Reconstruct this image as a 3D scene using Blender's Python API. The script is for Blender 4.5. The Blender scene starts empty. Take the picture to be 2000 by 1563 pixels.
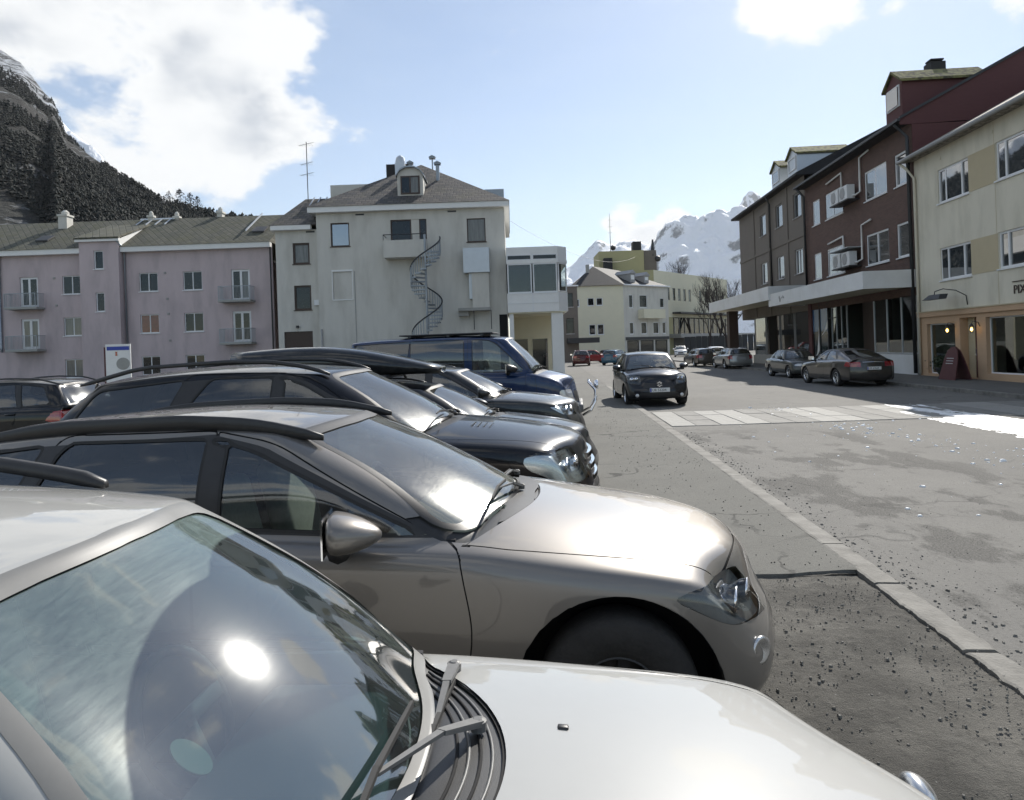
import bpy, bmesh, math, random
from mathutils import Vector, Matrix
random.seed(7)
S = bpy.context.scene
COL = S.collection
R = math.radians

# ---------------------------------------------------------------- camera, sky, sun, exposure
YAW = math.atan(82 / 1350.0)
EYE = 1.84
cam_d = bpy.data.cameras.new('camera')
cam = bpy.data.objects.new('camera', cam_d)
COL.objects.link(cam)
cam_d.sensor_width = 36.0
cam_d.lens = 36.0 * 1350 / 2000
cam_d.shift_y = -98.5 / 2000
cam_d.clip_start = 0.05
cam_d.clip_end = 40000
cam.rotation_mode = 'QUATERNION'
cam.matrix_world = (Matrix.Translation((0, 0, EYE)) @ Matrix.Rotation(YAW, 4, 'Z')
                    @ Matrix.Rotation(R(90), 4, 'X') @ Matrix.Rotation(R(-2.0), 4, 'Z'))
S.camera = cam
S.view_settings.view_transform = 'Standard'
S.view_settings.look = 'None'
S.view_settings.exposure = 0.6
S.view_settings.gamma = 1.0
S.cycles.max_bounces = 8
S.cycles.transparent_max_bounces = 16
S.cycles.caustics_reflective = False
S.cycles.caustics_refractive = False
S.cycles.sample_clamp_indirect = 6.0
SUN_EL, SUN_AZ = R(37), R(24.5)      # azimuth measured from the street direction (+Y) towards +X
sun_dir = Vector((math.sin(SUN_AZ) * math.cos(SUN_EL), math.cos(SUN_AZ) * math.cos(SUN_EL), math.sin(SUN_EL)))

w = bpy.data.worlds.new('World')
S.world = w
w.use_nodes = True
NT = w.node_tree
for n in list(NT.nodes):
    NT.nodes.remove(n)
def wn(t, **k):
    n = NT.nodes.new(t)
    for a, b in k.items():
        setattr(n, a, b)
    return n
def wl(a, b):
    NT.links.new(a, b)
def wmath(op, a, b=None, clamp=False):
    n = wn('ShaderNodeMath', operation=op, use_clamp=clamp)
    for i, v in enumerate((a, b)):
        if v is None:
            continue
        if isinstance(v, (int, float)):
            n.inputs[i].default_value = v
        else:
            wl(v, n.inputs[i])
    return n.outputs[0]
sky = wn('ShaderNodeTexSky', sky_type='NISHITA', sun_disc=False)
sky.sun_elevation = SUN_EL
sky.sun_rotation = SUN_AZ
sky.air_density = 1.0
sky.dust_density = 0.25
sky.ozone_density = 1.6
geo = wn('ShaderNodeTexCoord').outputs['Generated']
# clouds: a fractal field in sky direction, thickened round a handful of cumulus heads
def skydir(a, e):
    a, e = R(a), R(e)
    return (math.sin(a) * math.cos(e), math.cos(a) * math.cos(e), math.sin(e))
wv = wn('ShaderNodeVectorMath', operation='MULTIPLY')
wl(geo, wv.inputs[0]); wv.inputs[1].default_value = (1, 1, 1.7)
nz = wn('ShaderNodeTexNoise'); nz.inputs['Scale'].default_value = 6.5; nz.inputs['Detail'].default_value = 9; nz.inputs['Roughness'].default_value = 0.56
wl(wv.outputs[0], nz.inputs['Vector'])
nz2 = wn('ShaderNodeTexNoise'); nz2.inputs['Scale'].default_value = 4.2; nz2.inputs['Detail'].default_value = 5
wl(wv.outputs[0], nz2.inputs['Vector'])
# (azimuth, elevation, half width, half height, weight)
BLOBS = [(-35, 24, 17, 9, 1.0), (-27, 18, 11, 8, 1.0), (-26, 26, 9, 6, .9), (-21.5, 23.5, 4.5, 4.5, .8), (-33, 14, 12, 4.5, .9), (-24, 13.5, 6, 4, .7),
         (-48, 22, 16, 12, .9), (-30, 36, 18, 8, .8),
         (5.4, 9.6, 2.2, 1.9, .86), (7.6, 8.7, 2.6, 1.6, .86), (10.4, 9.3, 2.6, 1.6, .84), (13, 8.6, 2.4, 1.0, .70), (19.5, 24.0, 4.6, 3.4, .95), (24.5, 26.5, 5, 2.3, .72),
         (26.5, 22.5, 1.8, 1.5, .5), (33.5, 21.0, 2.5, 2.0, .6), (-15.5, 22.3, 1.3, .8, .38), (-17, 15, 1.2, .8, .34),
         (4, 48, 14, 6, .6), (70, 30, 25, 9, .8), (60, 60, 25, 12, .7), (110, 40, 20, 9, .8), (-80, 35, 25, 12, .9),
         (-110, 55, 20, 10, .7), (150, 25, 30, 9, .8), (190, 45, 25, 12, .8), (-150, 20, 25, 8, .8), (-140, 70, 20, 10, .7)]
acc = None
for a, e, hw, hh, wt in BLOBS:
    c = Vector(skydir(a, e))
    right = Vector((math.cos(R(a)), -math.sin(R(a)), 0)); up = c.cross(right); up = -up if up.z < 0 else up
    d1 = wn('ShaderNodeVectorMath', operation='DOT_PRODUCT'); wl(geo, d1.inputs[0]); d1.inputs[1].default_value = right / math.sin(R(hw))
    d2 = wn('ShaderNodeVectorMath', operation='DOT_PRODUCT'); wl(geo, d2.inputs[0]); d2.inputs[1].default_value = up / math.sin(R(hh))
    d3 = wn('ShaderNodeVectorMath', operation='DOT_PRODUCT'); wl(geo, d3.inputs[0]); d3.inputs[1].default_value = c
    q = wmath('ADD', wmath('POWER', d1.outputs['Value'], 2.0), wmath('POWER', d2.outputs['Value'], 2.0))
    g = wmath('MULTIPLY', wmath('EXPONENT', wmath('MULTIPLY', q, -0.9)), wmath('GREATER_THAN', d3.outputs['Value'], 0.2))
    g = wmath('MULTIPLY', g, wt)
    acc = g if acc is None else wmath('MAXIMUM', acc, g)
field = wmath('ADD', wmath('MULTIPLY', acc, 0.62), wmath('ADD', wmath('MULTIPLY', wmath('SUBTRACT', nz.outputs['Fac'], .5), 1.55), .5))
mr = wn('ShaderNodeMapRange', interpolation_type='SMOOTHSTEP'); wl(field, mr.inputs[0])
mr.inputs[1].default_value = 0.77; mr.inputs[2].default_value = 0.95
# thin veil of high cloud
vw = wn('ShaderNodeVectorMath', operation='MULTIPLY'); wl(geo, vw.inputs[0]); vw.inputs[1].default_value = (1.2, 1.2, 6.0)
nv = wn('ShaderNodeTexNoise'); nv.inputs['Scale'].default_value = 1.6; nv.inputs['Detail'].default_value = 5; nv.inputs['Distortion'].default_value = 0.6
wl(vw.outputs[0], nv.inputs['Vector'])
veil = wn('ShaderNodeMapRange'); wl(nv.outputs['Fac'], veil.inputs[0]); veil.inputs[1].default_value = 0.35; veil.inputs[2].default_value = 0.8; veil.inputs[3].default_value = 0.04; veil.inputs[4].default_value = 0.34
shade = wn('ShaderNodeMapRange', interpolation_type='SMOOTHSTEP'); wl(field, shade.inputs[0]); shade.inputs[1].default_value = 0.92; shade.inputs[2].default_value = 1.22
sh2 = wn('ShaderNodeMapRange', interpolation_type='SMOOTHSTEP'); wl(nz2.outputs['Fac'], sh2.inputs[0]); sh2.inputs[1].default_value = .38; sh2.inputs[2].default_value = .60
shn = wmath('MULTIPLY', shade.outputs[0], sh2.outputs[0])
crp = wn('ShaderNodeMix', data_type='RGBA'); wl(wmath('MULTIPLY', shn, 1.15, True), crp.inputs[0])
crp.inputs[6].default_value = (1.02, 1.03, 1.03, 1); crp.inputs[7].default_value = (0.60, 0.645, 0.71, 1)
bg1 = wn('ShaderNodeBackground'); wl(sky.outputs[0], bg1.inputs[0]); bg1.inputs[1].default_value = 0.085
bgv = wn('ShaderNodeBackground'); bgv.inputs[0].default_value = (0.66, 0.80, 0.98, 1); bgv.inputs[1].default_value = 0.65
bg2 = wn('ShaderNodeBackground'); wl(crp.outputs[2], bg2.inputs[0]); bg2.inputs[1].default_value = 0.64
m1 = wn('ShaderNodeMixShader'); wl(veil.outputs[0], m1.inputs[0]); wl(bg1.outputs[0], m1.inputs[1]); wl(bgv.outputs[0], m1.inputs[2])
m2 = wn('ShaderNodeMixShader'); wl(mr.outputs[0], m2.inputs[0]); wl(m1.outputs[0], m2.inputs[1]); wl(bg2.outputs[0], m2.inputs[2])
wo = wn('ShaderNodeOutputWorld'); wl(m2.outputs[0], wo.inputs[0])
w.cycles.sampling_method = 'MANUAL'
w.cycles.sample_map_resolution = 512

sun_d = bpy.data.lights.new('sun', 'SUN')
sun_d.energy = 5.0
sun_d.angle = R(0.53)
sun_d.color = (1.0, 0.95, 0.87)
sun = bpy.data.objects.new('sun', sun_d)
COL.objects.link(sun)
sun.rotation_mode = 'QUATERNION'
sun.rotation_quaternion = (-sun_dir).to_track_quat('-Z', 'Y')
sun.location = sun_dir * 60

# ---------------------------------------------------------------- materials
def mat(name, col, rough=0.8, metal=0.0, var=0.0, vscale=3.0, bump=0.0, bscale=40.0, spec=0.5, coat=0.0, col2=None, mixscale=None, mixlo=.45, mixhi=.6, stretch=(1, 1, 1), bdist=0.01, emit=None):
    m = bpy.data.materials.new(name); m.use_nodes = True
    nt = m.node_tree; p = nt.nodes['Principled BSDF']
    p.inputs['Roughness'].default_value = rough; p.inputs['Metallic'].default_value = metal
    p.inputs['Specular IOR Level'].default_value = spec; p.inputs['Coat Weight'].default_value = coat; p.inputs['Coat Roughness'].default_value = 0.03
    p.inputs['Base Color'].default_value = (*col, 1)
    if emit:
        p.inputs['Emission Color'].default_value = (*emit[0], 1); p.inputs['Emission Strength'].default_value = emit[1]
    if var or bump or col2:
        tc = nt.nodes.new('ShaderNodeTexCoord'); mp = nt.nodes.new('ShaderNodeMapping'); mp.inputs['Scale'].default_value = stretch
        nt.links.new(tc.outputs['Object'], mp.inputs['Vector'])
        base = None
        if col2:
            n = nt.nodes.new('ShaderNodeTexNoise'); n.inputs['Scale'].default_value = mixscale or 2.0; n.inputs['Detail'].default_value = 6; n.inputs['Roughness'].default_value = .6
            nt.links.new(mp.outputs[0], n.inputs['Vector'])
            r = nt.nodes.new('ShaderNodeMapRange'); r.inputs[1].default_value = mixlo; r.inputs[2].default_value = mixhi; nt.links.new(n.outputs['Fac'], r.inputs[0])
            mx = nt.nodes.new('ShaderNodeMix'); mx.data_type = 'RGBA'; mx.inputs[6].default_value = (*col, 1); mx.inputs[7].default_value = (*col2, 1)
            nt.links.new(r.outputs[0], mx.inputs[0]); base = mx.outputs[2]
        if var:
            n = nt.nodes.new('ShaderNodeTexNoise'); n.inputs['Scale'].default_value = vscale; n.inputs['Detail'].default_value = 8; n.inputs['Roughness'].default_value = .65
            nt.links.new(mp.outputs[0], n.inputs['Vector'])
            hs = nt.nodes.new('ShaderNodeHueSaturation'); hs.inputs['Color'].default_value = (*col, 1)
            if base: nt.links.new(base, hs.inputs['Color'])
            r = nt.nodes.new('ShaderNodeMapRange'); r.inputs[1].default_value = .25; r.inputs[2].default_value = .75; r.inputs[3].default_value = 1 - var; r.inputs[4].default_value = 1 + var
            nt.links.new(n.outputs['Fac'], r.inputs[0]); nt.links.new(r.outputs[0], hs.inputs['Value']); base = hs.outputs[0]
        if base: nt.links.new(base, p.inputs['Base Color'])
        if bump:
            n = nt.nodes.new('ShaderNodeTexNoise'); n.inputs['Scale'].default_value = bscale; n.inputs['Detail'].default_value = 5
            nt.links.new(mp.outputs[0], n.inputs['Vector'])
            b = nt.nodes.new('ShaderNodeBump'); b.inputs['Strength'].default_value = bump; b.inputs['Distance'].default_value = bdist
            nt.links.new(n.outputs['Fac'], b.inputs['Height']); nt.links.new(b.outputs[0], p.inputs['Normal'])
    return m
class NB:
    """node helper for longer materials"""
    def __init__(s, m): s.nt = m.node_tree; s.p = s.nt.nodes.get('Principled BSDF')
    def n(s, t, **k):
        o = s.nt.nodes.new(t)
        for a, b in k.items(): setattr(o, a, b)
        return o
    def l(s, a, b): s.nt.links.new(a, b)
    def obj(s, scale=(1, 1, 1), rot=(0, 0, 0), loc=(0, 0, 0)):
        tc = s.n('ShaderNodeTexCoord'); mp = s.n('ShaderNodeMapping'); mp.inputs['Scale'].default_value = scale; mp.inputs['Rotation'].default_value = rot; mp.inputs['Location'].default_value = loc
        s.l(tc.outputs['Object'], mp.inputs[0]); return mp.outputs[0]
    def noise(s, vec, scale, detail=6, rough=.6, dist=0):
        o = s.n('ShaderNodeTexNoise'); o.inputs['Scale'].default_value = scale; o.inputs['Detail'].default_value = detail; o.inputs['Roughness'].default_value = rough; o.inputs['Distortion'].default_value = dist
        if vec is not None: s.l(vec, o.inputs['Vector'])
        return o.outputs['Fac']
    def ramp(s, v, lo, hi, a=0., b=1., smooth=True):
        o = s.n('ShaderNodeMapRange'); o.interpolation_type = 'SMOOTHSTEP' if smooth else 'LINEAR'
        s.l(v, o.inputs[0]); o.inputs[1].default_value = lo; o.inputs[2].default_value = hi; o.inputs[3].default_value = a; o.inputs[4].default_value = b; return o.outputs[0]
    def mix(s, f, a, b):
        o = s.n('ShaderNodeMix'); o.data_type = 'RGBA'
        if isinstance(f, (int, float)): o.inputs[0].default_value = f
        else: s.l(f, o.inputs[0])
        for i, v in ((6, a), (7, b)):
            if isinstance(v, tuple): o.inputs[i].default_value = (*v, 1) if len(v) == 3 else v
            else: s.l(v, o.inputs[i])
        return o.outputs[2]
    def math(s, op, a, b=None, clamp=False):
        o = s.n('ShaderNodeMath', operation=op); o.use_clamp = clamp
        for i, v in enumerate((a, b)):
            if v is None: continue
            if isinstance(v, (int, float)): o.inputs[i].default_value = v
            else: s.l(v, o.inputs[i])
        return o.outputs[0]
    def bump(s, h, strength=.5, dist=.01):
        o = s.n('ShaderNodeBump'); o.inputs['Strength'].default_value = strength; o.inputs['Distance'].default_value = dist; s.l(h, o.inputs['Height']); return o.outputs[0]
    def xyz(s, vec):
        o = s.n('ShaderNodeSeparateXYZ'); s.l(vec, o.inputs[0]); return o.outputs
def newmat(name):
    m = bpy.data.materials.new(name); m.use_nodes = True
    return m, NB(m)

def glass_mat(name, tint=(.55, .6, .6), refl=1.0, dust=0.0, rough=0.015, ior=1.65):
    """thin pane: clear tinted transmission, Fresnel mirror reflection, optional film of dust"""
    m, b = newmat(name)
    b.nt.nodes.remove(b.p); out = b.nt.nodes['Material Output']
    t = b.n('ShaderNodeBsdfTransparent'); t.inputs[0].default_value = (*tint, 1)
    g = b.n('ShaderNodeBsdfGlossy'); g.inputs['Roughness'].default_value = rough; g.inputs['Color'].default_value = (refl, refl, refl, 1)
    fr = b.n('ShaderNodeFresnel'); fr.inputs['IOR'].default_value = ior
    gm = b.n('ShaderNodeNewGeometry')
    # thin sheet: Fresnel must not depend on which side faces us
    k = b.n('ShaderNodeMix'); k.data_type = 'FLOAT'; b.l(gm.outputs['Backfacing'], k.inputs[0]); k.inputs[2].default_value = ior; k.inputs[3].default_value = 1 / ior
    b.l(k.outputs[0], fr.inputs['IOR'])
    mx = b.n('ShaderNodeMixShader'); b.l(fr.outputs[0], mx.inputs[0]); b.l(t.outputs[0], mx.inputs[1]); b.l(g.outputs[0], mx.inputs[2])
    res = mx.outputs[0]
    if dust:
        gg = b.n('ShaderNodeBsdfGlossy'); gg.inputs['Roughness'].default_value = .085; gg.inputs['Color'].default_value = (.9, .95, 1, 1)
        mg = b.n('ShaderNodeMixShader'); mg.inputs[0].default_value = .05; b.l(res, mg.inputs[1]); b.l(gg.outputs[0], mg.inputs[2]); res = mg.outputs[0]
        v = b.obj((1, 1, 1)); n1 = b.noise(v, 3.0, 6); n2 = b.noise(b.obj((30, 2.5, 30), (0, .5, .3)), 3.0, 4)
        f = b.ramp(b.math('ADD', b.math('MULTIPLY', n1, .6), b.math('MULTIPLY', n2, .5)), .38, .78, dust * .35, dust)
        df = b.n('ShaderNodeBsdfDiffuse'); df.inputs[0].default_value = (.42, .42, .38, 1)
        g2 = b.n('ShaderNodeBsdfGlossy'); g2.inputs['Roughness'].default_value = .22; g2.inputs['Color'].default_value = (.6, .6, .57, 1)
        m3 = b.n('ShaderNodeMixShader'); m3.inputs[0].default_value = .16; b.l(df.outputs[0], m3.inputs[1]); b.l(g2.outputs[0], m3.inputs[2])
        m4 = b.n('ShaderNodeMixShader'); b.l(f, m4.inputs[0]); b.l(res, m4.inputs[1]); b.l(m3.outputs[0], m4.inputs[2]); res = m4.outputs[0]
    b.l(res, out.inputs[0])
    return m

def paint_mat(name, col, metal=.0, rough=.35, dirt=.15, flake=0.0, coat=1.0, dcol=(.22, .21, .19)):
    m, b = newmat(name)
    v = b.obj(); n1 = b.noise(v, 2.2, 7); n2 = b.noise(v, 14, 6)
    z = b.xyz(v)[2]
    low = b.ramp(z, .15, .9, .5, 0.0)
    f = b.math('MULTIPLY', b.ramp(b.math('ADD', b.math('MULTIPLY', n1, .55), b.math('MULTIPLY', n2, .45)), .42, .66), dirt)
    f = b.math('ADD', f, b.math('MULTIPLY', low, dirt * .8), True)
    c = b.mix(f, (*col, 1), (*dcol, 1)); b.l(c, b.p.inputs['Base Color'])
    b.p.inputs['Metallic'].default_value = metal; b.p.inputs['Roughness'].default_value = rough
    b.p.inputs['Coat Weight'].default_value = coat; b.p.inputs['Specular IOR Level'].default_value = .08
    b.l(b.ramp(f, 0, .6, .012, .25), b.p.inputs['Coat Roughness'])
    return m

MT = {}
MT['plaster_white'] = mat('plaster_white', (.60, .585, .535), .9, var=.05, vscale=1.2, bump=.25, bscale=60, col2=(.45, .435, .39), mixscale=.7, mixlo=.46, mixhi=.8, stretch=(1.6, 1.6, .45))
MT['plaster_pink'] = mat('plaster_pink', (.54, .455, .46), .9, var=.06, vscale=1.1, bump=.25, bscale=60, col2=(.38, .325, .33), mixscale=.7, mixlo=.46, mixhi=.8, stretch=(1.6, 1.6, .45))
MT['plaster_yellow'] = mat('plaster_yellow', (.67, .63, .52), .9, var=.05, vscale=1.2, bump=.2, bscale=60, col2=(.50, .47, .375), mixscale=.8, mixlo=.46, mixhi=.8, stretch=(1.6, 1.6, .45))
MT['plaster_ochre'] = mat('plaster_ochre', (.50, .43, .29), .9, var=.05, vscale=2)
MT['plaster_peach'] = mat('plaster_peach', (.50, .34, .215), .85, var=.06, vscale=2)
MT['plaster_cream'] = mat('plaster_cream', (.72, .685, .53), .9, var=.04, vscale=.8)
MT['plaster_olive'] = mat('plaster_olive', (.42, .39, .22), .9, var=.05, vscale=.8)
MT['render_grey'] = mat('render_grey', (.175, .155, .135), .9, var=.07, vscale=1.5, bump=.2, bscale=50)
MT['cladding_red'] = mat('cladding_red', (.10, .036, .036), .75, var=.12, vscale=3, stretch=(1, 1, 8))
MT['white_paint'] = mat('white_paint', (.78, .78, .76), .55, var=.04, vscale=2)
MT['white_frame'] = mat('white_frame', (.74, .75, .76), .4)
MT['fascia_white'] = mat('fascia_white', (.68, .69, .69), .5, var=.05, vscale=1.3, col2=(.55, .55, .53), mixscale=.7, mixlo=.45, mixhi=.85)
MT['brown_frame'] = mat('brown_frame', (.05, .03, .022), .5)
MT['grey_frame'] = mat('grey_frame', (.30, .30, .30), .5)
MT['dark_metal'] = mat('dark_metal', (.03, .032, .035), .5)
MT['zinc'] = mat('zinc', (.30, .33, .36), .45, metal=.7, var=.08, vscale=4)
MT['steel_light'] = mat('steel_light', (.50, .53, .56), .4, metal=.6, var=.05)
MT['chrome'] = mat('chrome', (.85, .86, .88), .08, metal=1.0)
MT['satin_silver'] = mat('satin_silver', (.62, .63, .64), .25, metal=.9)
MT['concrete'] = mat('concrete', (.34, .34, .32), .9, var=.12, vscale=3, bump=.3, bscale=30)
MT['pane_dark'] = mat('pane_dark', (.012, .016, .018), .03, spec=.5, var=.4, vscale=.8)
MT['pane_curtain'] = mat('pane_curtain', (.17, .17, .155), .05, spec=.5, var=.35, vscale=2, stretch=(4, 4, .4))
MT['pane_red'] = mat('pane_red', (.13, .022, .02), .05, spec=.7, var=.5, vscale=3)
MT['pane_plain'] = mat('pane_plain', (.04, .047, .052), .02, spec=1.0)
for _n in ('pane_plain',): MT[_n].node_tree.nodes['Principled BSDF'].inputs['IOR'].default_value = 2.3
MT['seal_grey'] = mat('seal_grey', (.16, .16, .155), .4, var=.1, vscale=10)
MT['black_plastic'] = mat('black_plastic', (.022, .022, .023), .42, var=.2, vscale=20, bump=.06, bscale=300)
MT['grey_plastic'] = mat('grey_plastic', (.13, .13, .128), .5, var=.15, vscale=30)
MT['rubber'] = mat('rubber', (.022, .022, .022), .75, var=.25, vscale=12)
MT['tyre'] = mat('tyre', (.028, .027, .026), .85, var=.3, vscale=9, bump=.4, bscale=60)
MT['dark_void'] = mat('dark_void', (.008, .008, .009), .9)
MT['cloth_dark'] = mat('cloth_dark', (.03, .03, .033), .9, var=.2, vscale=30)
MT['cloth_grey'] = mat('cloth_grey', (.20, .215, .19), .9, var=.15, vscale=40)
MT['cloth_light'] = mat('cloth_light', (.34, .36, .31), .9, var=.12, vscale=40)
MT['dash_grey'] = mat('dash_grey', (.05, .052, .055), .7, var=.1, vscale=40)
MT['snow'] = mat('snow', (.86, .88, .9), .7, var=.04, vscale=6, bump=.4, bscale=14)
MT['plate_white'] = mat('plate_white', (.72, .72, .70), .4)
MT['plate_black'] = mat('plate_black', (.015, .015, .015), .5)
MT['plate_blue'] = mat('plate_blue', (.03, .06, .35), .4)
MT['lamp_red'] = mat('lamp_red', (.28, .008, .012), .08, spec=.8, coat=1)
MT['lamp_red_dark'] = mat('lamp_red_dark', (.16, .006, .01), .08, spec=.8, coat=1)
MT['lamp_amber'] = mat('lamp_amber', (.6, .2, .02), .1, coat=1)
MT['lamp_white'] = mat('lamp_white', (.55, .56, .57), .12, metal=.3, coat=1)
MT['glass_clear'] = glass_mat('glass_clear', (.86, .9, .9))
MT['glass_shop'] = glass_mat('glass_shop', (.70, .75, .74), refl=.9, rough=.005)
MT['glass_wind'] = glass_mat('glass_wind', (.42, .52, .50), dust=.10, ior=2.0)
MT['glass_wind_dusty'] = glass_mat('glass_wind_dusty', (.40, .50, .48), dust=.18, ior=2.0)
MT['glass_side'] = glass_mat('glass_side', (.50, .55, .54), dust=.05)
MT['glass_tint'] = glass_mat('glass_tint', (.09, .10, .105), dust=.04)

# ---------------------------------------------------------------- mesh helpers
def obj(name, bm, m=None, parent=None, smooth=False, mats=None):
    me = bpy.data.meshes.new(name)
    bm.normal_update()
    bm.to_mesh(me); bm.free()
    for x in (mats or ([m] if m else [])):
        me.materials.append(MT[x] if isinstance(x, str) else x)
    if smooth:
        me.polygons.foreach_set('use_smooth', [True] * len(me.polygons))
    o = bpy.data.objects.new(name, me); COL.objects.link(o)
    if parent is not None: o.parent = parent
    return o
def empty(name, loc=(0, 0, 0), rz=0.0, parent=None):
    o = bpy.data.objects.new(name, None); COL.objects.link(o); o.location = loc; o.rotation_euler = (0, 0, rz)
    o.empty_display_size = .3
    if parent is not None: o.parent = parent
    return o
def tag(o, label, cat, group=None):
    o['label'] = label; o['category'] = cat
    if group: o['group'] = group
    return o
def struct(o, kind='structure'):
    o['kind'] = kind; return o
def copy_tree(o, parent=None):
    c = o.copy(); COL.objects.link(c); c.parent = parent
    for ch in list(o.children): copy_tree(ch, c)
    return c
def B(): return bmesh.new()
def box(bm, x0, x1, y0, y1, z0, z1, mi=0):
    v = [bm.verts.new((x, y, z)) for x in (x0, x1) for y in (y0, y1) for z in (z0, z1)]
    for f in ((0, 1, 3, 2), (4, 6, 7, 5), (0, 4, 5, 1), (2, 3, 7, 6), (0, 2, 6, 4), (1, 5, 7, 3)):
        bm.faces.new([v[i] for i in f]).material_index = mi
    return v
def bevel(bm, w=.01, seg=2):
    bmesh.ops.bevel(bm, geom=bm.edges[:], offset=w, segments=seg, profile=.5, affect='EDGES', clamp_overlap=True)
def rbox(bm, x0, x1, y0, y1, z0, z1, w=.02, seg=2):
    b2 = B(); box(b2, x0, x1, y0, y1, z0, z1); bevel(b2, w, seg); merge(bm, b2)
def merge(bm, b2, M=None):
    if M is not None: b2.transform(M)
    me = bpy.data.meshes.new('tmp'); b2.to_mesh(me); b2.free(); bm.from_mesh(me); bpy.data.meshes.remove(me)
def poly(bm, pts, mi=0):
    f = bm.faces.new([bm.verts.new(p) for p in pts]); f.material_index = mi; return f
def prism(bm, pts, d, mi=0):
    """closed polygon pts (3D) extruded by vector d"""
    d = Vector(d); a = [bm.verts.new(p) for p in pts]; b = [bm.verts.new(Vector(p) + d) for p in pts]; n = len(a)
    bm.faces.new(a[::-1]).material_index = mi; bm.faces.new(b).material_index = mi
    for i in range(n): bm.faces.new((a[i], a[(i + 1) % n], b[(i + 1) % n], b[i])).material_index = mi
def tube(bm, pts, r, n=8, cap=True, mi=0):
    pts = [Vector(p) for p in pts]; rings = []
    rr = r if isinstance(r, (list, tuple)) else [r] * len(pts)
    up = Vector((0, 0, 1))
    for i, p in enumerate(pts):
        t = (pts[min(i + 1, len(pts) - 1)] - pts[max(i - 1, 0)]).normalized()
        a = t.cross(up)
        if a.length < .05: a = t.cross(Vector((1, 0, 0)))
        a.normalize(); b = t.cross(a)
        rings.append([bm.verts.new(p + a * rr[i] * math.cos(2 * math.pi * k / n) + b * rr[i] * math.sin(2 * math.pi * k / n)) for k in range(n)])
    for i in range(len(rings) - 1):
        for k in range(n): bm.faces.new((rings[i][k], rings[i][(k + 1) % n], rings[i + 1][(k + 1) % n], rings[i + 1][k])).material_index = mi
    if cap:
        bm.faces.new(rings[0][::-1]).material_index = mi; bm.faces.new(rings[-1]).material_index = mi
def lathe(bm, prof, axis='z', n=24, c=(0, 0, 0), mi=0):
    """prof: list of (r, h) turned round an axis through c"""
    rings = []
    for r, h in prof:
        ring = []
        for k in range(n):
            a = 2 * math.pi * k / n; u, v = r * math.cos(a), r * math.sin(a)
            p = {'z': (u, v, h), 'y': (u, h, v), 'x': (h, u, v)}[axis]
            ring.append(bm.verts.new((p[0] + c[0], p[1] + c[1], p[2] + c[2])))
        rings.append(ring)
    for i in range(len(rings) - 1):
        for k in range(n):
            bm.faces.new((rings[i][k], rings[i][(k + 1) % n], rings[i + 1][(k + 1) % n], rings[i + 1][k])).material_index = mi
    for ring, fl in ((rings[0], True), (rings[-1], False)):
        if (ring[0].co - ring[n // 2].co).length > 1e-4:
            bm.faces.new(ring[::-1] if fl else ring).material_index = mi
def frame(bm, x0, x1, z0, z1, t, y0, y1, mi=0):
    """rectangular ring in the xz plane"""
    box(bm, x0, x0 + t, y0, y1, z0, z1, mi); box(bm, x1 - t, x1, y0, y1, z0, z1, mi)
    box(bm, x0 + t, x1 - t, y0, y1, z0, z0 + t, mi); box(bm, x0 + t, x1 - t, y0, y1, z1 - t, z1, mi)
TXT = {}
def text_mesh(name, s, size, m, parent, loc, rot=(0, 0, 0), depth=.004, align='LEFT', xs=1.0):
    cu = bpy.data.curves.new(name, 'FONT'); cu.body = s; cu.size = size; cu.extrude = depth; cu.align_x = align; cu.align_y = 'CENTER'; cu.resolution_u = 2
    t = bpy.data.objects.new(name, cu); COL.objects.link(t)
    dg = bpy.context.evaluated_depsgraph_get(); me = bpy.data.meshes.new_from_object(t.evaluated_get(dg))
    bpy.data.objects.remove(t); bpy.data.curves.remove(cu)
    me.materials.clear(); me.materials.append(MT[m])
    o = bpy.data.objects.new(name, me); COL.objects.link(o); o.parent = parent; o.location = loc; o.rotation_euler = rot; o.scale = (xs, 1, 1)
    return o
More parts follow.
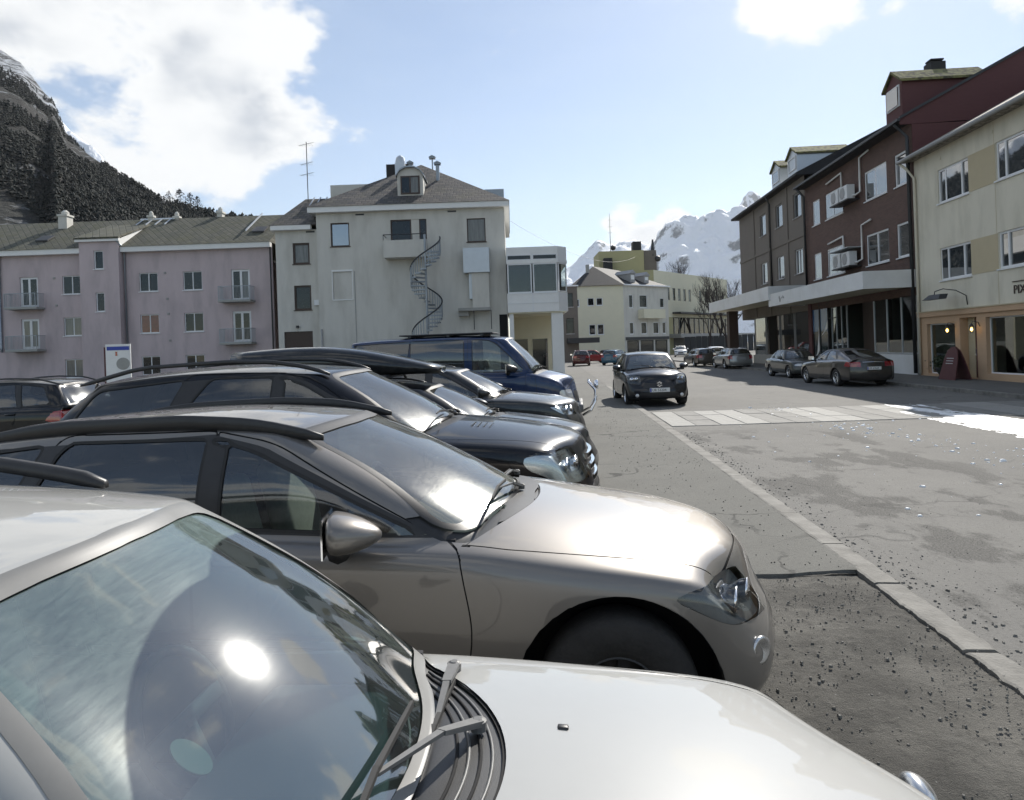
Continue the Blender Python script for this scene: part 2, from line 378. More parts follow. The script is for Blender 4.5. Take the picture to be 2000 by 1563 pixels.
# ================================================================ GROUND, ROAD, PAVEMENTS
def asphalt(name, base, patch, crack=.5, wet=None, fine=260, stones=.35):
    m, b = newmat(name)
    v = b.obj()
    big = b.noise(v, .35, 6, .62); mid = b.noise(v, 3.0, 6, .65); fi = b.noise(v, fine, 3, .7)
    vo = b.n('ShaderNodeTexVoronoi'); vo.inputs['Scale'].default_value = 130; b.l(v, vo.inputs['Vector'])
    c = b.mix(b.ramp(big, .38, .66), (*base, 1), (*patch, 1))
    c = b.mix(b.ramp(mid, .3, .75, 0, .35), c, tuple(x * .72 for x in base))
    c = b.mix(b.ramp(fi, .45, .75, 0, stones), c, tuple(min(1, x * 1.8) for x in base))
    g2 = b.noise(v, 34, 4, .8); c = b.mix(b.ramp(g2, .50, .68, 0, .55), c, tuple(x * .45 for x in base)); c = b.mix(b.ramp(g2, .30, .42, .5, 0), c, tuple(x * 1.45 for x in base))
    c = b.mix(b.ramp(vo.outputs['Distance'], .0, .28, .38, 0), c, (.035, .034, .032))
    # cracks
    cw = b.n('ShaderNodeTexVoronoi'); cw.feature = 'DISTANCE_TO_EDGE'; cw.inputs['Scale'].default_value = .34
    dn = b.n('ShaderNodeTexNoise'); dn.inputs['Scale'].default_value = 1.3; dn.inputs['Detail'].default_value = 8; b.l(v, dn.inputs['Vector'])
    ad = b.n('ShaderNodeVectorMath'); ad.operation = 'MULTIPLY_ADD'; b.l(dn.outputs['Color'], ad.inputs[0]); ad.inputs[1].default_value = (1.3, 1.3, 0); b.l(v, ad.inputs[2])
    b.l(ad.outputs[0], cw.inputs['Vector'])
    ck = b.math('MULTIPLY', b.ramp(cw.outputs['Distance'], .0, .010, crack, 0), b.ramp(b.noise(v, .6, 2), .45, .6))
    c = b.mix(ck, c, (.02, .02, .02))
    rough = .92
    h = b.math('ADD', b.math('MULTIPLY', fi, .6), b.math('MULTIPLY', vo.outputs['Distance'], .8))
    h = b.math('SUBTRACT', h, b.math('MULTIPLY', ck, 2.0))
    if wet:
        x, y, z = b.xyz(v)
        wn_ = b.noise(b.obj((.9, .45, 1)), 1.15, 7, .68)
        f = b.ramp(wn_, wet[4], wet[4] + .07)
        mx = b.math('MULTIPLY', b.ramp(x, wet[0], wet[0] + .2), b.ramp(x, wet[1] - 1.4, wet[1], 1, 0))
        my = b.math('MULTIPLY', b.ramp(y, wet[2], wet[2] + 1.0), b.ramp(y, wet[3] - 2.0, wet[3], 1, 0))
        f = b.math('MULTIPLY', f, b.math('MULTIPLY', mx, my))
        sp = b.ramp(b.noise(v, 55, 3, .7), .40, .62, 1, .35)
        f = b.math('MULTIPLY', f, sp)
        c = b.mix(b.math('MULTIPLY', f, .80), c, (.035, .034, .032))
    b.l(c, b.p.inputs['Base Color']); b.p.inputs['Roughness'].default_value = rough; b.p.inputs['Specular IOR Level'].default_value = .35
    b.l(b.bump(h, .55, .006), b.p.inputs['Normal'])
    return m
MT['asphalt_road'] = asphalt('asphalt_road', (.148, .144, .135), (.172, .167, .155), .5, wet=(2.5, 6.6, 2.5, 15.4, .505))
MT['asphalt_lot'] = asphalt('asphalt_lot', (.122, .121, .111), (.146, .144, .131), .8)
MT['asphalt_far'] = asphalt('asphalt_far', (.125, .123, .115), (.15, .147, .137), .3)
MT['pavement'] = asphalt('pavement', (.12, .12, .114), (.145, .143, .134), .2)
m, b = newmat('dirt'); v = b.obj()
n1 = b.noise(v, 1.1, 8, .68); n2 = b.noise(v, 9, 6, .7); n3 = b.noise(v, 120, 4, .7)
c = b.mix(b.ramp(n1, .40, .62), (.128, .122, .108), (.062, .059, .052)); c = b.mix(b.ramp(n2, .52, .70, 0, .75), c, (.034, .032, .028)); c = b.mix(b.ramp(n3, .55, .75, 0, .6), c, (.19, .18, .16))
c = b.mix(b.ramp(b.noise(b.obj((1, 2.6, 1)), 2.1, 7, .7), .60, .72, 0, .7), c, (.17, .165, .15))
b.l(c, b.p.inputs['Base Color']); b.p.inputs['Roughness'].default_value = .95
b.l(b.bump(b.math('ADD', n3, b.math('MULTIPLY', n2, 2.)), .8, .02), b.p.inputs['Normal']); MT['dirt'] = m
MT['slush'] = mat('slush', (.80, .82, .84), .5, var=.08, vscale=5, bump=.5, bscale=25, col2=(.40, .40, .39), mixscale=2.2, mixlo=.5, mixhi=.72, stretch=(2, .5, 1))
MT['kerb_stone'] = mat('kerb_stone', (.195, .188, .172), .9, var=.22, vscale=7, bump=.5, bscale=45, col2=(.125, .12, .108), mixscale=2.5, mixlo=.45, mixhi=.7)
MT['slab_white'] = mat('slab_white', (.27, .265, .248), .85, var=.14, vscale=6, bump=.3, bscale=60, col2=(.20, .196, .183), mixscale=5, mixlo=.5, mixhi=.75)
MT['slab_grey'] = mat('slab_grey', (.205, .20, .187), .88, var=.14, vscale=6, bump=.3, bscale=60, col2=(.15, .147, .137), mixscale=4, mixlo=.45, mixhi=.7)
MT['field'] = mat('field', (.20, .19, .165), .95, var=.3, vscale=.02)

def sheet(name, x0, x1, y0, y1, z, m, n=1):
    bm = B(); bmesh.ops.create_grid(bm, x_segments=n, y_segments=n, size=.5)
    for v in bm.verts: v.co = ((v.co.x + .5) * (x1 - x0) + x0, (v.co.y + .5) * (y1 - y0) + y0, z)
    return struct(obj(name, bm, m))
sheet('ground', -9000, 9000, -3000, 12000, -.06, 'field')
sheet('road', 2.40, 12.66, -14, 132, 0, 'asphalt_road')
sheet('parking_lot', -70, 2.30, 5.45, 31, .06, 'asphalt_lot')
sheet('square', -90, 2.40, 31, 132, -.004, 'asphalt_far')
sheet('square_far', -90, 90, 132, 230, -.01, 'asphalt_far')
sheet('pavement', 12.80, 40, -14, 75, .12, 'pavement')
sheet('pavement_far', 12.66, 40, 75, 132, -.006, 'asphalt_far')
# dirt and broken ground in front of the near cars
bm = B(); nx, ny = 90, 110
from mathutils import noise as mnoise
g = {}
for i in range(nx + 1):
    for j in range(ny + 1):
        x = -4.0 + 6.33 * i / nx; y = -3.0 + 8.55 * j / ny
        h = .040 + .020 * mnoise.fractal(Vector((x * 2.2, y * 2.2, 1)), 1.0, 2.0, 4) + .010 * mnoise.noise(Vector((x * 9, y * 9, 3)))
        if x > 1.9: h -= (x - 1.9) * .03
        edge = 5.40 + .05 * math.sin(x * 3) + .05 * mnoise.noise(Vector((x * 4, 0, 0)))
        if j == ny: y = edge
        g[i, j] = bm.verts.new((x, y, min(h, .058)))
for i in range(nx):
    for j in range(ny): bm.faces.new((g[i, j], g[i + 1, j], g[i + 1, j + 1], g[i, j + 1]))
struct(obj('dirt_ground', bm, 'dirt', smooth=True))
# the broken edge of the asphalt where it meets the dirt
bm = B(); prev = None
for i in range(61):
    x = -6 + 8.3 * i / 60; e = 5.42 + .05 * math.sin(x * 3) + .05 * mnoise.noise(Vector((x * 4, 0, 0))) + random.uniform(-.012, .012)
    t = (bm.verts.new((x, e + .10, .0645)), bm.verts.new((x, e + .012, .061)), bm.verts.new((x, e, .02)))
    if prev:
        for k in (0, 1): bm.faces.new((prev[k], prev[k + 1], t[k + 1], t[k]))
    prev = t
struct(obj('asphalt_edge', bm, 'asphalt_lot'))
# kerbs: every stone its own piece
kerb = struct(empty('kerb'))
y = 1.2; k = 0
while y < 31:
    L = random.uniform(.95, 1.15) if y > 3.6 else random.uniform(.5, .8)
    bm = B(); top = .046 + .022 * min(1, max(0, (y - 3.0) / 2.6))
    w0 = 2.26 + random.uniform(-.004, .004); w1 = 2.465 + random.uniform(-.006, .006)
    seg = 34
    gg = []
    for a in range(seg + 1):
        yy = y + L * a / seg; rag = .010 + .016 * min(1, max(0, (6.5 - y) / 3))
        j0 = mnoise.fractal(Vector((yy * 6, 1, 0)), .7, 2.0, 4) * rag * .8; j1 = mnoise.fractal(Vector((yy * 7, 9, 0)), .6, 2.1, 5) * rag
        tz = top + .006 * mnoise.noise(Vector((yy * 4, 4, 0)))
        gg.append([bm.verts.new(p) for p in ((w0 + j0, yy, -.02), (w0 + j0, yy, tz - .006), (w0 + j0 + .02, yy, tz), (w1 + j1 - .03, yy, tz - .004), (w1 + j1, yy, tz - .025), (w1 + j1 + (.012 + .05 * min(1, max(0, (6.0 - y) / 2.5))), yy, -.02))])
    for a in range(seg):
        for q in range(5): bm.faces.new((gg[a][q], gg[a][q + 1], gg[a + 1][q + 1], gg[a + 1][q]))
    bm.faces.new(gg[0]); bm.faces.new(gg[-1][::-1])
    obj('kerb_stone', bm, 'kerb_stone', kerb)
    y += L + (.008 if y > 3.6 else random.uniform(.015, .05)); k += 1
kerb2 = struct(empty('pavement_kerb'))
y = 6.0
bm = B(); box(bm, 12.64, 12.80, 0, 1.48, -.02, .125); bevel(bm, .012, 2); me0 = None
while y < 75:
    if me0 is None:
        o = obj('kerb_stone', bm, 'kerb_stone', kerb2); me0 = o.data
    else:
        o = bpy.data.objects.new('kerb_stone', me0); COL.objects.link(o); o.parent = kerb2
    o.location = (random.uniform(-.006, .006), y, 0); y += 1.5
# zebra crossing of paving slabs
cross = struct(empty('crossing'))
pat = 'wgwwggwwggwwggwwgg'
smesh = {}
for ci, pc in enumerate(pat):
    for ri in range(3):
        q = random.randrange(4); kk = (pc, q)
        if kk not in smesh:
            bm = B(); L = 1.10; box(bm, 0, .535, 0, L - .014, -.02, .014); bevel(bm, .008, 1)
            o = obj('paving_slab', bm, 'slab_white' if pc == 'w' else 'slab_grey', cross); smesh[kk] = o.data
        else:
            o = bpy.data.objects.new('paving_slab', smesh[kk]); COL.objects.link(o); o.parent = cross
        o.location = (2.56 + ci * .55, 15.55 + ri * 1.10 + .02 * ci, random.uniform(-.003, .003))
        o.rotation_euler = (random.uniform(-.004, .004), random.uniform(-.004, .004), random.uniform(-.006, .006))
# slush left on the road along the right side
def slush(name, x0, x1, y0, y1, thr, seed, nx=120, ny=120, hmax=.035, fn=None):
    bm = B(); vs = {}
    for i in range(nx + 1):
        for j in range(ny + 1):
            x = x0 + (x1 - x0) * i / nx; yy = y0 + (y1 - y0) * j / ny
            n = mnoise.fractal(Vector((x * 2.6 + seed, yy * .30, seed)), .8, 2.0, 6) * .55 + .4 * mnoise.noise(Vector((x * 12, yy * 2.5, seed)))
            e = fn(x, yy) if fn else 0
            h = n + e - thr
            vs[i, j] = (x, yy, h)
    vv = {}
    def gv(i, j):
        if (i, j) not in vv:
            x, yy, h = vs[i, j]; vv[i, j] = bm.verts.new((x, yy, max(-.012, min(hmax, h * .05)) + .004))
        return vv[i, j]
    for i in range(nx):
        for j in range(ny):
            if max(vs[i + a, j + c_][2] for a in (0, 1) for c_ in (0, 1)) > 0:
                bm.faces.new((gv(i, j), gv(i + 1, j), gv(i + 1, j + 1), gv(i, j + 1)))
    return struct(obj(name, bm, 'slush', smooth=True), 'stuff')
def fslush(x, y):
    c = 9.05 - (16 - y) * .06
    d = abs(x - c) / 1.0
    e = .62 - d * d * .8
    if y > 18.6: e -= (y - 18.6) * .9
    return e
slush('slush', 7.0, 10.8, 9.5, 20.5, .28, 3.1, 130, 240, fn=fslush)
def crumbs(name, n, fx, m, zr, seed, base=lambda x, y: 0.0):
    rr = random.Random(seed); bm = B()
    for _ in range(n):
        x, yy, s = fx(rr); z = base(x, yy)
        q = [(rr.uniform(.6, 1.2), rr.uniform(0, 6.28)) for _ in range(6)]
        ring = [bm.verts.new((x + s * math.cos(i * 1.047 + .3 * a) * r_, yy + s * math.sin(i * 1.047 + .3 * a) * r_, z - .004)) for i, (r_, a) in enumerate(q)]
        ring2 = [bm.verts.new((x + (v.co.x - x) * .62, yy + (v.co.y - yy) * .62, z + s * zr * rr.uniform(.7, 1.1))) for v in ring]
        for i in range(6): bm.faces.new((ring[i], ring[(i + 1) % 6], ring2[(i + 1) % 6], ring2[i]))
        bm.faces.new(ring2)
    return struct(obj(name, bm, m), 'stuff')
def f1(r):
    y = r.uniform(7.5, 19.5); c = 5.6 + (19 - y) * .11
    s = r.choice([.012, .018, .025, .035, .05]) * r.uniform(.7, 1.2)
    if r.random() < .3: return (r.uniform(3.5, 9.5), r.uniform(7, 19), s * .7)
    return (c + r.gauss(0, .35), y, s)
crumbs('slush_crumbs', 300, f1, 'snow', .5, 5)
def f2(r):
    if r.random() < .55: return (2.48 + abs(r.gauss(0, .18)), r.uniform(2, 14.5), r.choice([.004, .005, .007, .010, .016]) * r.uniform(.7, 1.2))
    return (2.5 + abs(r.gauss(0, .9)), r.uniform(2, 12), r.choice([.004, .005, .007]))
crumbs('gutter_grit', 1500, f2, 'kerb_stone', .7, 6)
def f3(r):
    return (r.uniform(-.8, 2.35), r.uniform(1.2, 5.3), r.choice([.003, .004, .004, .006, .006, .010]) * r.uniform(.7, 1.3))
crumbs('loose_stones', 3500, f3, 'kerb_stone', .8, 8, lambda x, y: .042)
def f4(r): return (r.uniform(.9, 2.2), r.uniform(5.5, 20), r.choice([.004, .006, .009]))
crumbs('lot_grit', 500, f4, 'dirt', .8, 9, lambda x, y: .062)

# ================================================================ MOUNTAINS
def cdir(px, py):
    dx, dy = px - 1000, -(py - 683); c_, s_ = math.cos(R(2)), math.sin(R(2))
    a = (dx * c_ + dy * s_) / 1350; e = (-dx * s_ + dy * c_) / 1350
    return (a * math.cos(YAW) - math.sin(YAW), a * math.sin(YAW) + math.cos(YAW), e)   # heading per metre of depth, rise per metre
def interp(tab, x):
    for (x0, y0), (x1, y1) in zip(tab, tab[1:]):
        if x <= x1: return y0 + (y1 - y0) * max(0, (x - x0)) / (x1 - x0)
    return tab[-1][1]
def ridge(name, prof, dist, base, m, ns, nt, rough, back=.5, seed=0, power=1.0, crag=0.0):
    """a mountain side: crest profile, falling towards us and behind"""
    xs = [p[0] for p in prof]; bm = B(); grid = []
    for i in range(ns + 1):
        px = xs[0] + (xs[-1] - xs[0]) * i / ns; d = interp(dist, px); hx, hy, e = cdir(px, interp(prof, px))
        ht = max(e * d, 2); row = []; db = base if not callable(base) else base(px)
        for j in range(nt + 1):
            t = j / nt * (1 + back)
            if t <= 1:
                dd = db + (d - db) * t; z = ht * t ** power
            else:
                dd = d + (t - 1) * d; z = ht * max(0, (1 - (t - 1) / back))
            p = Vector((hx * dd, hy * dd, z))
            n = mnoise.fractal(Vector((p.x, p.y, z * .7)) * (3.0 / d * rough[1]) + Vector((seed, 0, 0)), .9, 2.1, 7)
            n2 = mnoise.ridged_multi_fractal(Vector((p.x, p.y, z)) * (6.0 / d * rough[1]) + Vector((seed, 5, 0)), .9, 2.2, 5, 1.0, 2.0) if crag else 0
            amp = ht * rough[0] * min(1, t * 3) * (.35 if abs(t - 1) < .02 else 1)
            p.z += n * amp + n2 * crag * ht * (.2 if abs(t - 1) < .02 else 1) * min(1, t * 2)
            p.x += hx * n * amp * .6; p.y += hy * n * amp * .6
            row.append(bm.verts.new(p))
        grid.append(row)
    for i in range(ns):
        for j in range(nt): bm.faces.new((grid[i][j], grid[i + 1][j], grid[i + 1][j + 1], grid[i][j + 1]))
    return struct(obj(name, bm, m, smooth=True)), grid
m, b = newmat('snow_mountain'); gm = b.n('ShaderNodeNewGeometry'); nz_ = b.xyz(gm.outputs['Normal'])[2]; v = b.obj()
n1 = b.noise(v, .0016, 8, .68); n2 = b.noise(v, .012, 6, .7)
f = b.math('ADD', nz_, b.math('ADD', b.math('MULTIPLY', b.math('SUBTRACT', n1, .5), .55), b.math('MULTIPLY', b.math('SUBTRACT', n2, .5), .75)))
c = b.mix(b.ramp(f, .42, .58), (.11, .125, .14), (.80, .83, .88)); b.l(c, b.p.inputs['Base Color']); b.p.inputs['Roughness'].default_value = .8
b.l(b.bump(b.math('ADD', n1, b.math('MULTIPLY', n2, .3)), .6, 60), b.p.inputs['Normal']); MT['snow_mountain'] = m
m, b = newmat('forest_slope'); v = b.obj(); z = b.xyz(v)[2]; gm = b.n('ShaderNodeNewGeometry'); nz_ = b.xyz(gm.outputs['Normal'])[2]
n1 = b.noise(v, .012, 8, .7); n2 = b.noise(v, .09, 6, .7); n3 = b.noise(b.obj((1, 1, 3)), .03, 7, .75)
c = b.mix(b.ramp(n1, .4, .65), (.016, .019, .016), (.030, .026, .021))
c = b.mix(b.ramp(n2, .5, .7, 0, .5), c, (.015, .018, .016))
hi = b.ramp(z, 180, 400)
sn = b.ramp(b.math('ADD', n3, b.math('MULTIPLY', hi, .10)), .545, .64)
c = b.mix(b.math('MULTIPLY', sn, b.ramp(hi, 0, 1, .30, .95)), c, (.60, .64, .70))
c = b.mix(b.math('MULTIPLY', hi, b.ramp(n2, .45, .6, 0, .6)), c, (.11, .115, .125))
b.l(c, b.p.inputs['Base Color']); b.p.inputs['Roughness'].default_value = .95; b.l(b.bump(b.math('ADD', n2, n3), 1.0, 14), b.p.inputs['Normal']); MT['forest_slope'] = m
NEAR = [(-900, 380), (-500, 160), (-250, 60), (-120, 62), (0, 95), (40, 120), (62, 148), (85, 178), (104, 197), (112, 213), (122, 245), (133, 262), (160, 290), (200, 318), (235, 342), (262, 357), (300, 378), (340, 398), (390, 413), (440, 424), (520, 434), (640, 446)]
NEARD = [(-900, 1300), (0, 1150), (130, 900), (230, 640), (330, 480), (440, 400), (640, 330)]
_, FG = ridge('forested_mountain', NEAR, NEARD, lambda px: 170 if px > 100 else 200, 'forest_slope', 200, 90, (.035, 2.2), seed=4, crag=.0, power=.92)
ridge('snowy_ridge', [(60, 200), (110, 222), (140, 256), (176, 282), (184, 287), (200, 305), (212, 325), (225, 340), (245, 352), (280, 380), (330, 430)], [(60, 2300), (330, 1700)], 1300, 'snow_mountain', 90, 50, (.012, 6.), seed=8, crag=.015)
ridge('snow_mountain', [(1000, 640), (1085, 545), (1110, 522), (1150, 492), (1172, 487), (1200, 491), (1235, 489), (1262, 492), (1276, 489), (1283, 468), (1300, 452), (1325, 444), (1345, 441), (1360, 436), (1385, 442), (1420, 434), (1450, 424), (1500, 415), (1600, 430), (1800, 460), (2100, 500), (2600, 560)],
      [(1000, 4200), (1270, 5000), (1280, 4700), (2600, 4600)], 3750, 'snow_mountain', 320, 110, (.03, 3.), seed=12, crag=.085)
ridge('far_peak', [(1330, 480), (1360, 440), (1368, 428), (1385, 421), (1398, 428), (1412, 420), (1424, 428), (1436, 412), (1445, 400), (1452, 392), (1460, 379), (1471, 375), (1482, 381), (1495, 392), (1530, 410), (1640, 450), (1900, 520)], [(1330, 7600), (1900, 7600)], 6500, 'snow_mountain', 200, 60, (.02, 6.), seed=20, crag=.035)
# conifers standing on the near slope: countable ones along the crest, the rest as one wood
MT['pine'] = mat('pine', (.008, .011, .009), .95, var=.6, vscale=.2)
MT['trunk'] = mat('trunk', (.05, .038, .03), .95, var=.2, vscale=5)
def pine(bm, p, h, rr, lobes=7, seg=6):
    for k in range(lobes):
        t = k / lobes; zc = h * (.18 + .80 * t); rad = h * (.30 * (1 - t) ** .8 + .04) * rr.uniform(.7, 1.25); dz = h * .2
        ox, oy = rr.uniform(-.06, .06) * h, rr.uniform(-.06, .06) * h
        top = bm.verts.new((p[0] + ox * .3, p[1] + oy * .3, p[2] + zc + dz))
        ring = [bm.verts.new((p[0] + ox + rad * math.cos(6.283 * i / seg + k) * rr.uniform(.55, 1.25), p[1] + oy + rad * math.sin(6.283 * i / seg + k) * rr.uniform(.55, 1.25), p[2] + zc - dz * rr.uniform(0, .5))) for i in range(seg)]
        for i in range(seg): bm.faces.new((ring[i], ring[(i + 1) % seg], top))
rr = random.Random(11)
bm = B(); cnt = 0
NSI = len(FG); NTJ = len(FG[0])
FGC = [[None] * NTJ for _ in range(NSI)]
fo = bpy.data.objects['forested_mountain'].data.vertices
for i in range(NSI):
    for j in range(NTJ): FGC[i][j] = Vector(fo[i * NTJ + j].co)
def slope_pt(px, t):
    fi = (px + 900) / 1540 * (NSI - 1); i = min(NSI - 2, int(fi)); fx = fi - i
    fj = t * (NTJ - 1) / 1.5; j = min(NTJ - 2, int(fj)); fy = fj - j
    return (FGC[i][j] * (1 - fx) + FGC[i + 1][j] * fx) * (1 - fy) + (FGC[i][j + 1] * (1 - fx) + FGC[i + 1][j + 1] * fx) * fy
while cnt < 15000:
    px = rr.uniform(-120, 540); t = rr.uniform(.15, 1.0)
    p = slope_pt(px, t)
    if p.z > 330 + rr.uniform(-60, 60): continue
    if (p.z > 200 and mnoise.noise(p * .012) < .0) or mnoise.noise(p * .03) < -.30: continue
    pine(bm, p - Vector((0, 0, 1)), rr.uniform(2.5, 7.5), rr, 3, 5); cnt += 1
struct(obj('conifer_wood', bm, 'pine'), 'stuff')
for px, h, lab in [(352, 13, 'tall broad pine standing out on the lower crest of the forested mountain'), (372, 12, 'slender pine between two broad pines on the mountain crest'), (386, 11, 'rounded pine on the crest just right of the slender one'), (410, 6, 'small dark bush-like pine above the pink roof ridge'), (428, 6, 'lowest small pine at the right end of the mountain crest'), (330, 9, 'pine left of the tall broad one on the mountain crest')]:
    p = slope_pt(px, 1.0); t = empty('pine_tree', p - Vector((0, 0, .6)))
    bm = B(); tube(bm, [(0, 0, -1), (.1, 0, h * .5), (0, .1, h * .95)], [h * .035, h * .022, .03], 6); obj('trunk', bm, 'trunk', t)
    bm = B()
    for _ in range(240):
        a = rr.uniform(0, 6.283); u = rr.random() ** .5; zc = rr.uniform(.28, 1.02); rad = h * .34 * math.sin(min(1, (1.06 - zc) * 1.5) * 1.57) * u
        q = Vector((rad * math.cos(a), rad * math.sin(a), h * zc)); s = h * rr.uniform(.03, .075)
        d1 = Vector((rr.gauss(0, 1), rr.gauss(0, 1), rr.gauss(0, .4))).normalized() * s; d2 = Vector((rr.gauss(0, 1), rr.gauss(0, 1), rr.gauss(0, .6))).normalized() * s
        poly(bm, [q, q + d1, q + d1 + d2, q + d2])
    obj('crown', bm, 'pine', t); tag(t, lab, 'tree', 'pines on the mountain crest')
# ================================================================ BUILDINGS
def roofmat(name, c1, c2, cm, sx, sz, rot=0.0, mort=.03, bump=.5, moss=.5):
    m, b = newmat(name)
    tc = b.n('ShaderNodeTexCoord'); x, y, z = b.xyz(tc.outputs['Object'])
    cb = b.n('ShaderNodeCombineXYZ'); b.l(b.math('ADD', x, b.math('MULTIPLY', y, .0)), cb.inputs[0]); b.l(b.math('MULTIPLY', z, 1.6), cb.inputs[1])
    mp = b.n('ShaderNodeMapping'); mp.inputs['Rotation'].default_value = (0, 0, rot); b.l(cb.outputs[0], mp.inputs[0])
    br = b.n('ShaderNodeTexBrick'); br.inputs['Scale'].default_value = 1; br.inputs['Brick Width'].default_value = sx; br.inputs['Row Height'].default_value = sz; br.inputs['Mortar Size'].default_value = mort; br.inputs['Mortar Smooth'].default_value = .3
    b.l(mp.outputs[0], br.inputs['Vector'])
    br.inputs['Color1'].default_value = (*c1, 1); br.inputs['Color2'].default_value = (*c2, 1); br.inputs['Mortar'].default_value = (*cm, 1)
    n = b.noise(tc.outputs['Object'], .8, 7, .7); n2 = b.noise(tc.outputs['Object'], 5, 5, .7)
    c = b.mix(b.ramp(b.math('ADD', b.math('MULTIPLY', n, .6), b.math('MULTIPLY', n2, .4)), .45, .62, 0, moss), br.outputs['Color'], (.075, .075, .035))
    b.l(c, b.p.inputs['Base Color']); b.p.inputs['Roughness'].default_value = .75
    b.l(b.bump(br.outputs['Fac'], bump, -.03), b.p.inputs['Normal']); return m
MT['slate'] = roofmat('slate', (.052, .052, .056), (.135, .118, .104), (.025, .024, .024), .42, .30, moss=.35)
MT['tile_diamond'] = roofmat('tile_diamond', (.072, .074, .055), (.12, .115, .088), (.025, .027, .018), .34, .34, R(45), mort=.028, moss=.7, bump=.8)
MT['roof_dark'] = mat('roof_dark', (.028, .028, .03), .8, var=.25, vscale=2)
MT['roof_moss'] = mat('roof_moss', (.20, .19, .08), .95, var=.35, vscale=6, bump=.6, bscale=20, col2=(.07, .065, .045), mixscale=4)
MT['roof_light'] = mat('roof_light', (.32, .29, .24), .9, var=.35, vscale=5, bump=.6, bscale=18, col2=(.10, .095, .085), mixscale=6)
m, b = newmat('brick_red'); tc = b.n('ShaderNodeTexCoord'); x, y, z = b.xyz(tc.outputs['Object'])
cb = b.n('ShaderNodeCombineXYZ'); b.l(b.math('ADD', x, y), cb.inputs[0]); b.l(z, cb.inputs[1])
br = b.n('ShaderNodeTexBrick'); br.inputs['Scale'].default_value = 1; br.inputs['Brick Width'].default_value = .24; br.inputs['Row Height'].default_value = .078; br.inputs['Mortar Size'].default_value = .008
b.l(cb.outputs[0], br.inputs['Vector']); br.inputs['Color1'].default_value = (.150, .088, .070, 1); br.inputs['Color2'].default_value = (.105, .066, .055, 1); br.inputs['Mortar'].default_value = (.13, .10, .088, 1)
c = b.mix(b.ramp(b.noise(tc.outputs['Object'], 1.2, 6), .4, .7, 0, .35), br.outputs['Color'], (.09, .055, .05)); b.l(c, b.p.inputs['Base Color']); b.p.inputs['Roughness'].default_value = .9
b.l(b.bump(br.outputs['Fac'], .6, -.01), b.p.inputs['Normal']); MT['brick_red'] = m

def wall(parent, u0, u1, z0, z1, ops, m, y=0.0, rev=.16, name='wall', revm=None):
    """front skin in the local xz plane facing -y with openings and reveals"""
    us = sorted({u0, u1, *[o[0] for o in ops], *[o[1] for o in ops]}); zs = sorted({z0, z1, *[o[2] for o in ops], *[o[3] for o in ops]})
    us = [u for u in us if u0 <= u <= u1]; zs = [z for z in zs if z0 <= z <= z1]
    bm = B(); vv = {}
    def V(u, z):
        if (u, z) not in vv: vv[u, z] = bm.verts.new((u, y, z))
        return vv[u, z]
    for a, c_ in zip(us, us[1:]):
        for d, e in zip(zs, zs[1:]):
            mu, mz = (a + c_) / 2, (d + e) / 2
            if any(o[0] < mu < o[1] and o[2] < mz < o[3] for o in ops): continue
            bm.faces.new((V(a, d), V(c_, d), V(c_, e), V(a, e)))
    for o in ops:
        a, c_, d, e = o[:4]
        q = [(a, d), (c_, d), (c_, e), (a, e)]
        for i in range(4):
            p0, p1 = q[i], q[(i + 1) % 4]
            bm.faces.new([bm.verts.new(t) for t in ((p0[0], y, p0[1]), (p0[0], y + rev, p0[1]), (p1[0], y + rev, p1[1]), (p1[0], y, p1[1]))])
    return obj(name, bm, m, parent)
def win(parent, u0, u1, z0, z1, y=0.0, split=(), hs=(), fm='white_frame', pm='pane_dark', ft=.06, dep=.10, sill='white_frame', name='window', depth=.07, pms=None, open_=None):
    """window part: frame mesh with its panes and sill as children"""
    bm = B(); ya, yb = y + dep - .02, y + dep + depth - .02
    frame(bm, u0, u1, z0, z1, ft, ya, yb)
    cols = [u0 + ft * .0] + [u0 + (u1 - u0) * s for s in split] + [u1]
    for s in split:
        c_ = u0 + (u1 - u0) * s; box(bm, c_ - ft * .55, c_ + ft * .55, ya - .002, yb, z0 + ft, z1 - ft)
    for s in hs:
        c_ = z0 + (z1 - z0) * s; box(bm, u0 + ft, u1 - ft, ya - .004, yb, c_ - ft * .4, c_ + ft * .4)
    o = obj(name, bm, fm, parent)
    for i in range(len(cols) - 1):
        bm = B(); a, c_ = cols[i] + (ft * .9 if i == 0 else ft * .5), cols[i + 1] - (ft * .9 if i == len(cols) - 2 else ft * .5)
        box(bm, a, c_, ya + .022, ya + .034, z0 + ft * .9, z1 - ft * .9)
        p = obj('pane', bm, (pms[i] if pms else pm), o)
        p.rotation_euler = (random.uniform(-.006, .006), 0, 0)
    if sill:
        bm = B(); box(bm, u0 - .06, u1 + .06, y - .06, y + dep - .021, z0 - .05, z0 - .002); obj('sill', bm, sill, o)
    return o
def part(parent, name, m, *boxes, smooth=False):
    bm = B()
    for q in boxes: box(bm, *q)
    return obj(name, bm, m, parent, smooth)
def pipe(parent, name, m, pts, r=.05, n=8):
    bm = B(); tube(bm, pts, r, n); return obj(name, bm, m, parent, True)
CR = lambda d: (-math.sin(YAW) * d, math.cos(YAW) * d, 0)

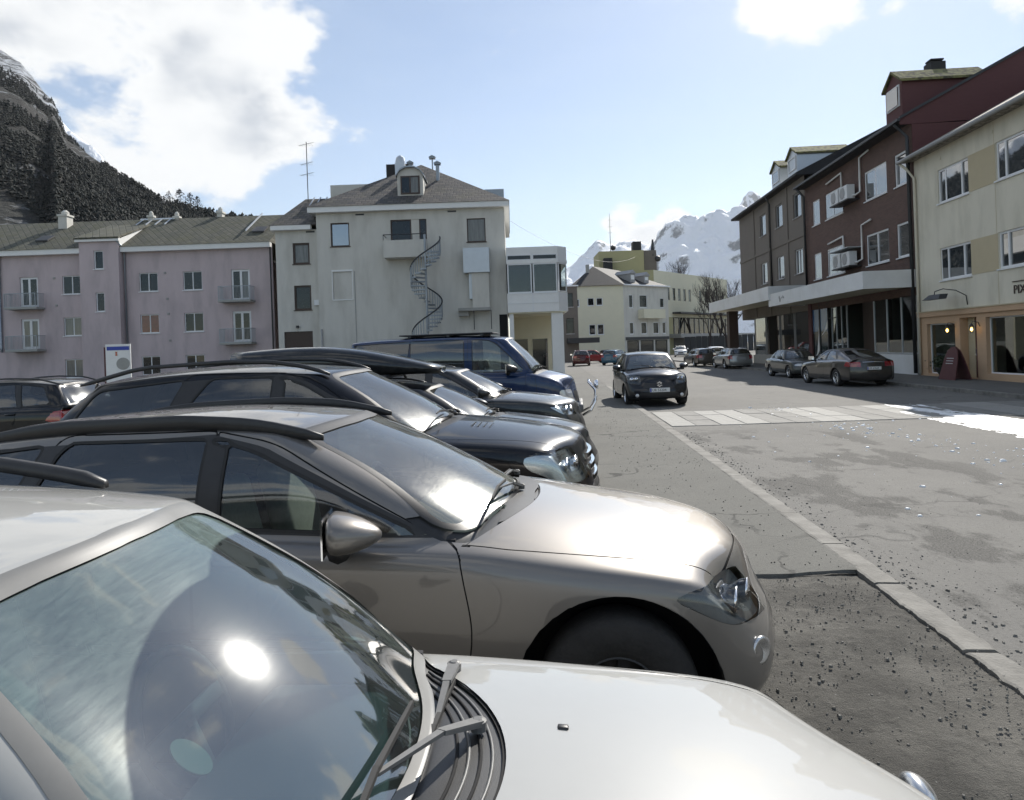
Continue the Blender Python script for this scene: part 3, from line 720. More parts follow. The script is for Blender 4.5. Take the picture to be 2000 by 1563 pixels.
# ---------------------------------------------------------------- pink apartment house
pk = empty('apartment_house', CR(48), YAW); tag(pk, 'pink plastered apartment house with mossy tiled roof and small balconies, at the left', 'house')
ops = []; wl_ = []
def addw(u0, u1, z0, z1, **k): ops.append((u0, u1, z0, z1)); wl_.append((u0, u1, z0, z1, k))
for z0 in (6.75, 3.86, .95):
    addw(-31.05, -29.72, z0, z0 + 1.28, split=(.5,), pm='pane_curtain' if z0 < 5 else 'pane_dark')
    addw(-25.72, -24.42, z0, z0 + 1.3, split=(.5,), pm='pane_red' if 3 < z0 < 5 else 'pane_dark')
    addw(-22.66, -21.34, z0, z0 + 1.3, split=(.5,))
for z0 in (5.95, 3.05):
    addw(-34.0, -32.75, z0, z0 + 2.08, split=(.5,), ft=.16, sill=None, name='balcony_door', pm='pane_curtain' if z0 < 5 else 'pane_dark')
    addw(-19.32, -18.02, z0, z0 + 2.12, split=(.5,), ft=.15, sill=None, name='balcony_door')
o1 = [o for o in ops if o[1] < -29.5]; o2 = [o for o in ops if o[0] > -27]
wall(pk, -41, -29.45, -.1, 9.7, o1, 'plaster_pink'); wall(pk, -26.75, -16.40, -.1, 9.7, o2, 'plaster_pink')
for u0, u1, z0, z1, k in wl_:
    if 'pm' not in k: k['pms'] = random.choice([('pane_dark', 'pane_dark'), ('pane_dark', 'pane_curtain'), ('pane_dark', 'pane_dark')])
    win(pk, u0, u1, z0, z1, **k)
tops = [(-28.45, -27.8, 8.34, 9.62), (-28.4, -27.8, 5.42, 6.74)]
wall(pk, -29.45, -26.75, -.1, 10.35, tops, 'plaster_pink', y=-.6, name='stair_tower')
for o in tops: win(pk, *o, y=-.6, ft=.07)
part(pk, 'side_wall', 'plaster_pink', (-26.80, -26.75, -.597, 1.0, -.1, 10.3), (-29.45, -29.40, -.597, 1.0, -.1, 10.3), (-41, -16.4, 9.0, 9.3, -.1, 9.7), (-41.1, -41, 0, 9.3, -.1, 9.7))
part(pk, 'eaves_board', 'white_paint', (-41.4, -29.46, -.42, .02, 9.50, 9.86), (-26.74, -16.42, -.42, .02, 9.50, 9.86), (-29.62, -26.62, -.80, -.58, 10.22, 10.50))
bm = B(); e0, rz, ry = 9.86, 12.7, 4.6
for a, c_ in ((-41.6, -29.3), (-26.9, -16.40)):
    prism(bm, [(a, -.5, e0), (a, ry, rz), (a, 9.6, e0)], (c_ - a, 0, 0))
prism(bm, [(-29.3, 1.2, 10.9), (-29.3, ry, rz), (-29.3, 9.6, e0)], (2.4, 0, 0))
bmesh.ops.recalc_face_normals(bm, faces=bm.faces[:]); roof = obj('roof', bm, 'tile_diamond', pk)
bm = B(); prism(bm, [(-29.65, -.85, 10.50), (-29.65, 3.6, 12.15), (-29.65, 3.6, 12.05), (-29.65, -.85, 10.38)], (3.05, 0, 0)); obj('tower_roof', bm, 'tile_diamond', roof)
bm = B(); prism(bm, [(-26.76, -.6, 10.36), (-26.76, 3.3, 11.95), (-26.76, .8, 10.40), (-26.76, -.4, 9.8)], (.05, 0, 0)); obj('dormer_cheek', bm, 'white_paint', roof)
for u, a, c_, z in ((-33.0, 3.2, 3.7, 13.4), (-27.0, 4.1, 4.4, 13.3), (-25.1, 4.2, 4.5, 13.2), (-21.9, 4.4, 4.9, 13.5)):
    bm = B(); wd = .32 if u < -30 else .2
    box(bm, u - wd, u + wd, a - wd + .4, c_ + wd, 11.4, z - .5); box(bm, u - wd - .06, u + wd + .06, a - wd + .34, c_ + wd + .06, z - .5, z - .36)
    lathe(bm, [(wd * .8, z - .36), (wd * .8, z - .15), (wd * .3, z)], 'z', 10, (u, (a + c_) / 2 + .2, 0)); obj('chimney', bm, 'plaster_white', roof)
bm = B()
for u in (-27.6, -26.9, -26.2, -25.5): box(bm, u, u + .10, 3.3, 4.5, 11.99, 12.05)
box(bm, -27.8, -25.2, 4.35, 4.45, 12.0, 12.07)
for v in bm.verts: v.co.z += (v.co.y - 3.3) * .557 + .03
obj('snow_guard', bm, 'steel_light', roof)
for u, yy in ((-18.2, 1.1), (-33.4, .8)):
    bm = B(); zz = e0 + (yy + .5) * (rz - e0) / (ry + .5)
    prism(bm, [(u, yy, zz + .05), (u, yy + .8, zz + .05 + .8 * .557), (u, yy + .8, zz + .15 + .8 * .557), (u, yy, zz + .15)], (.9, 0, 0)); obj('skylight', bm, 'dark_metal', roof)
bm = B(); box(bm, -18.6, -18.52, 1.0, 4.4, 10.9, 11.0)
for v in bm.verts: v.co.z += (v.co.y - 1.0) * .545 + .0
obj('roof_ladder', bm, 'steel_light', roof)
for u0, u1 in ((-34.5, -32.3), (-19.9, -17.7)):
    for z in (5.75, 2.85):
        bm = B(); box(bm, u0, u1, -.95, -.01, z, z + .14); o = obj('balcony', bm, 'concrete', pk)
        bm = B(); frame(bm, u0 + .02, u1 - .02, z + .14, z + 1.1, .035, -.94, -.905)
        for k in range(1, 24): u = u0 + (u1 - u0) * k / 24; box(bm, u - .008, u + .008, -.93, -.914, z + .17, z + 1.07)
        for u in (u0 + .02, u1 - .05):
            box(bm, u, u + .03, -.90, -.02, z + 1.07, z + 1.1)
            for k in range(1, 9): box(bm, u + .01, u + .024, -.9 + k * .1, -.885 + k * .1, z + .14, z + 1.07)
        obj('railing', bm, 'zinc', o)
pipe(pk, 'downpipe', 'zinc', [(-26.85, -.75, 10.3), (-26.68, -.30, 9.9), (-26.62, -.10, 9.4), (-26.62, -.10, 0)], .055)
pipe(pk, 'downpipe', 'zinc', [(-35.35, -.12, 9.5), (-35.35, -.12, 3.2), (-35.25, -.2, 2.9)], .09)
pipe(pk, 'downpipe', 'dark_metal', [(-16.52, -.12, 9.5), (-16.52, -.12, 0)], .05)
for u, z in ((-31.6, 7.9), (-23.9, 8.0), (-23.8, 6.2), (-23.75, 5.15), (-31.5, 6.0), (-23.7, 3.3)): part(pk, 'vent_cap', 'concrete', (u - .07, u + .07, -.04, .01, z - .07, z + .07))

# ---------------------------------------------------------------- white building with the spiral stair
wb = empty('corner_building', CR(45), YAW); tag(wb, 'off-white three storey building with slate hip roof and outside spiral stair', 'building')
O = [(-11.54, -10.32, 8.94, 10.48), (-7.63, -5.28, 8.10, 10.55), (-2.66, -1.45, 8.93, 10.47), (-11.5, -10.25, 5.5, 7.3)]
wall(wb, -12.46, -.20, -.1, 11.2, O, 'plaster_white')
for o in (O[0], O[2]): win(wb, *o, fm='brown_frame', pm='pane_plain' if o is O[0] else 'pane_curtain', sill='brown_frame', ft=.08)
win(wb, -7.63, -6.28, 8.10, 10.55, fm='brown_frame', pm='pane_dark', sill=None, ft=.08); part(wb, 'pier', 'plaster_white', (-6.28, -5.77, .05, .25, 8.1, 10.55)); win(wb, -5.77, -5.28, 8.10, 10.55, fm='brown_frame', pm='pane_dark', sill=None, ft=.07, name='balcony_door')
bm = B(); box(bm, *O[3][:2], .06, .10, *O[3][2:]); obj('blind_window', bm, 'plaster_white', wb); part(wb, 'blind_window_frame', 'white_paint', (-11.56, -10.19, -.03, .03, 7.3, 7.42), (-11.56, -11.5, -.02, .05, 5.45, 7.3), (-10.25, -10.19, -.02, .05, 5.45, 7.3), (-11.5, -10.25, -.05, .05, 5.42, 5.5))
O = [(-14.2, -13.1, 7.95, 9.34), (-14.2, -13.08, 4.92, 6.54), (-14.95, -13.07, .0, 3.52)]
wall(wb, -15.32, -12.46, -.1, 10.2, O, 'plaster_white', y=.5)
for o in O[:2]: win(wb, *o, y=.5, fm='brown_frame', pm='pane_curtain' if o is O[0] else 'pane_dark', sill='brown_frame', ft=.11)
bm = B(); box(bm, -14.95, -13.07, .62, .68, 0, 3.52)
for k in range(7): box(bm, -14.95, -13.07, .60, .63, .05 + k * .5, .5 + k * .5)
obj('garage_door', bm, 'brown_frame', wb)
part(wb, 'side_wall', 'plaster_white', (-.205, -.2, .003, 12, -.1, 11.2), (-15.32, -15.3, .503, 12, -.1, 10.2), (-12.46, -12.44, .003, 1.0, -.1, 11.2), (-15.3, -.2, 11.9, 12, -.1, 11.2))
part(wb, 'eaves_board', 'white_paint', (-12.9, .12, -.42, .0, 11.12, 11.48), (-12.9, -12.46, -.0, 4, 11.12, 11.48), (-.2, .12, 0, 12.3, 11.12, 11.48), (-15.5, -12.88, .12, .5, 10.16, 10.46))
for u in (-9.6, -3.6, -13.0): part(wb, 'eaves_vent', 'dark_metal', (u - .28, u + .28, -.02 if u > -12.5 else .48, .02 if u > -12.5 else .52, 10.92 if u > -12.5 else 10.0, 11.02 if u > -12.5 else 10.1))
bm = B(); z0 = 11.48
a = [(-13.0, -.5, z0), (.16, -.5, z0), (.16, 12.4, z0), (-13.0, 12.4, z0)]; r = [(-6.25, 6.2, 15.75), (-6.25, 7.0, 15.75)]
va = [bm.verts.new(p) for p in a]; vr = [bm.verts.new(p) for p in r]
for f in ((0, 1), (1, 2), (2, 3), (3, 0)):
    t = {(0, 1): [vr[0]], (1, 2): [vr[1], vr[0]], (2, 3): [vr[1]], (3, 0): [vr[0], vr[1]]}[f]; bm.faces.new([va[f[0]], va[f[1]], *t])
bm.faces.new(va[::-1]); roof = obj('roof', bm, 'slate', wb)
bm = B(); prism(bm, [(-15.6, .1, 10.46), (-15.6, 4.0, 13.0), (-15.6, 8.2, 13.0), (-15.6, 12.2, 10.4)], (3.3, 0, 0))
for v in bm.verts:
    if v.co.z > 12.5 and v.co.x < -15: v.co.x += 1.35
obj('wing_roof', bm, 'slate', roof)
bm = B()
for u in (-13.6, -13.15, -12.7): box(bm, u, u + .07, 2.2, 3.8, 11.95, 12.02)
for v in bm.verts: v.co.z += (v.co.y - 2.2) * .66
obj('snow_ladder', bm, 'steel_light', roof)
part(roof, 'roof_parapet', 'plaster_white', (-12.6, -9.6, 4.5, 9, 12.0, 14.05)); part(roof, 'lift_housing', 'roof_dark', (-8.9, -7.0, 6.5, 9, 13, 15.95))
bm = B(); box(bm, -8.1, -7.4, 5.6, 6.3, 13, 15.8); lathe(bm, [(.36, 15.8), (.36, 16.0), (.30, 16.25), (.12, 16.4)], 'z', 12, (-7.75, 5.95, 0)); obj('chimney', bm, 'steel_light', roof)
for u, y_, z in ((-6.9, 5.0, 15.6), (-4.75, 3.2, 15.0), (-5.35, 5.6, 16.1)):
    bm = B(); tube(bm, [(u, y_, z - 2.6), (u, y_, z - .1)], .13 if z < 16 else .05, 8); box(bm, u - .22, u + .22, y_ - .22, y_ + .22, z - .1, z - .04); prism(bm, [(u - .25, y_ - .2, z), (u + .25, y_ - .2, z), (u, y_ - .2, z + .14)], (0, .4, 0)); obj('vent_pipe', bm, 'zinc', roof)
dm = part(roof, 'dormer', 'plaster_white', (-7.15, -5.55, .65, .75, 12.0, 12.12)); bm = B()
ring = [(-7.2, 12.1), (-5.5, 12.1), (-5.5, 13.65), (-5.75, 13.95), (-6.1, 14.1), (-6.6, 14.1), (-6.95, 13.95), (-7.2, 13.65)]
prism(bm, [(u, .72, z) for u, z in ring], (0, 3.0, 0)); obj('dormer_body', bm, 'plaster_white', roof)
bm = B(); rg = [(-7.28, 13.6), (-7.0, 14.0), (-6.62, 14.18), (-6.08, 14.18), (-5.7, 14.0), (-5.42, 13.6)]
prism(bm, [(u, .5, z) for u, z in rg] + [(u * 1.0 + (.0), .5, z - .09) for u, z in rg[::-1]], (0, 3.3, 0)); obj('dormer_roof', bm, 'zinc', roof)
bm = B(); frame(bm, -6.98, -5.72, 12.35, 13.55, .09, .66, .719); box(bm, -6.4, -6.3, .66, .719, 12.44, 13.46); obj('dormer_window', bm, 'brown_frame', roof); part(roof, 'pane', 'pane_dark', (-6.89, -6.4, .68, .70, 12.44, 13.46)); part(roof, 'pane', 'pane_curtain', (-6.3, -5.81, .68, .70, 12.44, 13.46))
part(roof, 'dormer', 'zinc', (-1.6, -.2, 5.5, 7.5, 11.8, 13.6))
# balcony
bl = part(wb, 'balcony', 'plaster_white', (-7.95, -5.19, -1.05, -.003, 7.96, 8.10), (-7.95, -5.19, -1.05, -.98, 8.10, 9.06), (-7.95, -7.88, -.98, -.003, 8.10, 9.06))
bm = B(); tube(bm, [(-7.95, -.05, 9.42), (-7.95, -1.0, 9.42), (-5.3, -1.0, 9.42)], .03, 6)
for u in (-7.95, -7.0, -6.1, -5.3): tube(bm, [(u, -1.0, 9.0), (u, -1.0, 9.42)], .02, 6)
obj('handrail', bm, 'dark_metal', bl)
# extract duct on brackets
part(wb, 'duct_hood', 'grey_frame' if 0 else 'steel_light', (-2.93, -1.26, -.75, -.01, 6.87, 8.45)); part(wb, 'duct', 'plaster_white', (-2.42, -1.33, -.62, -.01, 4.62, 6.86)); part(wb, 'duct_rib', 'steel_light', (-2.62, -2.43, -.4, -.01, 5.2, 6.86))
part(wb, 'duct_shelf', 'concrete', (-3.35, -1.3, -.9, -.01, 4.42, 4.6), (-3.35, -2.7, -.6, -.01, 4.1, 4.42)); bm = B(); [tube(bm, [(u, -.85, 4.42), (u, -.85, 3.2)], .03, 6) for u in (-2.35, -1.25)]; obj('bracket', bm, 'dark_metal', wb)
part(wb, 'wall_lamp', 'white_frame', (-12.85, -12.5, .3, .49, 5.2, 5.55)); part(wb, 'cable', 'grey_frame', (-10.1, -10.06, -.03, .0, 0, 7.3)); part(wb, 'dark_doorway', 'dark_void', (-.75, -.23, -.01, .0, 0, 4.15))
part(wb, 'lamp', 'dark_metal', (-14.1, -13.95, .3, .49, 3.75, 3.9)); pipe(wb, 'downpipe', 'grey_frame', [(-12.3, -.1, 3.6), (-12.3, -.1, 0)], .05)
# spiral stair: each tread a piece
sp = empty('spiral_stair', (-5.2, -1.95, 0), 0, wb)
bm = B(); tube(bm, [(0, 0, 0), (0, 0, 9.2)], .075, 10); pole = obj('pole', bm, 'zinc', wb); pole.parent = sp
NTR = 34; TW = R(-21.5); A0 = R(15)
tm = None
inn, outr = [], []
for k in range(NTR):
    z = 8.08 - k * .235; a = A0 + TW * k
    if tm is None:
        bm = B(); q = R(11.5); pts = [(.07 * math.cos(-q), .07 * math.sin(-q), 0), (.95 * math.cos(-q), .95 * math.sin(-q), 0), (.97, 0, 0), (.95 * math.cos(q), .95 * math.sin(q), 0), (.07 * math.cos(q), .07 * math.sin(q), 0)]
        prism(bm, pts, (0, 0, .09)); o = obj('tread', bm, 'zinc', sp); tm = o.data
    else:
        o = bpy.data.objects.new('tread', tm); COL.objects.link(o); o.parent = sp
    o.location = (0, 0, z); o.rotation_euler = (0, 0, a); outr.append((.95 * math.cos(a), .95 * math.sin(a), z))
bm = B()
for p in outr:
    for f_ in (0, .5):
        a = math.atan2(p[1], p[0]) + TW * f_; zz = p[2] - .235 * f_
        tube(bm, [(.95 * math.cos(a), .95 * math.sin(a), zz + .03), (.95 * math.cos(a), .95 * math.sin(a), zz + .95)], .028, 5)
obj('balusters', bm, 'zinc', sp)
bm = B(); hp = []
for k in range(NTR * 3): a = A0 + TW * k / 3; hp.append((.95 * math.cos(a), .95 * math.sin(a), 8.08 - k / 3 * .235 + .98))
tube(bm, hp, .048, 6); obj('handrail', bm, 'dark_metal', sp, True)
# glazed bay on columns
by = tag(empty('glazed_bay', (CR(45)[0] + 0, CR(45)[1], 0), YAW), 'white glazed upper bay on columns beside the white corner building', 'building annex')
bm = B(); pl = [(-.18, -.9), (3.1, -.9), (3.72, -.25), (3.72, 6), (-.18, 6)]
def band(z0, z1, m, nm, inset=0.0):
    bm = B(); prism(bm, [(x_ if x_ < 0 else x_ - inset, y_ + (inset if y_ < 3 else 0), z0) for x_, y_ in pl], (0, 0, z1 - z0)); return obj(nm, bm, m, by)
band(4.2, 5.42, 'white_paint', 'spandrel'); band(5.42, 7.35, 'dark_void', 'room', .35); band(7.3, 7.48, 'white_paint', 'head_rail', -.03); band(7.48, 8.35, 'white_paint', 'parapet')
part(by, 'spandrel_trim', 'white_frame', (-.2, 3.1, -.925, -.9, 4.75, 4.79), (1.42, 1.48, -.925, -.9, 4.22, 5.42), (-.2, 3.12, -.93, -.9, 5.37, 5.42))
for a, c_ in ((-.13, 1.42), (1.50, 3.05)):
    win(by, a, c_, 5.42, 7.30, y=-.98, pm='glass_shop', ft=.08, sill=None); win(by, a, c_, 7.52, 7.86, y=-1.0, pm='pane_dark', ft=.05, sill=None, name='fanlight')
bm = B(); 
o = empty('side_window', (3.1, -.9, 0), R(46.4), by); o2 = win(o, .05, .85, 5.45, 7.28, y=-.09, pm='glass_shop', ft=.06, sill=None); o2.parent = by; o2.matrix_local = Matrix.Translation((3.1, -.9, 0)) @ Matrix.Rotation(R(46.4), 4, 'Z'); bpy.data.objects.remove(o)
part(by, 'column', 'white_paint', (2.6, 3.35, -.7, .0, 0, 4.2)); part(by, 'column', 'white_paint', (-.10, .18, -.7, -.4, 0, 4.2))
part(by, 'soffit', 'plaster_cream', (-.15, 3.5, -.8, 5.9, 4.12, 4.195)); part(by, 'shop_wall', 'plaster_cream', (-.1, 3.5, 4.0, 4.2, 0, 4.1)); win(by, .0, 1.2, .3, 2.6, y=3.85, fm='plaster_cream', sill=None); win(by, 1.4, 2.6, .1, 2.6, y=3.85, fm='plaster_cream', sill=None)

# ---------------------------------------------------------------- houses down the street
def atC(d): return CR(d)
dk = tag(empty('town_house', (CR(88)), YAW), 'narrow dark grey house with flat awning, behind the glazed bay', 'house')
wall(dk, 4.2, 8.55, -.1, 9.6, [(7.0, 8.0, 7.0, 8.8), (7.0, 8.0, 3.6, 5.6)], 'render_grey'); win(dk, 7.0, 8.0, 7.0, 8.8, fm='brown_frame'); win(dk, 7.0, 8.0, 3.6, 5.6, fm='brown_frame')
part(dk, 'side_wall', 'render_grey', (8.5, 8.55, .003, 8, -.1, 9.6)); part(dk, 'awning', 'dark_metal', (7.0, 11.0, -1.6, 0, 2.35, 3.0)); part(dk, 'roof', 'snow', (4.2, 8.7, -.2, 8, 9.6, 9.75))
ch = tag(empty('cream_house', (CR(104)), YAW), 'cream house with dark hip roof and pale dormers at the street corner', 'house')
u0, u1 = 9.3, 17.0
O = [(11.6, 12.6, 8.0, 9.2), (12.9, 13.9, 8.0, 9.2), (11.7, 12.7, 3.6, 5.2), (12.95, 13.95, 3.6, 5.2), (9.7, 10.4, 7.9, 9.1)]
wall(ch, u0, u1, -.1, 11.0, O, 'plaster_cream'); [win(ch, *o, fm='white_frame', ft=.12) for o in O]
# street side face seen at an angle
sd = (u1, 0); L2 = 14.0; ang = R(62)
mx_ = Matrix.Translation((u1, 0, 0)) @ Matrix.Rotation(R(38), 4, 'Z')
def sub(root, M, lst):
    for o in lst: o.parent = root; o.matrix_local = M
O = [(1.2, 2.2, 7.5, 9.6), (3.6, 5.4, 7.6, 9.6), (8.4, 9.4, 7.6, 9.2), (1.2, 2.2, 3.5, 5.4), (3.8, 5.2, 3.5, 5.4), (6.6, 8.0, 3.5, 5.4), (8.8, 9.7, 3.5, 5.4), (.5, 3.2, .1, 2.6), (3.5, 6.6, .1, 2.6), (6.9, 9.9, .1, 2.6)]
lst = [wall(ch, 0, 10.4, -.1, 11.0, O, 'plaster_white')] + [win(ch, *o, fm='white_frame' if o[2] > 1 else 'dark_metal', ft=.14, sill=None) for o in O]
lst.append(part(ch, 'shop_fascia', 'dark_metal', (.2, 10.2, -.15, -.02, 2.65, 3.1))); lst.append(part(ch, 'balcony', 'plaster_cream', (3.2, 8.2, -1.2, -.01, 5.9, 7.3)))
sub(ch, mx_, lst)
bm = B(); ex = mx_ @ Vector((10.6, -.3, 11.0)); e1 = mx_ @ Vector((0, -.3, 11.0)); back = mx_ @ Vector((10.6, 9, 11.0))
A = bm.verts.new((u0 - .3, -.3, 11.0)); Bv = bm.verts.new((u1 + .1, -.45, 11.0)); Cv = bm.verts.new(ex); Dv = bm.verts.new(back); Ev = bm.verts.new((u0 - .3, 9, 11.0)); P = bm.verts.new((13.2, 5.0, 14.5)); Q = bm.verts.new((18.0, 9.6, 14.2))
for f in ((A, Bv, P), (Bv, Cv, Q, P), (Cv, Dv, Q), (Dv, Ev, P, Q), (Ev, A, P)): bm.faces.new(f)
rf = obj('roof', bm, 'roof_dark', ch)
for t_, h_ in ((3.2, 13.5), (6.4, 13.3)):
    bm = B(); box(bm, t_ - .55, t_ + .55, .9, 4, 11.4, h_ - .6); prism(bm, [(t_ - .7, .7, h_ - .6), (t_ + .7, .7, h_ - .6), (t_, .7, h_)], (0, 3.5, 0)); o = obj('dormer', bm, 'grey_frame', rf); o.matrix_local = mx_
    bm = B(); box(bm, t_ - .35, t_ + .35, .86, .895, 12.0, h_ - .8); o2 = obj('dormer_window', bm, 'white_frame', rf); o2.matrix_local = mx_
part(rf, 'chimney', 'concrete', (11.9, 12.4, 3.2, 3.8, 12.5, 14.6)); bm = B(); tube(bm, [(17.05, -.3, 11), tuple(ex)], .12, 6); obj('gutter', bm, 'snow', ch)
ob = tag(empty('olive_block', (CR(125)), YAW), 'windowless olive roof block with dark chimney above the cream house', 'building')
part(ob, 'wall', 'plaster_olive', (16.3, 24.4, 0, 8, 0, 19.0)); part(ob, 'side_wall', 'render_grey', (24.403, 26.8, .6, 8, 0, 19.0)); part(ob, 'chimney', 'roof_dark', (22.9, 24.4, 2, 4, 19.0, 20.9)); part(ob, 'roof_hatch', 'roof_dark', (17.0, 18.5, -1.5, -.02, 15.2, 17.6))
bm = B(); lathe(bm, [(.02, 0), (.35, .10), (.5, .35)], 'y', 14, (18.9, -.4, 19.6)); obj('satellite_dish', bm, 'dark_metal', ob); bm = B(); lathe(bm, [(.02, 0), (.4, .1), (.55, .35)], 'y', 14, (27.0, 0, 17.4)); obj('satellite_dish', bm, 'dark_metal', ob)
bm = B(); tube(bm, [(18.6, 1, 19), (18.6, 1, 26)], [.07, .03], 6); [tube(bm, [(18.2, 1, z), (19.0, 1, z)], .02, 4) for z in (22.5, 23.6, 24.8)]; obj('antenna', bm, 'dark_metal', ob)
bm = B(); tube(bm, [(26.2, 1, 18), (26.3, 1, 21)], [.45, .15], 8); obj('flue', bm, 'dark_metal', ob)
lb = tag(empty('long_building', CR(118), YAW), 'long cream and olive building with a row of small windows and canopied shops', 'building')
mx2 = Matrix.Translation((24.6, 0, 0)) @ Matrix.Rotation(R(50), 4, 'Z')
O = [(2.6 + k * 2.1, 3.6 + k * 2.1, 9.6, 11.8) for k in range(6)] + [(17.6, 18.7, 9.6, 11.8), (20.2, 21.3, 9.6, 11.8), (25.2, 26.3, 9.6, 11.8), (28.2, 29.3, 9.6, 11.8)]
lst = [wall(lb, 0, 31, 6.6, 14.6, O, 'plaster_cream')] + [win(lb, *o, fm='dark_metal', ft=.08, sill=None) for o in O] + [part(lb, 'lower_wall', 'plaster_olive', (0, 6.5, 0, 4, -.1, 6.6)), part(lb, 'glazed_front', 'pane_dark', (6.5, 36, 1.0, 1.2, 3.6, 7.2)), part(lb, 'awning', 'dark_metal', (6.5, 34, -1.6, 1.0, 7.2, 7.5)), part(lb, 'canopy', 'grey_frame', (5, 44, -2.2, 1.0, 2.9, 3.6)), part(lb, 'shop_wall', 'dark_metal', (6.5, 44, 1.3, 4, 0, 2.9))]
for k in range(14): lst.append(part(lb, 'mullion', 'grey_frame', (6.7 + k * 2.1, 6.82 + k * 2.1, .9, 1.0, 3.6, 7.2)))
sub(lb, mx2, lst); part(lb, 'end_wall', 'plaster_olive', (21.0, 24.6, .0, 6, 6, 14.6))
cs = tag(empty('terrace_house', CR(150), YAW), 'low brown house half hidden behind the bare trees', 'house')
part(cs, 'wall', 'brick_red', (33, 47, 0, 9, 0, 8.5)); bm = B(); prism(bm, [(32.6, -.4, 8.5), (32.6, 4.5, 12.2), (32.6, 9.4, 8.5)], (14.8, 0, 0)); obj('roof', bm, 'snow', cs)
for k in range(4): part(cs, 'window', 'pane_dark', (34 + k * 3.2, 35.3 + k * 3.2, -.05, 0, 4.5, 6.2))
fence = tag(empty('boarded_fence', CR(120), YAW), 'dark boarded fence below the bare trees at the end of the street', 'fence')
for k in range(22): part(fence, 'board', 'dark_metal', (30 + k * 1.0, 30.93 + k * 1.0, 0, .05, .2, 3.0 + .1 * random.random()))

# ---------------------------------------------------------------- right side of the street
FX = 15.8
def rb(name, yfar, label, cat): return tag(empty(name, (FX, yfar, 0), R(-90)), label, cat)
# grey-brown building (far), local x = yfar - Y
YG = 58.8
gb = rb('grey_building', YG, 'grey-brown rendered building with pilaster strips and a white street canopy', 'building')
U = lambda Y: YG - Y
O = []
for z0, z1 in ((9.65, 11.2), (6.05, 7.62)):
    for a, c_ in ((53.15, 51.7), (49.47, 48.0), (45.9, 44.45)): O.append((U(a), U(c_), z0, z1))
wall(gb, 0, U(43.8), 3.6, 12.0, O, 'render_grey')
for i, o in enumerate(O): win(gb, *o, split=(.45,) if i > 2 else (), pm='pane_plain', fm='grey_frame' if i < 3 else 'white_frame', ft=.07, sill='grey_frame')
part(gb, 'pilaster_strip', 'grey_frame' if 0 else 'render_grey', *[(U(y_) - .09, U(y_) + .09, -.07, -.002, 3.6, 12.0) for y_ in (54.6, 51.0, 47.0)])
part(gb, 'string_course', 'render_grey', (0, U(43.8), -.055, -.003, 8.3, 8.5))
part(gb, 'side_wall', 'render_grey', (-.02, 0, .003, 12, 3.6, 12.0), (-.02, U(43.8), 11.9, 12, 0, 12))
bm = B(); prism(bm, [(-.5, -.55, 12.0), (-.5, -.55, 12.15), (-.5, 6.5, 15.5), (-.5, 12.5, 12.0)], (U(43.6) + .5, 0, 0)); rf = obj('roof', bm, 'roof_dark', gb)
def dormer(parent, u0, u1, yb, z0, zw, zr, body, roofm, yf=.4, pm='pane_plain'):
    d = part(parent, 'dormer', body, (u0, u1, yf, yb, z0, zw)); bm = B(); uc = (u0 + u1) / 2
    prism(bm, [(u0, yf + .001, zw), (u1, yf + .001, zw), (uc, yf + .001, zr - .06)], (0, yb - yf, 0)); obj('gable', bm, body, d)
    bm = B(); prism(bm, [(u0 - .15, yf - .12, zw - .05), (uc, yf - .12, zr), (u1 + .15, yf - .12, zw - .05), (u1 + .15, yf - .12, zw + .06), (uc, yf - .12, zr + .12), (u0 - .15, yf - .12, zw + .06)], (0, yb - yf + .5, 0)); obj('dormer_roof', bm, roofm, d)
    win(d, u0 + .18, u1 - .18, z0 + .75, zw - .08, y=yf - .13, pm=pm, ft=.07, sill=None); return d
dormer(rf, U(51.4), U(49.6), 3.6, 12.3, 14.0, 14.55, 'steel_light', 'roof_moss', .45); dormer(rf, U(48.0), U(46.2), 3.6, 12.3, 14.0, 14.55, 'steel_light', 'roof_moss', .45)
pipe(gb, 'downpipe', 'dark_metal', [(U(49.9), -.5, 12.0), (U(50.3), -.15, 11.5), (U(50.3), -.12, 5.2)], .07)
# its shop floor
part(gb, 'column', 'brown_frame', (U(57.2), U(56.4), -1.7, -1.0, .1, 4.3)); 
for a, c_ in ((56.0, 53.2), (53.0, 50.0), (49.7, 47.0), (46.8, 44.0)): win(gb, U(a), U(c_), .75, 4.2, y=.1, fm='grey_frame', pm='glass_shop', ft=.07, sill=None, name='shop_window')
part(gb, 'plinth', 'concrete', (U(56.1), U(43.85), .02, .2, .1, .75)); part(gb, 'shop_back', 'cloth_dark', (U(56.1), U(43.85), 3.0, 3.1, .1, 4.4)); part(gb, 'partition', 'cloth_dark', (U(56.15), U(56.1), .2, 3.1, .1, 4.4)); part(gb, 'partition', 'cloth_dark', (U(43.9), U(43.85), .2, 3.1, .1, 4.4)); part(gb, 'shop_floor', 'cloth_grey', (U(56.1), U(43.9), .2, 3.0, .1, .14))
def canopy(parent, ua, ub, dep, za, zb, th, npan, fm='fascia_white'):
    """street canopy with sloping underside seen from below; fascia built of panels"""
    c = part(parent, 'canopy', 'plaster_cream', (ua + .03, ub - .03, -dep + .03, -.003, za, za + th * .85))
    du = (ub - ua) / npan
    for k in range(npan): part(c, 'fascia_panel', fm, (ua + k * du + .006, ua + (k + 1) * du - .006, -dep - .02, -dep + .029, za - .05, za + th))
    for uu in (ua, ub - .03):
        part(c, 'end_panel', fm, (uu, uu + .029, -dep + .031, -.01, za - .05, za + th)); 
    part(c, 'canopy_top', 'roof_dark', (ua + .03, ub - .03, -dep + .03, -.003, za + th * .85 + .002, za + th * .95))
    return c
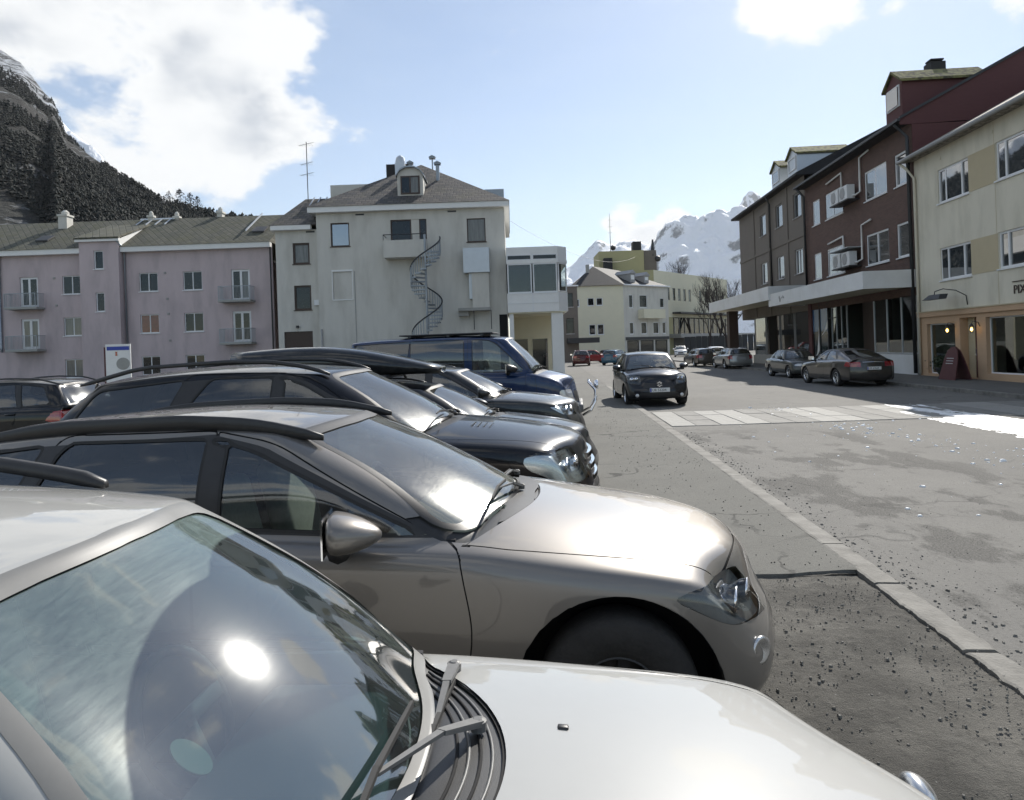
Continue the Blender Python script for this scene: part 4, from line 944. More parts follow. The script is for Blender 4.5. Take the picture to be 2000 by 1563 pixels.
canopy(gb, U(60.4), U(43.95), 2.35, 4.40, 4.40 - 4.40 + .78, .78, 9) if 0 else canopy(gb, U(60.4), U(43.95), 2.35, 4.42, 0, .80, 9)
# brick building
YB = 43.78
bb = rb('brick_building', YB, 'red brick building with white framed windows, air conditioners and white canopy', 'building')
U = lambda Y: YB - Y
O = []
for z0, z1, n in ((8.6, 10.06, 0), (5.38, 6.92, 1)):
    for a, c_ in ((42.6, 41.5), (40.62, 38.25), (35.65, 33.35), (32.58, 31.45)): O.append((U(a), U(c_), z0, z1))
wall(bb, 0, U(31.0), 3.6, 11.1, O, 'brick_red', rev=.12)
for i, o in enumerate(O): win(bb, *o, split=(.5,) if i % 4 in (1, 2) else (), pm='pane_plain', ft=.09, dep=.06)
part(bb, 'side_wall', 'cladding_red', (U(31.0), U(31.0) + .06, .003, 12, 3.6, 10.998), (0, U(31), 11.9, 12, 0, 11)); bm = B(); prism(bm, [(U(31.0) + .0, -.5, 11.0), (U(31.0) + .0, -.5, 11.25), (U(31.0) + .0, 6.5, 14.84), (U(31.0) + .0, 12.3, 11.2)], (.058, 0, 0)); obj('gable_wall', bm, 'cladding_red', bb)
bm = B(); prism(bm, [(-.1, -.55, 11.1), (-.1, -.55, 11.28), (-.1, 6.5, 14.85), (-.1, 12.5, 11.2)], (U(31.0) + .1, 0, 0)); rf = obj('roof', bm, 'roof_dark', bb); bm = B(); prism(bm, [(U(31.0) + .06, -.55, 11.22), (U(31.0) + .06, 6.5, 14.86), (U(31.0) + .06, 6.5, 14.98), (U(31.0) + .06, -.55, 11.34)], (.08, 0, 0)); obj('verge', bm, 'dark_metal', rf)
part(rf, 'gutter', 'dark_metal', (-.1, U(30.8), -.68, -.56, 11.12, 11.24))
dormer(rf, U(33.6), U(32.1), 3.6, 11.5, 13.3, 13.9, 'cladding_red', 'roof_moss', .2); bm = B(); box(bm, U(34.4), U(33.8), 2.4, 3.1, 12, 14.75); box(bm, U(34.35), U(33.85), 2.45, 3.05, 14.83, 14.9); box(bm, U(34.15), U(34.05), 2.7, 2.8, 14.75, 14.85); obj('chimney', bm, 'roof_dark', rf)
pipe(bb, 'downpipe', 'dark_metal', [(.25, -.6, 11.1), (.2, -.15, 10.6), (.18, -.12, 4.9)], .075); pipe(bb, 'downpipe', 'dark_metal', [(U(31.25), -.6, 11.1), (U(31.1), -.15, 10.5), (U(31.1), -.12, .2)], .08)
def aircon(z, lab):
    t = tag(empty('air_conditioner', (FX, YB, 0), R(-90)), lab, 'air conditioner')
    for a in (38.35, 37.2):
        bm = B(); rbox(bm, U(a), U(a) + .95, -.62, -.22, z, z + .72, .02); o = obj('casing', bm, 'fascia_white', t)
        bm = B(); lathe(bm, [(.28, -.64), (.30, -.62), (.28, -.60)], 'y', 20, (U(a) + .38, 0, z + .36))
        for k in range(7): box(bm, U(a) + .12, U(a) + .64, -.632, -.622, z + .1 + k * .085, z + .12 + k * .085)
        obj('fan_grille', bm, 'grey_frame', o)
    part(t, 'bracket', 'dark_metal', (U(38.4), U(36.2), -.66, -.02, z - .07, z - .01))
    bm = B(); tube(bm, [(U(36.3), -.35, z + .15), (U(36.05), -.3, z + .12), (U(35.9), -.12, z + .25), (U(35.9), -.1, z + 1.95), (U(34.9), -.1, z + 2.05)], .05, 8); obj('pipe', bm, 'white_paint', t, True)
    bm = B(); tube(bm, [(U(40.2), -.1, z + 1.62), (U(38.15), -.1, z + 1.75), (U(38.15), -.1, z + .7)], .05, 6); obj('pipe', bm, 'white_paint', t, True); return t
aircon(8.95, 'pair of white air conditioners on the upper floor of the brick wall'); t = aircon(5.55, 'pair of white air conditioners with a small roof just above the brick canopy')
part(t, 'rain_cover', 'steel_light', (U(38.5), U(36.0), -.8, -.02, 6.42, 6.46))
# shop floor
part(bb, 'pier', 'cladding_red', (.0, .5, -.05, .15, .1, 4.2)); part(bb, 'pier', 'brown_frame', (U(38.4), U(35.6), .9, 1.1, .1, 4.2)); part(bb, 'stall_riser', 'fascia_white', (U(35.4), U(31.15), -.01, .15, .1, 1.0)); part(bb, 'stall_riser', 'concrete', (.5, U(38.5), .02, .18, .1, .7))
for a, c_, pm in ((43.2, 42.0, 'poster'), (41.9, 40.6, 'poster')): pass
win(bb, U(35.35), U(31.2), 1.02, 3.95, y=.0, split=(.33, .66), fm='steel_light', pm='glass_shop', ft=.06, sill=None, name='shop_window'); win(bb, U(40.7), U(38.6), .72, 3.9, y=.05, split=(.33, .66), fm='steel_light', pm='glass_shop', ft=.06, sill=None, name='shop_window')
# mountain poster panels in the shop front
m, b = newmat('poster_mountain'); v = b.obj(); x, y, z = b.xyz(v)
c = b.mix(b.ramp(z, 1.6, 3.8, smooth=False), (.16, .26, .36), (.035, .10, .26)); c = b.mix(b.ramp(b.math('ADD', z, b.math('MULTIPLY', b.noise(v, 4, 6, .75), .9)), 2.72, 2.76, 1, 0), c, (.012, .022, .022)); b.l(c, b.p.inputs['Base Color']); b.p.inputs['Roughness'].default_value = .12; MT['poster_mountain'] = m
for a, c_ in ((43.3, 42.25), (42.1, 40.95)):
    o = part(bb, 'poster', 'poster_mountain', (U(a), U(c_), .04, .07, .75, 3.85)); f_ = 1 if a > 43 else 0
    bm = B(); prism(bm, [(U(a) + .55, .036, .8), (U(c_) - .02, .036, 1.2), (U(c_) - .02, .036, 2.9), (U(a) + .8, .036, 1.7)] if f_ else [(U(a) + .1, .036, 2.0), (U(c_) - .05, .036, 2.45), (U(c_) - .05, .036, 2.95), (U(a) + .6, .036, 2.3)], (0, -.006, 0)); obj('snow_slope', bm, 'white_paint', o)
    part(o, 'poster_frame', 'dark_metal', (U(a) - .07, U(a) - .003, .0, .08, .7, 3.9), (U(c_) + .003, U(c_) + .07, .0, .08, .7, 3.9))
part(bb, 'partition', 'cloth_grey', (.1, .15, .2, 7.8, .1, 3.95)); part(bb, 'partition', 'cloth_grey', (U(31.15), U(31.1), .2, 7.8, .1, 3.95)); part(bb, 'shop_ceiling', 'cloth_grey', (.1, U(31.1), .3, 8, 3.95, 4.0)); part(bb, 'shop_back', 'cloth_grey', (.1, U(31.1), 7.8, 8, .1, 3.95)); part(bb, 'shop_floor', 'pavement', (.1, U(31.1), .2, 8, .1, .13))
cn = canopy(bb, U(44.35), U(31.05), 2.23, 4.0, 0, .72, 7)
bm = B()
for (u_, z_, r_) in ((1.55, 4.40, .10), (1.66, 4.25, .14), (2.0, 4.36, .06), (2.2, 4.40, .08), (2.35, 4.34, .06)): lathe(bm, [(r_, -2.262), (r_, -2.256)], 'y', 12, (u_, 0, z_)); 
obj('faded_lettering', bm, 'grey_frame', cn)
sg = part(bb, 'hanging_sign', 'dark_metal', (U(39.9), U(38.9), -.35, -.3, 2.95, 3.0), (U(39.9), U(39.86), -.35, -.3, 2.95, 3.3)); 
# yellow building
YY = 30.90
yb = rb('yellow_building', YY, 'pale yellow building with ochre panels and a peach coloured shop floor', 'building')
U = lambda Y: YY - Y
O = []
for z0, z1 in ((7.14, 8.5), (4.03, 5.33)):
    O += [(U(29.12), U(27.05), z0, z1), (U(25.43), U(23.25), z0 + .05, z1 + .04), (U(21.2), U(19.1), z0 + .05, z1 + .04), (U(17.2), U(15.1), z0 + .05, z1 + .04)]
wall(yb, 0, 20.5, 2.78, 9.35, O, 'plaster_yellow')
for i, o in enumerate(O): win(yb, *o, split=(.24, .76) if i % 4 == 0 else (.22, .70), pm='pane_plain', ft=.08, dep=.07)
for z0, z1 in ((7.14, 8.5), (4.03, 5.33)):
    for a, c_ in ((27.03, 25.45), (23.23, 21.22), (19.08, 17.22)): part(yb, 'ochre_panel', 'plaster_ochre', (U(a), U(c_), -.012, -.001, z0 + .02, z1 + .02))
part(yb, 'wall_joint', 'plaster_ochre', (U(25.5) - .008, U(25.5) + .008, -.006, -.001, 2.8, 9.3)); part(yb, 'side_wall', 'plaster_yellow', (-.02, 0, .003, 12, 0, 9.3), (0, 20.5, 11.9, 12, 0, 9.35))
bm = B(); prism(bm, [(-.28, -.5, 9.35), (-.28, -.5, 9.5), (-.28, 6.0, 12.9), (-.28, 12.4, 9.4)], (21.0, 0, 0)); rf = obj('roof', bm, 'roof_light', yb)
part(rf, 'verge', 'roof_dark', (-.30, -.2, -.5, .0, 9.36, 9.62)); bm = B(); tube(bm, [(-.28, -.55, 9.38), (20.7, -.55, 9.38)], .085, 8); obj('gutter', bm, 'grey_frame', rf)
pipe(yb, 'downpipe', 'plaster_yellow', [(-.2, -.5, 9.3), (-.05, -.3, 9.05), (.14, -.09, 8.6), (.14, -.09, .2)], .055)
for u_, z_ in ((2.0, 8.95), (5.3, 8.98), (9.3, 9.0)): part(yb, 'vent_cap', 'plaster_yellow', (u_ - .06, u_ + .06, -.03, 0, z_ - .06, z_ + .06))
SH = [(U(30.3), U(28.25), .22, 2.3), (U(27.92), U(26.85), .14, 2.46), (U(26.3), U(23.6), .36, 2.42), (U(23.1), U(20.4), .36, 2.42)]
wall(yb, 0, 20.5, -.05, 2.78, SH, 'plaster_peach', y=-.01, name='shop_wall', rev=.35)
part(yb, 'cornice', 'plaster_peach', (0, 20.5, -.10, -.011, 2.60, 2.80)); part(yb, 'cornice_edge', 'plaster_ochre', (0, 20.5, -.13, -.012, 2.80, 2.84))
for o in (SH[0], SH[2], SH[3]): win(yb, *o, y=0, fm='white_frame', pm='glass_shop', ft=.05, dep=.16, sill=None, name='shop_window')
dr = part(yb, 'door', 'cladding_red', (U(27.5), U(26.9), .33, .38, .14, 2.46)); part(dr, 'door_handle', 'chrome', (U(27.43), U(27.40), .27, .32, 1.0, 1.25)); part(yb, 'door_reveal', 'plaster_ochre', (U(27.92), U(27.5), .30, .36, .14, 2.46))
part(yb, 'shop_back', 'cloth_dark', (.1, 13, 3.5, 3.6, .1, 2.7)); part(yb, 'shop_floor', 'cloth_grey', (.1, 13, .35, 3.5, .1, .12)); part(yb, 'shop_ceiling', 'cloth_grey', (.1, 13, .35, 3.5, 2.6, 2.65))
text_mesh('shop_lettering', 'PIXIE', .42, 'brown_frame', yb, (U(24.70), -.02, 3.28), (R(90), 0, 0), .01); part(yb, 'lettering_rule', 'brown_frame', (U(24.75), U(23.0), -.03, -.001, 3.55, 3.58))
# gooseneck sign lamp, lanterns, shop things
t = tag(empty('sign_lamp', (FX, YY, 0), R(-90)), 'dark enamel shade on a bent arm above the first shop window', 'lamp')
bm = B(); tube(bm, [(U(27.35), -.02, 2.95), (U(27.35), -.06, 3.3), (U(27.5), -.35, 3.52), (U(27.9), -.6, 3.62), (U(28.3), -.7, 3.55), (U(28.35), -.7, 3.40)], .02, 6); obj('arm', bm, 'dark_metal', t, True)
bm = B(); prism(bm, [(U(28.75), -.98, 3.22), (U(27.55), -.98, 3.22), (U(27.75), -.8, 3.42), (U(28.55), -.8, 3.42)], (0, .3, 0)); obj('lamp_shade', bm, 'dark_metal', t)
MT['bulb_warm'] = mat('bulb_warm', (.9, .6, .2), .4, emit=((1, .62, .16), 6.0))
for a, lab in ((28.35, 'small lit wall lantern beside the first shop window'), (26.75, 'small lit wall lantern right of the red shop door')):
    t = tag(empty('wall_lantern', (FX, YY, 0), R(-90)), lab, 'lantern', 'wall lanterns of the shop'); u_ = U(a) if a > 28 else U(a)
    bm = B(); tube(bm, [(u_ + .12, -.02, 2.1), (u_ + .12, -.08, 2.25), (u_, -.2, 2.3), (u_, -.25, 2.2)], .015, 5); lathe(bm, [(.03, 2.2), (.09, 2.1), (.05, 2.09)], 'z', 10, (u_, -.25, 0)); obj('bracket', bm, 'dark_metal', t)
    bm = B(); lathe(bm, [(.01, 1.93), (.04, 1.96), (.045, 2.0), (.02, 2.06)], 'z', 10, (u_, -.25, 0)); obj('bulb', bm, 'bulb_warm', t, True)
    bm = B(); [tube(bm, [(u_ + .075 * math.cos(q), -.25 + .075 * math.sin(q), 2.09), (u_ + .05 * math.cos(q), -.25 + .05 * math.sin(q), 1.85)], .006, 4) for q in (0, 1.57, 3.14, 4.71)]; obj('cage', bm, 'dark_metal', t)
t = tag(empty('sandwich_board', (15.1, 27.15, .12), R(-90)), 'dark red sandwich board with rounded top on the pavement by the shop door', 'sign board')
for s_ in (0, 1):
    bm = B(); pts = [(-.55, 0, 0), (.55, 0, 0), (.45, 0, .75), (.33, 0, 1.12), (.12, 0, 1.27), (-.12, 0, 1.27), (-.33, 0, 1.12), (-.45, 0, .75)]
    prism(bm, pts, (0, .03, 0)); o = obj('panel', bm, 'cladding_red', t); o.matrix_local = Matrix.Translation((0, -.3 if s_ == 0 else .3, 0)) @ Matrix.Rotation(R(-13 if s_ == 0 else 13), 4, 'X') @ Matrix.Translation((0, 0, 0))
bm = B(); [box(bm, -.25, .2, -.012, -.004, .62 + k * .1, .64 + k * .1) for k in range(3)]; o = obj('lettering', bm, 'fascia_white', t); o.matrix_local = Matrix.Translation((0, -.3, 0)) @ Matrix.Rotation(R(-13), 4, 'X')
t = tag(empty('potted_plant', (15.25, 28.35, .12)), 'leafy plant in a dark urn in front of the first shop window', 'plant'); bm = B(); lathe(bm, [(.12, 0), (.10, .05), (.06, .12), (.16, .3), (.2, .42), (.17, .43)], 'z', 16); obj('pot', bm, 'dark_metal', t, True)
MT['leaf'] = mat('leaf', (.035, .055, .025), .6, var=.4, vscale=8); bm = B(); rr = random.Random(3)
for _ in range(420):
    q = Vector((rr.gauss(0, .14), rr.gauss(0, .14), .55 + rr.gauss(0, .13))); d1 = Vector((rr.gauss(0, 1), rr.gauss(0, 1), rr.gauss(0, 1))).normalized() * .07; d2 = Vector((rr.gauss(0, 1), rr.gauss(0, 1), rr.gauss(0, 1))).normalized() * .04; poly(bm, [q, q + d1 * .5 + d2, q + d1, q + d1 * .5 - d2])
obj('foliage', bm, 'leaf', t)
t = tag(empty('shop_dress', (16.9, 29.1, .12)), 'pinkish dress on a stand inside the first shop window', 'dress'); bm = B(); lathe(bm, [(.28, .75), (.22, 1.0), (.13, 1.25), (.2, 1.45), (.06, 1.6)], 'z', 14); obj('dress', bm, 'pane_red', t, True); bm = B(); tube(bm, [(0, 0, 0), (0, 0, .8)], .02, 6); lathe(bm, [(.18, 0), (.18, .03)], 'z', 14); obj('stand', bm, 'dark_metal', t)
t = tag(empty('shop_bench', (16.7, 29.3, .12)), 'low pale bench inside the first shop window', 'bench'); part(t, 'seat', 'plaster_cream', (-.25, .25, -.7, .7, .42, .47)); [part(t, 'leg', 'plaster_cream', (a, a + .05, c_, c_ + .05, 0, .42)) for a in (-.22, .17) for c_ in (-.65, .6)]
t = tag(empty('clothes_mannequin', (17.0, 25.2, .12)), 'mannequin in pale grey shirt inside the right shop window', 'mannequin'); bm = B(); lathe(bm, [(.26, .6), (.24, .9), (.2, 1.15), (.3, 1.42), (.08, 1.55), (.06, 1.62), (.1, 1.68), (.1, 1.8), (.03, 1.88)], 'z', 14); obj('shirt', bm, 'cloth_light', t, True); bm = B(); tube(bm, [(0, 0, 0), (0, 0, .62)], .03, 6); lathe(bm, [(.2, 0), (.2, .03)], 'z', 14); obj('stand', bm, 'dark_metal', t)

# roof aerials, billboard, bare trees
t = tag(empty('roof_aerial', (Vector(CR(48.5)) + Vector((-13.9, -13.9 * math.tan(YAW), 0)))), 'thin television aerial with three cross bars on the slate roof', 'aerial')
bm = B(); tube(bm, [(0, 0, 12.3), (0, 0, 16.9)], .03, 6)
obj('mast', bm, 'dark_metal', t)
for z, L in ((16.75, .55), (15.4, .45), (14.65, .5)):
    bm = B(); tube(bm, [(-L, .1, z - .05), (L * 1.0, -.1, z + .06)], .016, 4); [tube(bm, [(-L + k * L / 3, .1 - .25, z - .05), (-L + k * L / 3, .1 + .25, z - .05)], .010, 4) for k in range(6)]; obj('cross_bar', bm, 'dark_metal', t)
t = tag(empty('billboard', (Vector(CR(30)) + Vector((-17.05, -17.05 * math.tan(YAW), 0))), YAW + R(14)), 'white billboard with blue band and a grey photograph in front of the pink house', 'billboard')
part(t, 'board', 'white_paint', (-.48, .48, -.03, .03, 1.0, 2.62)); part(t, 'blue_band', 'plate_blue', (-.43, .43, -.04, -.031, 2.36, 2.52)); [part(t, 'post', 'cladding_red', (a, a + .06, -.02, .04, 0, 2.5 if a < 0 else 1.0)) for a in (-.55, .40)]
bm = B(); prism(bm, [(.0 + .26 * math.cos(q) + .18, -.036, 1.78 + .26 * math.sin(q)) for q in [k * .3 for k in range(21)]], (0, -.004, 0)); obj('picture', bm, 'concrete', t); part(t, 'red_mark', 'lamp_red', (-.11, -.03, -.038, -.0315, 2.12, 2.3))
t.scale = (1.02, 1.02, 1.02)
MT['bark'] = mat('bark', (.045, .035, .032), .95, var=.3, vscale=4)
def bare_tree(loc, h, seed, lab):
    rr = random.Random(seed); t = tag(empty('bare_tree', loc), lab, 'tree', 'bare trees at the end of the street'); bt, bc = B(), B()
    def grow(bm, p, d, L, r, lev):
        pts = [p]; q = p; dd = d
        for k in range(3):
            dd = (dd + Vector((rr.gauss(0, .10), rr.gauss(0, .10), rr.gauss(.10, .08)))).normalized(); q = q + dd * L / 3; pts.append(q)
        tube(bm, pts, [r, r * .85, r * .72, r * .55], 5 if lev < 2 else 3, cap=False)
        if lev >= 5: return
        for k in range(3 if lev < 2 else 4):
            b_ = pts[rr.choice([2, 3, 3])] if lev else pts[rr.choice([1, 2, 3])]
            nd = (dd + Vector((rr.gauss(0, .42), rr.gauss(0, .42), rr.gauss(.25, .25)))).normalized(); grow(bc, b_, nd, L * rr.uniform(.6, .82), r * .55, lev + 1)
    grow(bt, Vector((0, 0, 0)), Vector((0, 0, 1)), h * .36, h * .020, 0)
    obj('trunk', bt, 'bark', t); obj('crown', bc, 'bark', t)
for i, (px, d, h, lab) in enumerate([(1350, 128, 17, 'tallest bare tree with rounded crown left of the grey-brown building'), (1385, 118, 11, 'lower bare tree right of the tallest one'), (1402, 122, 13, 'bare tree third from the left in the group'), (1422, 108, 11.5, 'bare tree close to the edge of the grey-brown building'), (1440, 118, 12.5, 'rightmost bare tree, partly behind the grey-brown building'), (1368, 140, 11, 'small bare tree behind the gap of the tallest one')]):
    hx, hy, e = cdir(px, 660); bare_tree((hx * d, hy * d, 0), h, 30 + i, lab)

t = tag(empty('overhead_wire', (0, 0, 0)), 'thin wire sagging across the sky from the white building towards the far street', 'wire'); bm = B(); a = Vector((-2.6, 46, 10.4)); c = Vector((13.0, 108, 15.5))
tube(bm, [a.lerp(c, k / 20) - Vector((0, 0, 1.6 * (1 - (2 * k / 20 - 1) ** 2))) for k in range(21)], .012, 4); obj('wire', bm, 'dark_metal', t)
# ================================================================ CARS
def tab(t, x):
    if x <= t[0][0]: return t[0][1]
    for (x0, y0), (x1, y1) in zip(t, t[1:]):
        if x <= x1:
            s_ = (x - x0) / (x1 - x0); return y0 + (y1 - y0) * s_
    return t[-1][1]
def rpoly(pts, r=.05, n=4):
    out = []; N = len(pts)
    for i in range(N):
        p = Vector(pts[i][:2]); a = Vector(pts[i - 1][:2]); c = Vector(pts[(i + 1) % N][:2]); rr_ = pts[i][2] if len(pts[i]) > 2 else r
        d1, d2 = (a - p), (c - p); L = min(rr_, d1.length * .45, d2.length * .45)
        p1, p2 = p + d1.normalized() * L, p + d2.normalized() * L
        for k in range(n + 1):
            t = k / n; out.append(tuple(p1 * (1 - t) ** 2 + p * 2 * t * (1 - t) + p2 * t ** 2))
    return out
def sdpoly(pts):
    n = len(pts); xs = [p[0] for p in pts]; ys = [p[1] for p in pts]; bx = (min(xs) - .12, max(xs) + .12, min(ys) - .12, max(ys) + .12)
    segs = [(pts[i][0], pts[i][1], pts[(i + 1) % n][0] - pts[i][0], pts[(i + 1) % n][1] - pts[i][1]) for i in range(n)]
    segs = [(a, b_, c, d, c * c + d * d + 1e-12) for a, b_, c, d in segs]
    def f(x, y):
        if x < bx[0] or x > bx[1] or y < bx[2] or y > bx[3]: return .12
        best = 9.; ins = False
        for a, b_, c, d, l2 in segs:
            px, py = x - a, y - b_; t = (px * c + py * d) / l2; t = 0 if t < 0 else 1 if t > 1 else t
            ex, ey = px - c * t, py - d * t; q = ex * ex + ey * ey
            if q < best: best = q
            if (b_ > y) != (b_ + d > y) and x < c * (y - b_) / (d if d else 1e-12) + a: ins = not ins
        best = math.sqrt(best); return -best if ins else best
    return f
def cut(bm, f, filt, eps=6e-4):
    faces = [fc for fc in bm.faces if filt(fc)]
    d = {}
    for fc in faces:
        for v in fc.verts:
            if v not in d: d[v] = f(v.co)
    edges = {e for fc in faces for e in fc.edges}
    zero = {v for v, x in d.items() if abs(x) < eps}
    todo = set()
    for e in edges:
        a, c = e.verts
        if a in zero or c in zero or d.get(a) is None or d.get(c) is None: continue
        da, dc = d[a], d[c]
        if (da < 0) != (dc < 0):
            lo, hi = 0., 1.; pa, pc = a.co, c.co; fa = da
            t = da / (da - dc)
            for _ in range(3):
                fm = f(pa.lerp(pc, t))
                if (fm < 0) == (fa < 0): lo = t
                else: hi = t
                t = (lo + hi) / 2 if abs(fm) > 1e-4 else t
            t = min(.98, max(.02, t))
            todo.update(e.link_faces); ne, nv = bmesh.utils.edge_split(e, a, t); zero.add(nv); d[nv] = 0
    for v in zero:
        if v.is_valid: todo.update(v.link_faces)
    for fc in list(todo):
        if not fc.is_valid: continue
        stack = [fc]; guard = 0
        while stack and guard < 8:
            guard += 1; q = stack.pop(); vs = list(q.verts); n = len(vs); zi = [i for i, v in enumerate(vs) if v in zero]; done = False
            for ai in range(len(zi)):
                for bi in range(ai + 1, len(zi)):
                    i, j = zi[ai], zi[bi]
                    if j - i in (1, n - 1): continue
                    s1 = sum(d.get(vs[k], 0) for k in range(i + 1, j)); s2 = sum(d.get(vs[k % n], 0) for k in range(j + 1, i + n))
                    if s1 * s2 >= 0: continue
                    try: nf, _ = bmesh.utils.face_split(q, vs[i], vs[j])
                    except Exception: continue
                    stack += [q, nf]; done = True; break
                if done: break
NW = {}
def sub_eval(bm, lv):
    me = bpy.data.meshes.new('cage'); bm.to_mesh(me); o = bpy.data.objects.new('cage', me); COL.objects.link(o)
    md = o.modifiers.new('s', 'SUBSURF'); md.levels = lv; md.render_levels = lv
    dg = bpy.context.evaluated_depsgraph_get(); dg.update(); m2 = bpy.data.meshes.new_from_object(o.evaluated_get(dg))
    bpy.data.objects.remove(o); bpy.data.meshes.remove(me); return m2

def car_shell(s, lv):
    """control cage of a car: lower body box plus greenhouse box, smoothed"""
    L, w2 = s['L'], s['W'] / 2; uc, bow, rf, bowr, rr_, ut, bowt = s['uc'], s.get('bow', .26), s['rf'], s.get('bowr', .10), s['rr'], s['ut'], s.get('bowt', .08)
    us = uc + bow
    U = [0, s.get('u1', .42), s['fo'], (s['fo'] + us) / 2 + .10, us]
    ng = s.get('ng', 4)
    for k in range(1, ng + 1): U.append(us + (ut - us) * k / ng)
    ic, it = 4, 4 + ng
    if L - ut > .35: U.append(ut + (L - ut) * .6)
    U.append(L); NI = len(U) - 1
    YF = [-1, -.72, -.36, 0, .36, .72, 1]; NJ = 6; NK = 5
    yk = s.get('yk', (.90, .985, 1.0, 1.0, .975, .885)); plan = s['plan']; zb, zc = s['zb'], s['zc']; z0t = s.get('z0', [(0, .22), (L, .24)])
    nose, tail = s['nose'], s['tail']; bf, br = s.get('bulge', .20), s.get('bulger', .13)
    zk = s.get('zk', (0, .13, .42, .74, .93))
    def zl(u, k):
        a, b_ = tab(z0t, u), tab(zb, u); return b_ if k == 5 else a + (b_ - a) * zk[k]
    def wd(u): return w2 * tab(plan, u)
    bm = B(); V = {}
    def lower(i, j, k):
        yf = YF[j]; u = U[i]
        if i == 0: u = nose[k] + bf * abs(yf) ** 2.4
        elif i == NI: u = L - tail[k] - br * abs(yf) ** 2.4
        elif k == 5 and i == ic: u = uc + bow * yf * yf
        elif k == 5 and i == it and abs(yf) < 1: u = ut + bowt * (1 - yf * yf)
        y = yf * wd(U[i]) * yk[k]
        z = zl(u if i not in (0, NI) else U[i], k)
        if k == 5: z = z + (tab(zc, u) - z) * (1 - abs(yf) ** s.get('hoodpow', 2.2))
        if k == 0: z = tab(z0t, u)
        return (-u, y, z)
    for i in range(NI + 1):
        for j in range(NJ + 1):
            for k in range(NK + 1):
                if i in (0, NI) or j in (0, NJ) or k in (0, NK):
                    if k == NK and ic < i < it and 0 < j < NJ: continue
                    V[i, j, k] = bm.verts.new(lower(i, j, k))
    def q(*ks):
        try: bm.faces.new([V[k] for k in ks])
        except (KeyError, ValueError): pass
    for i in range(NI):
        for k in range(NK):
            q((i, 0, k), (i, 0, k + 1), (i + 1, 0, k + 1), (i + 1, 0, k)); q((i, NJ, k), (i + 1, NJ, k), (i + 1, NJ, k + 1), (i, NJ, k + 1))
        for j in range(NJ):
            q((i, j, 0), (i + 1, j, 0), (i + 1, j + 1, 0), (i, j + 1, 0))
            if not (ic <= i < it): q((i, j, NK), (i, j + 1, NK), (i + 1, j + 1, NK), (i + 1, j, NK))
    for j in range(NJ):
        for k in range(NK):
            q((0, j, k), (0, j + 1, k), (0, j + 1, k + 1), (0, j, k + 1)); q((NI, j, k), (NI, j, k + 1), (NI, j + 1, k + 1), (NI, j + 1, k))
    # greenhouse
    yr, zr, crown = s['yr'], s['zr'], s.get('crown', .055); TL = (.5, .9, 1.0)
    def rooft(i, j):
        yf = YF[j]; a = (i - ic) / (it - ic); u = rf + (rr_ - rf) * a
        if i == ic: u = rf + bowr * yf * yf
        elif i == it: u = rr_ - .06 * yf * yf
        return Vector((-u, yf * tab(yr, u), tab(zr, u) - crown * yf * yf))
    def gh(i, j, m):
        if m == 0: return V[i, j, NK].co
        b0 = Vector(lower(i, j, NK)); r0 = rooft(i, j)
        if m == 3: return r0
        t = TL[m - 1]; p = b0.lerp(r0, t); yf = YF[j]
        bl = .035 * math.sin(math.pi * t)
        if j in (0, NJ): p.y += bl * (1 if yf > 0 else -1) * 1.1
        if i == ic: p.x += bl * .9; p.z += bl * .6
        if i == it: p.x -= bl * s.get('rearbl', .8)
        if m == 2 and j in (0, NJ): p.z += .004
        return p
    for i in range(ic, it + 1):
        for j in range(NJ + 1):
            for m_ in (1, 2, 3):
                if i in (ic, it) or j in (0, NJ) or m_ == 3: V['g', i, j, m_] = bm.verts.new(gh(i, j, m_))
            if (i, j, NK) in V: V['g', i, j, 0] = V[i, j, NK]
    for i in range(ic, it):
        for m_ in range(3):
            q(('g', i, 0, m_), ('g', i, 0, m_ + 1), ('g', i + 1, 0, m_ + 1), ('g', i + 1, 0, m_)); q(('g', i, NJ, m_), ('g', i + 1, NJ, m_), ('g', i + 1, NJ, m_ + 1), ('g', i, NJ, m_ + 1))
        for j in range(NJ): q(('g', i, j, 3), ('g', i, j + 1, 3), ('g', i + 1, j + 1, 3), ('g', i + 1, j, 3))
    for j in range(NJ):
        for m_ in range(3):
            q(('g', ic, j, m_), ('g', ic, j + 1, m_), ('g', ic, j + 1, m_ + 1), ('g', ic, j, m_ + 1)); q(('g', it, j, m_), ('g', it, j, m_ + 1), ('g', it, j + 1, m_ + 1), ('g', it, j + 1, m_))
    bmesh.ops.recalc_face_normals(bm, faces=bm.faces[:])
    cl = bm.edges.layers.float.new('crease_edge')
    for e in bm.edges:      # the line where the glass meets the body stays fairly crisp
        ks = [k for k in ()]
    keys = {v: k for k, v in V.items() if k[0] != 'g'}
    for e in bm.edges:
        a, c = keys.get(e.verts[0]), keys.get(e.verts[1])
        if a and c and a[2] == NK and c[2] == NK and ic <= a[0] <= it and ic <= c[0] <= it: e[cl] = s.get('beltcrease', .55)
    bm.verts.index_update()
    tgt = [v.co.copy() for v in bm.verts]
    for _ in range(3):
        m2 = sub_eval(bm, 1); lim = [v.co.copy() for v in m2.vertices[:len(tgt)]]; bpy.data.meshes.remove(m2)
        for v, t, l in zip(bm.verts, tgt, lim): v.co += (t - l) * .62
    m2 = sub_eval(bm, lv); bm.free()
    out = B(); out.from_mesh(m2); bpy.data.meshes.remove(m2)
    bmesh.ops.recalc_face_normals(out, faces=out.faces[:]); out.normal_update()
    n0 = out.verts.layers.float_vector.new('n0'); pt = out.faces.layers.int.new('part')
    for v in out.verts: v[n0] = v.normal
    return out, n0, pt

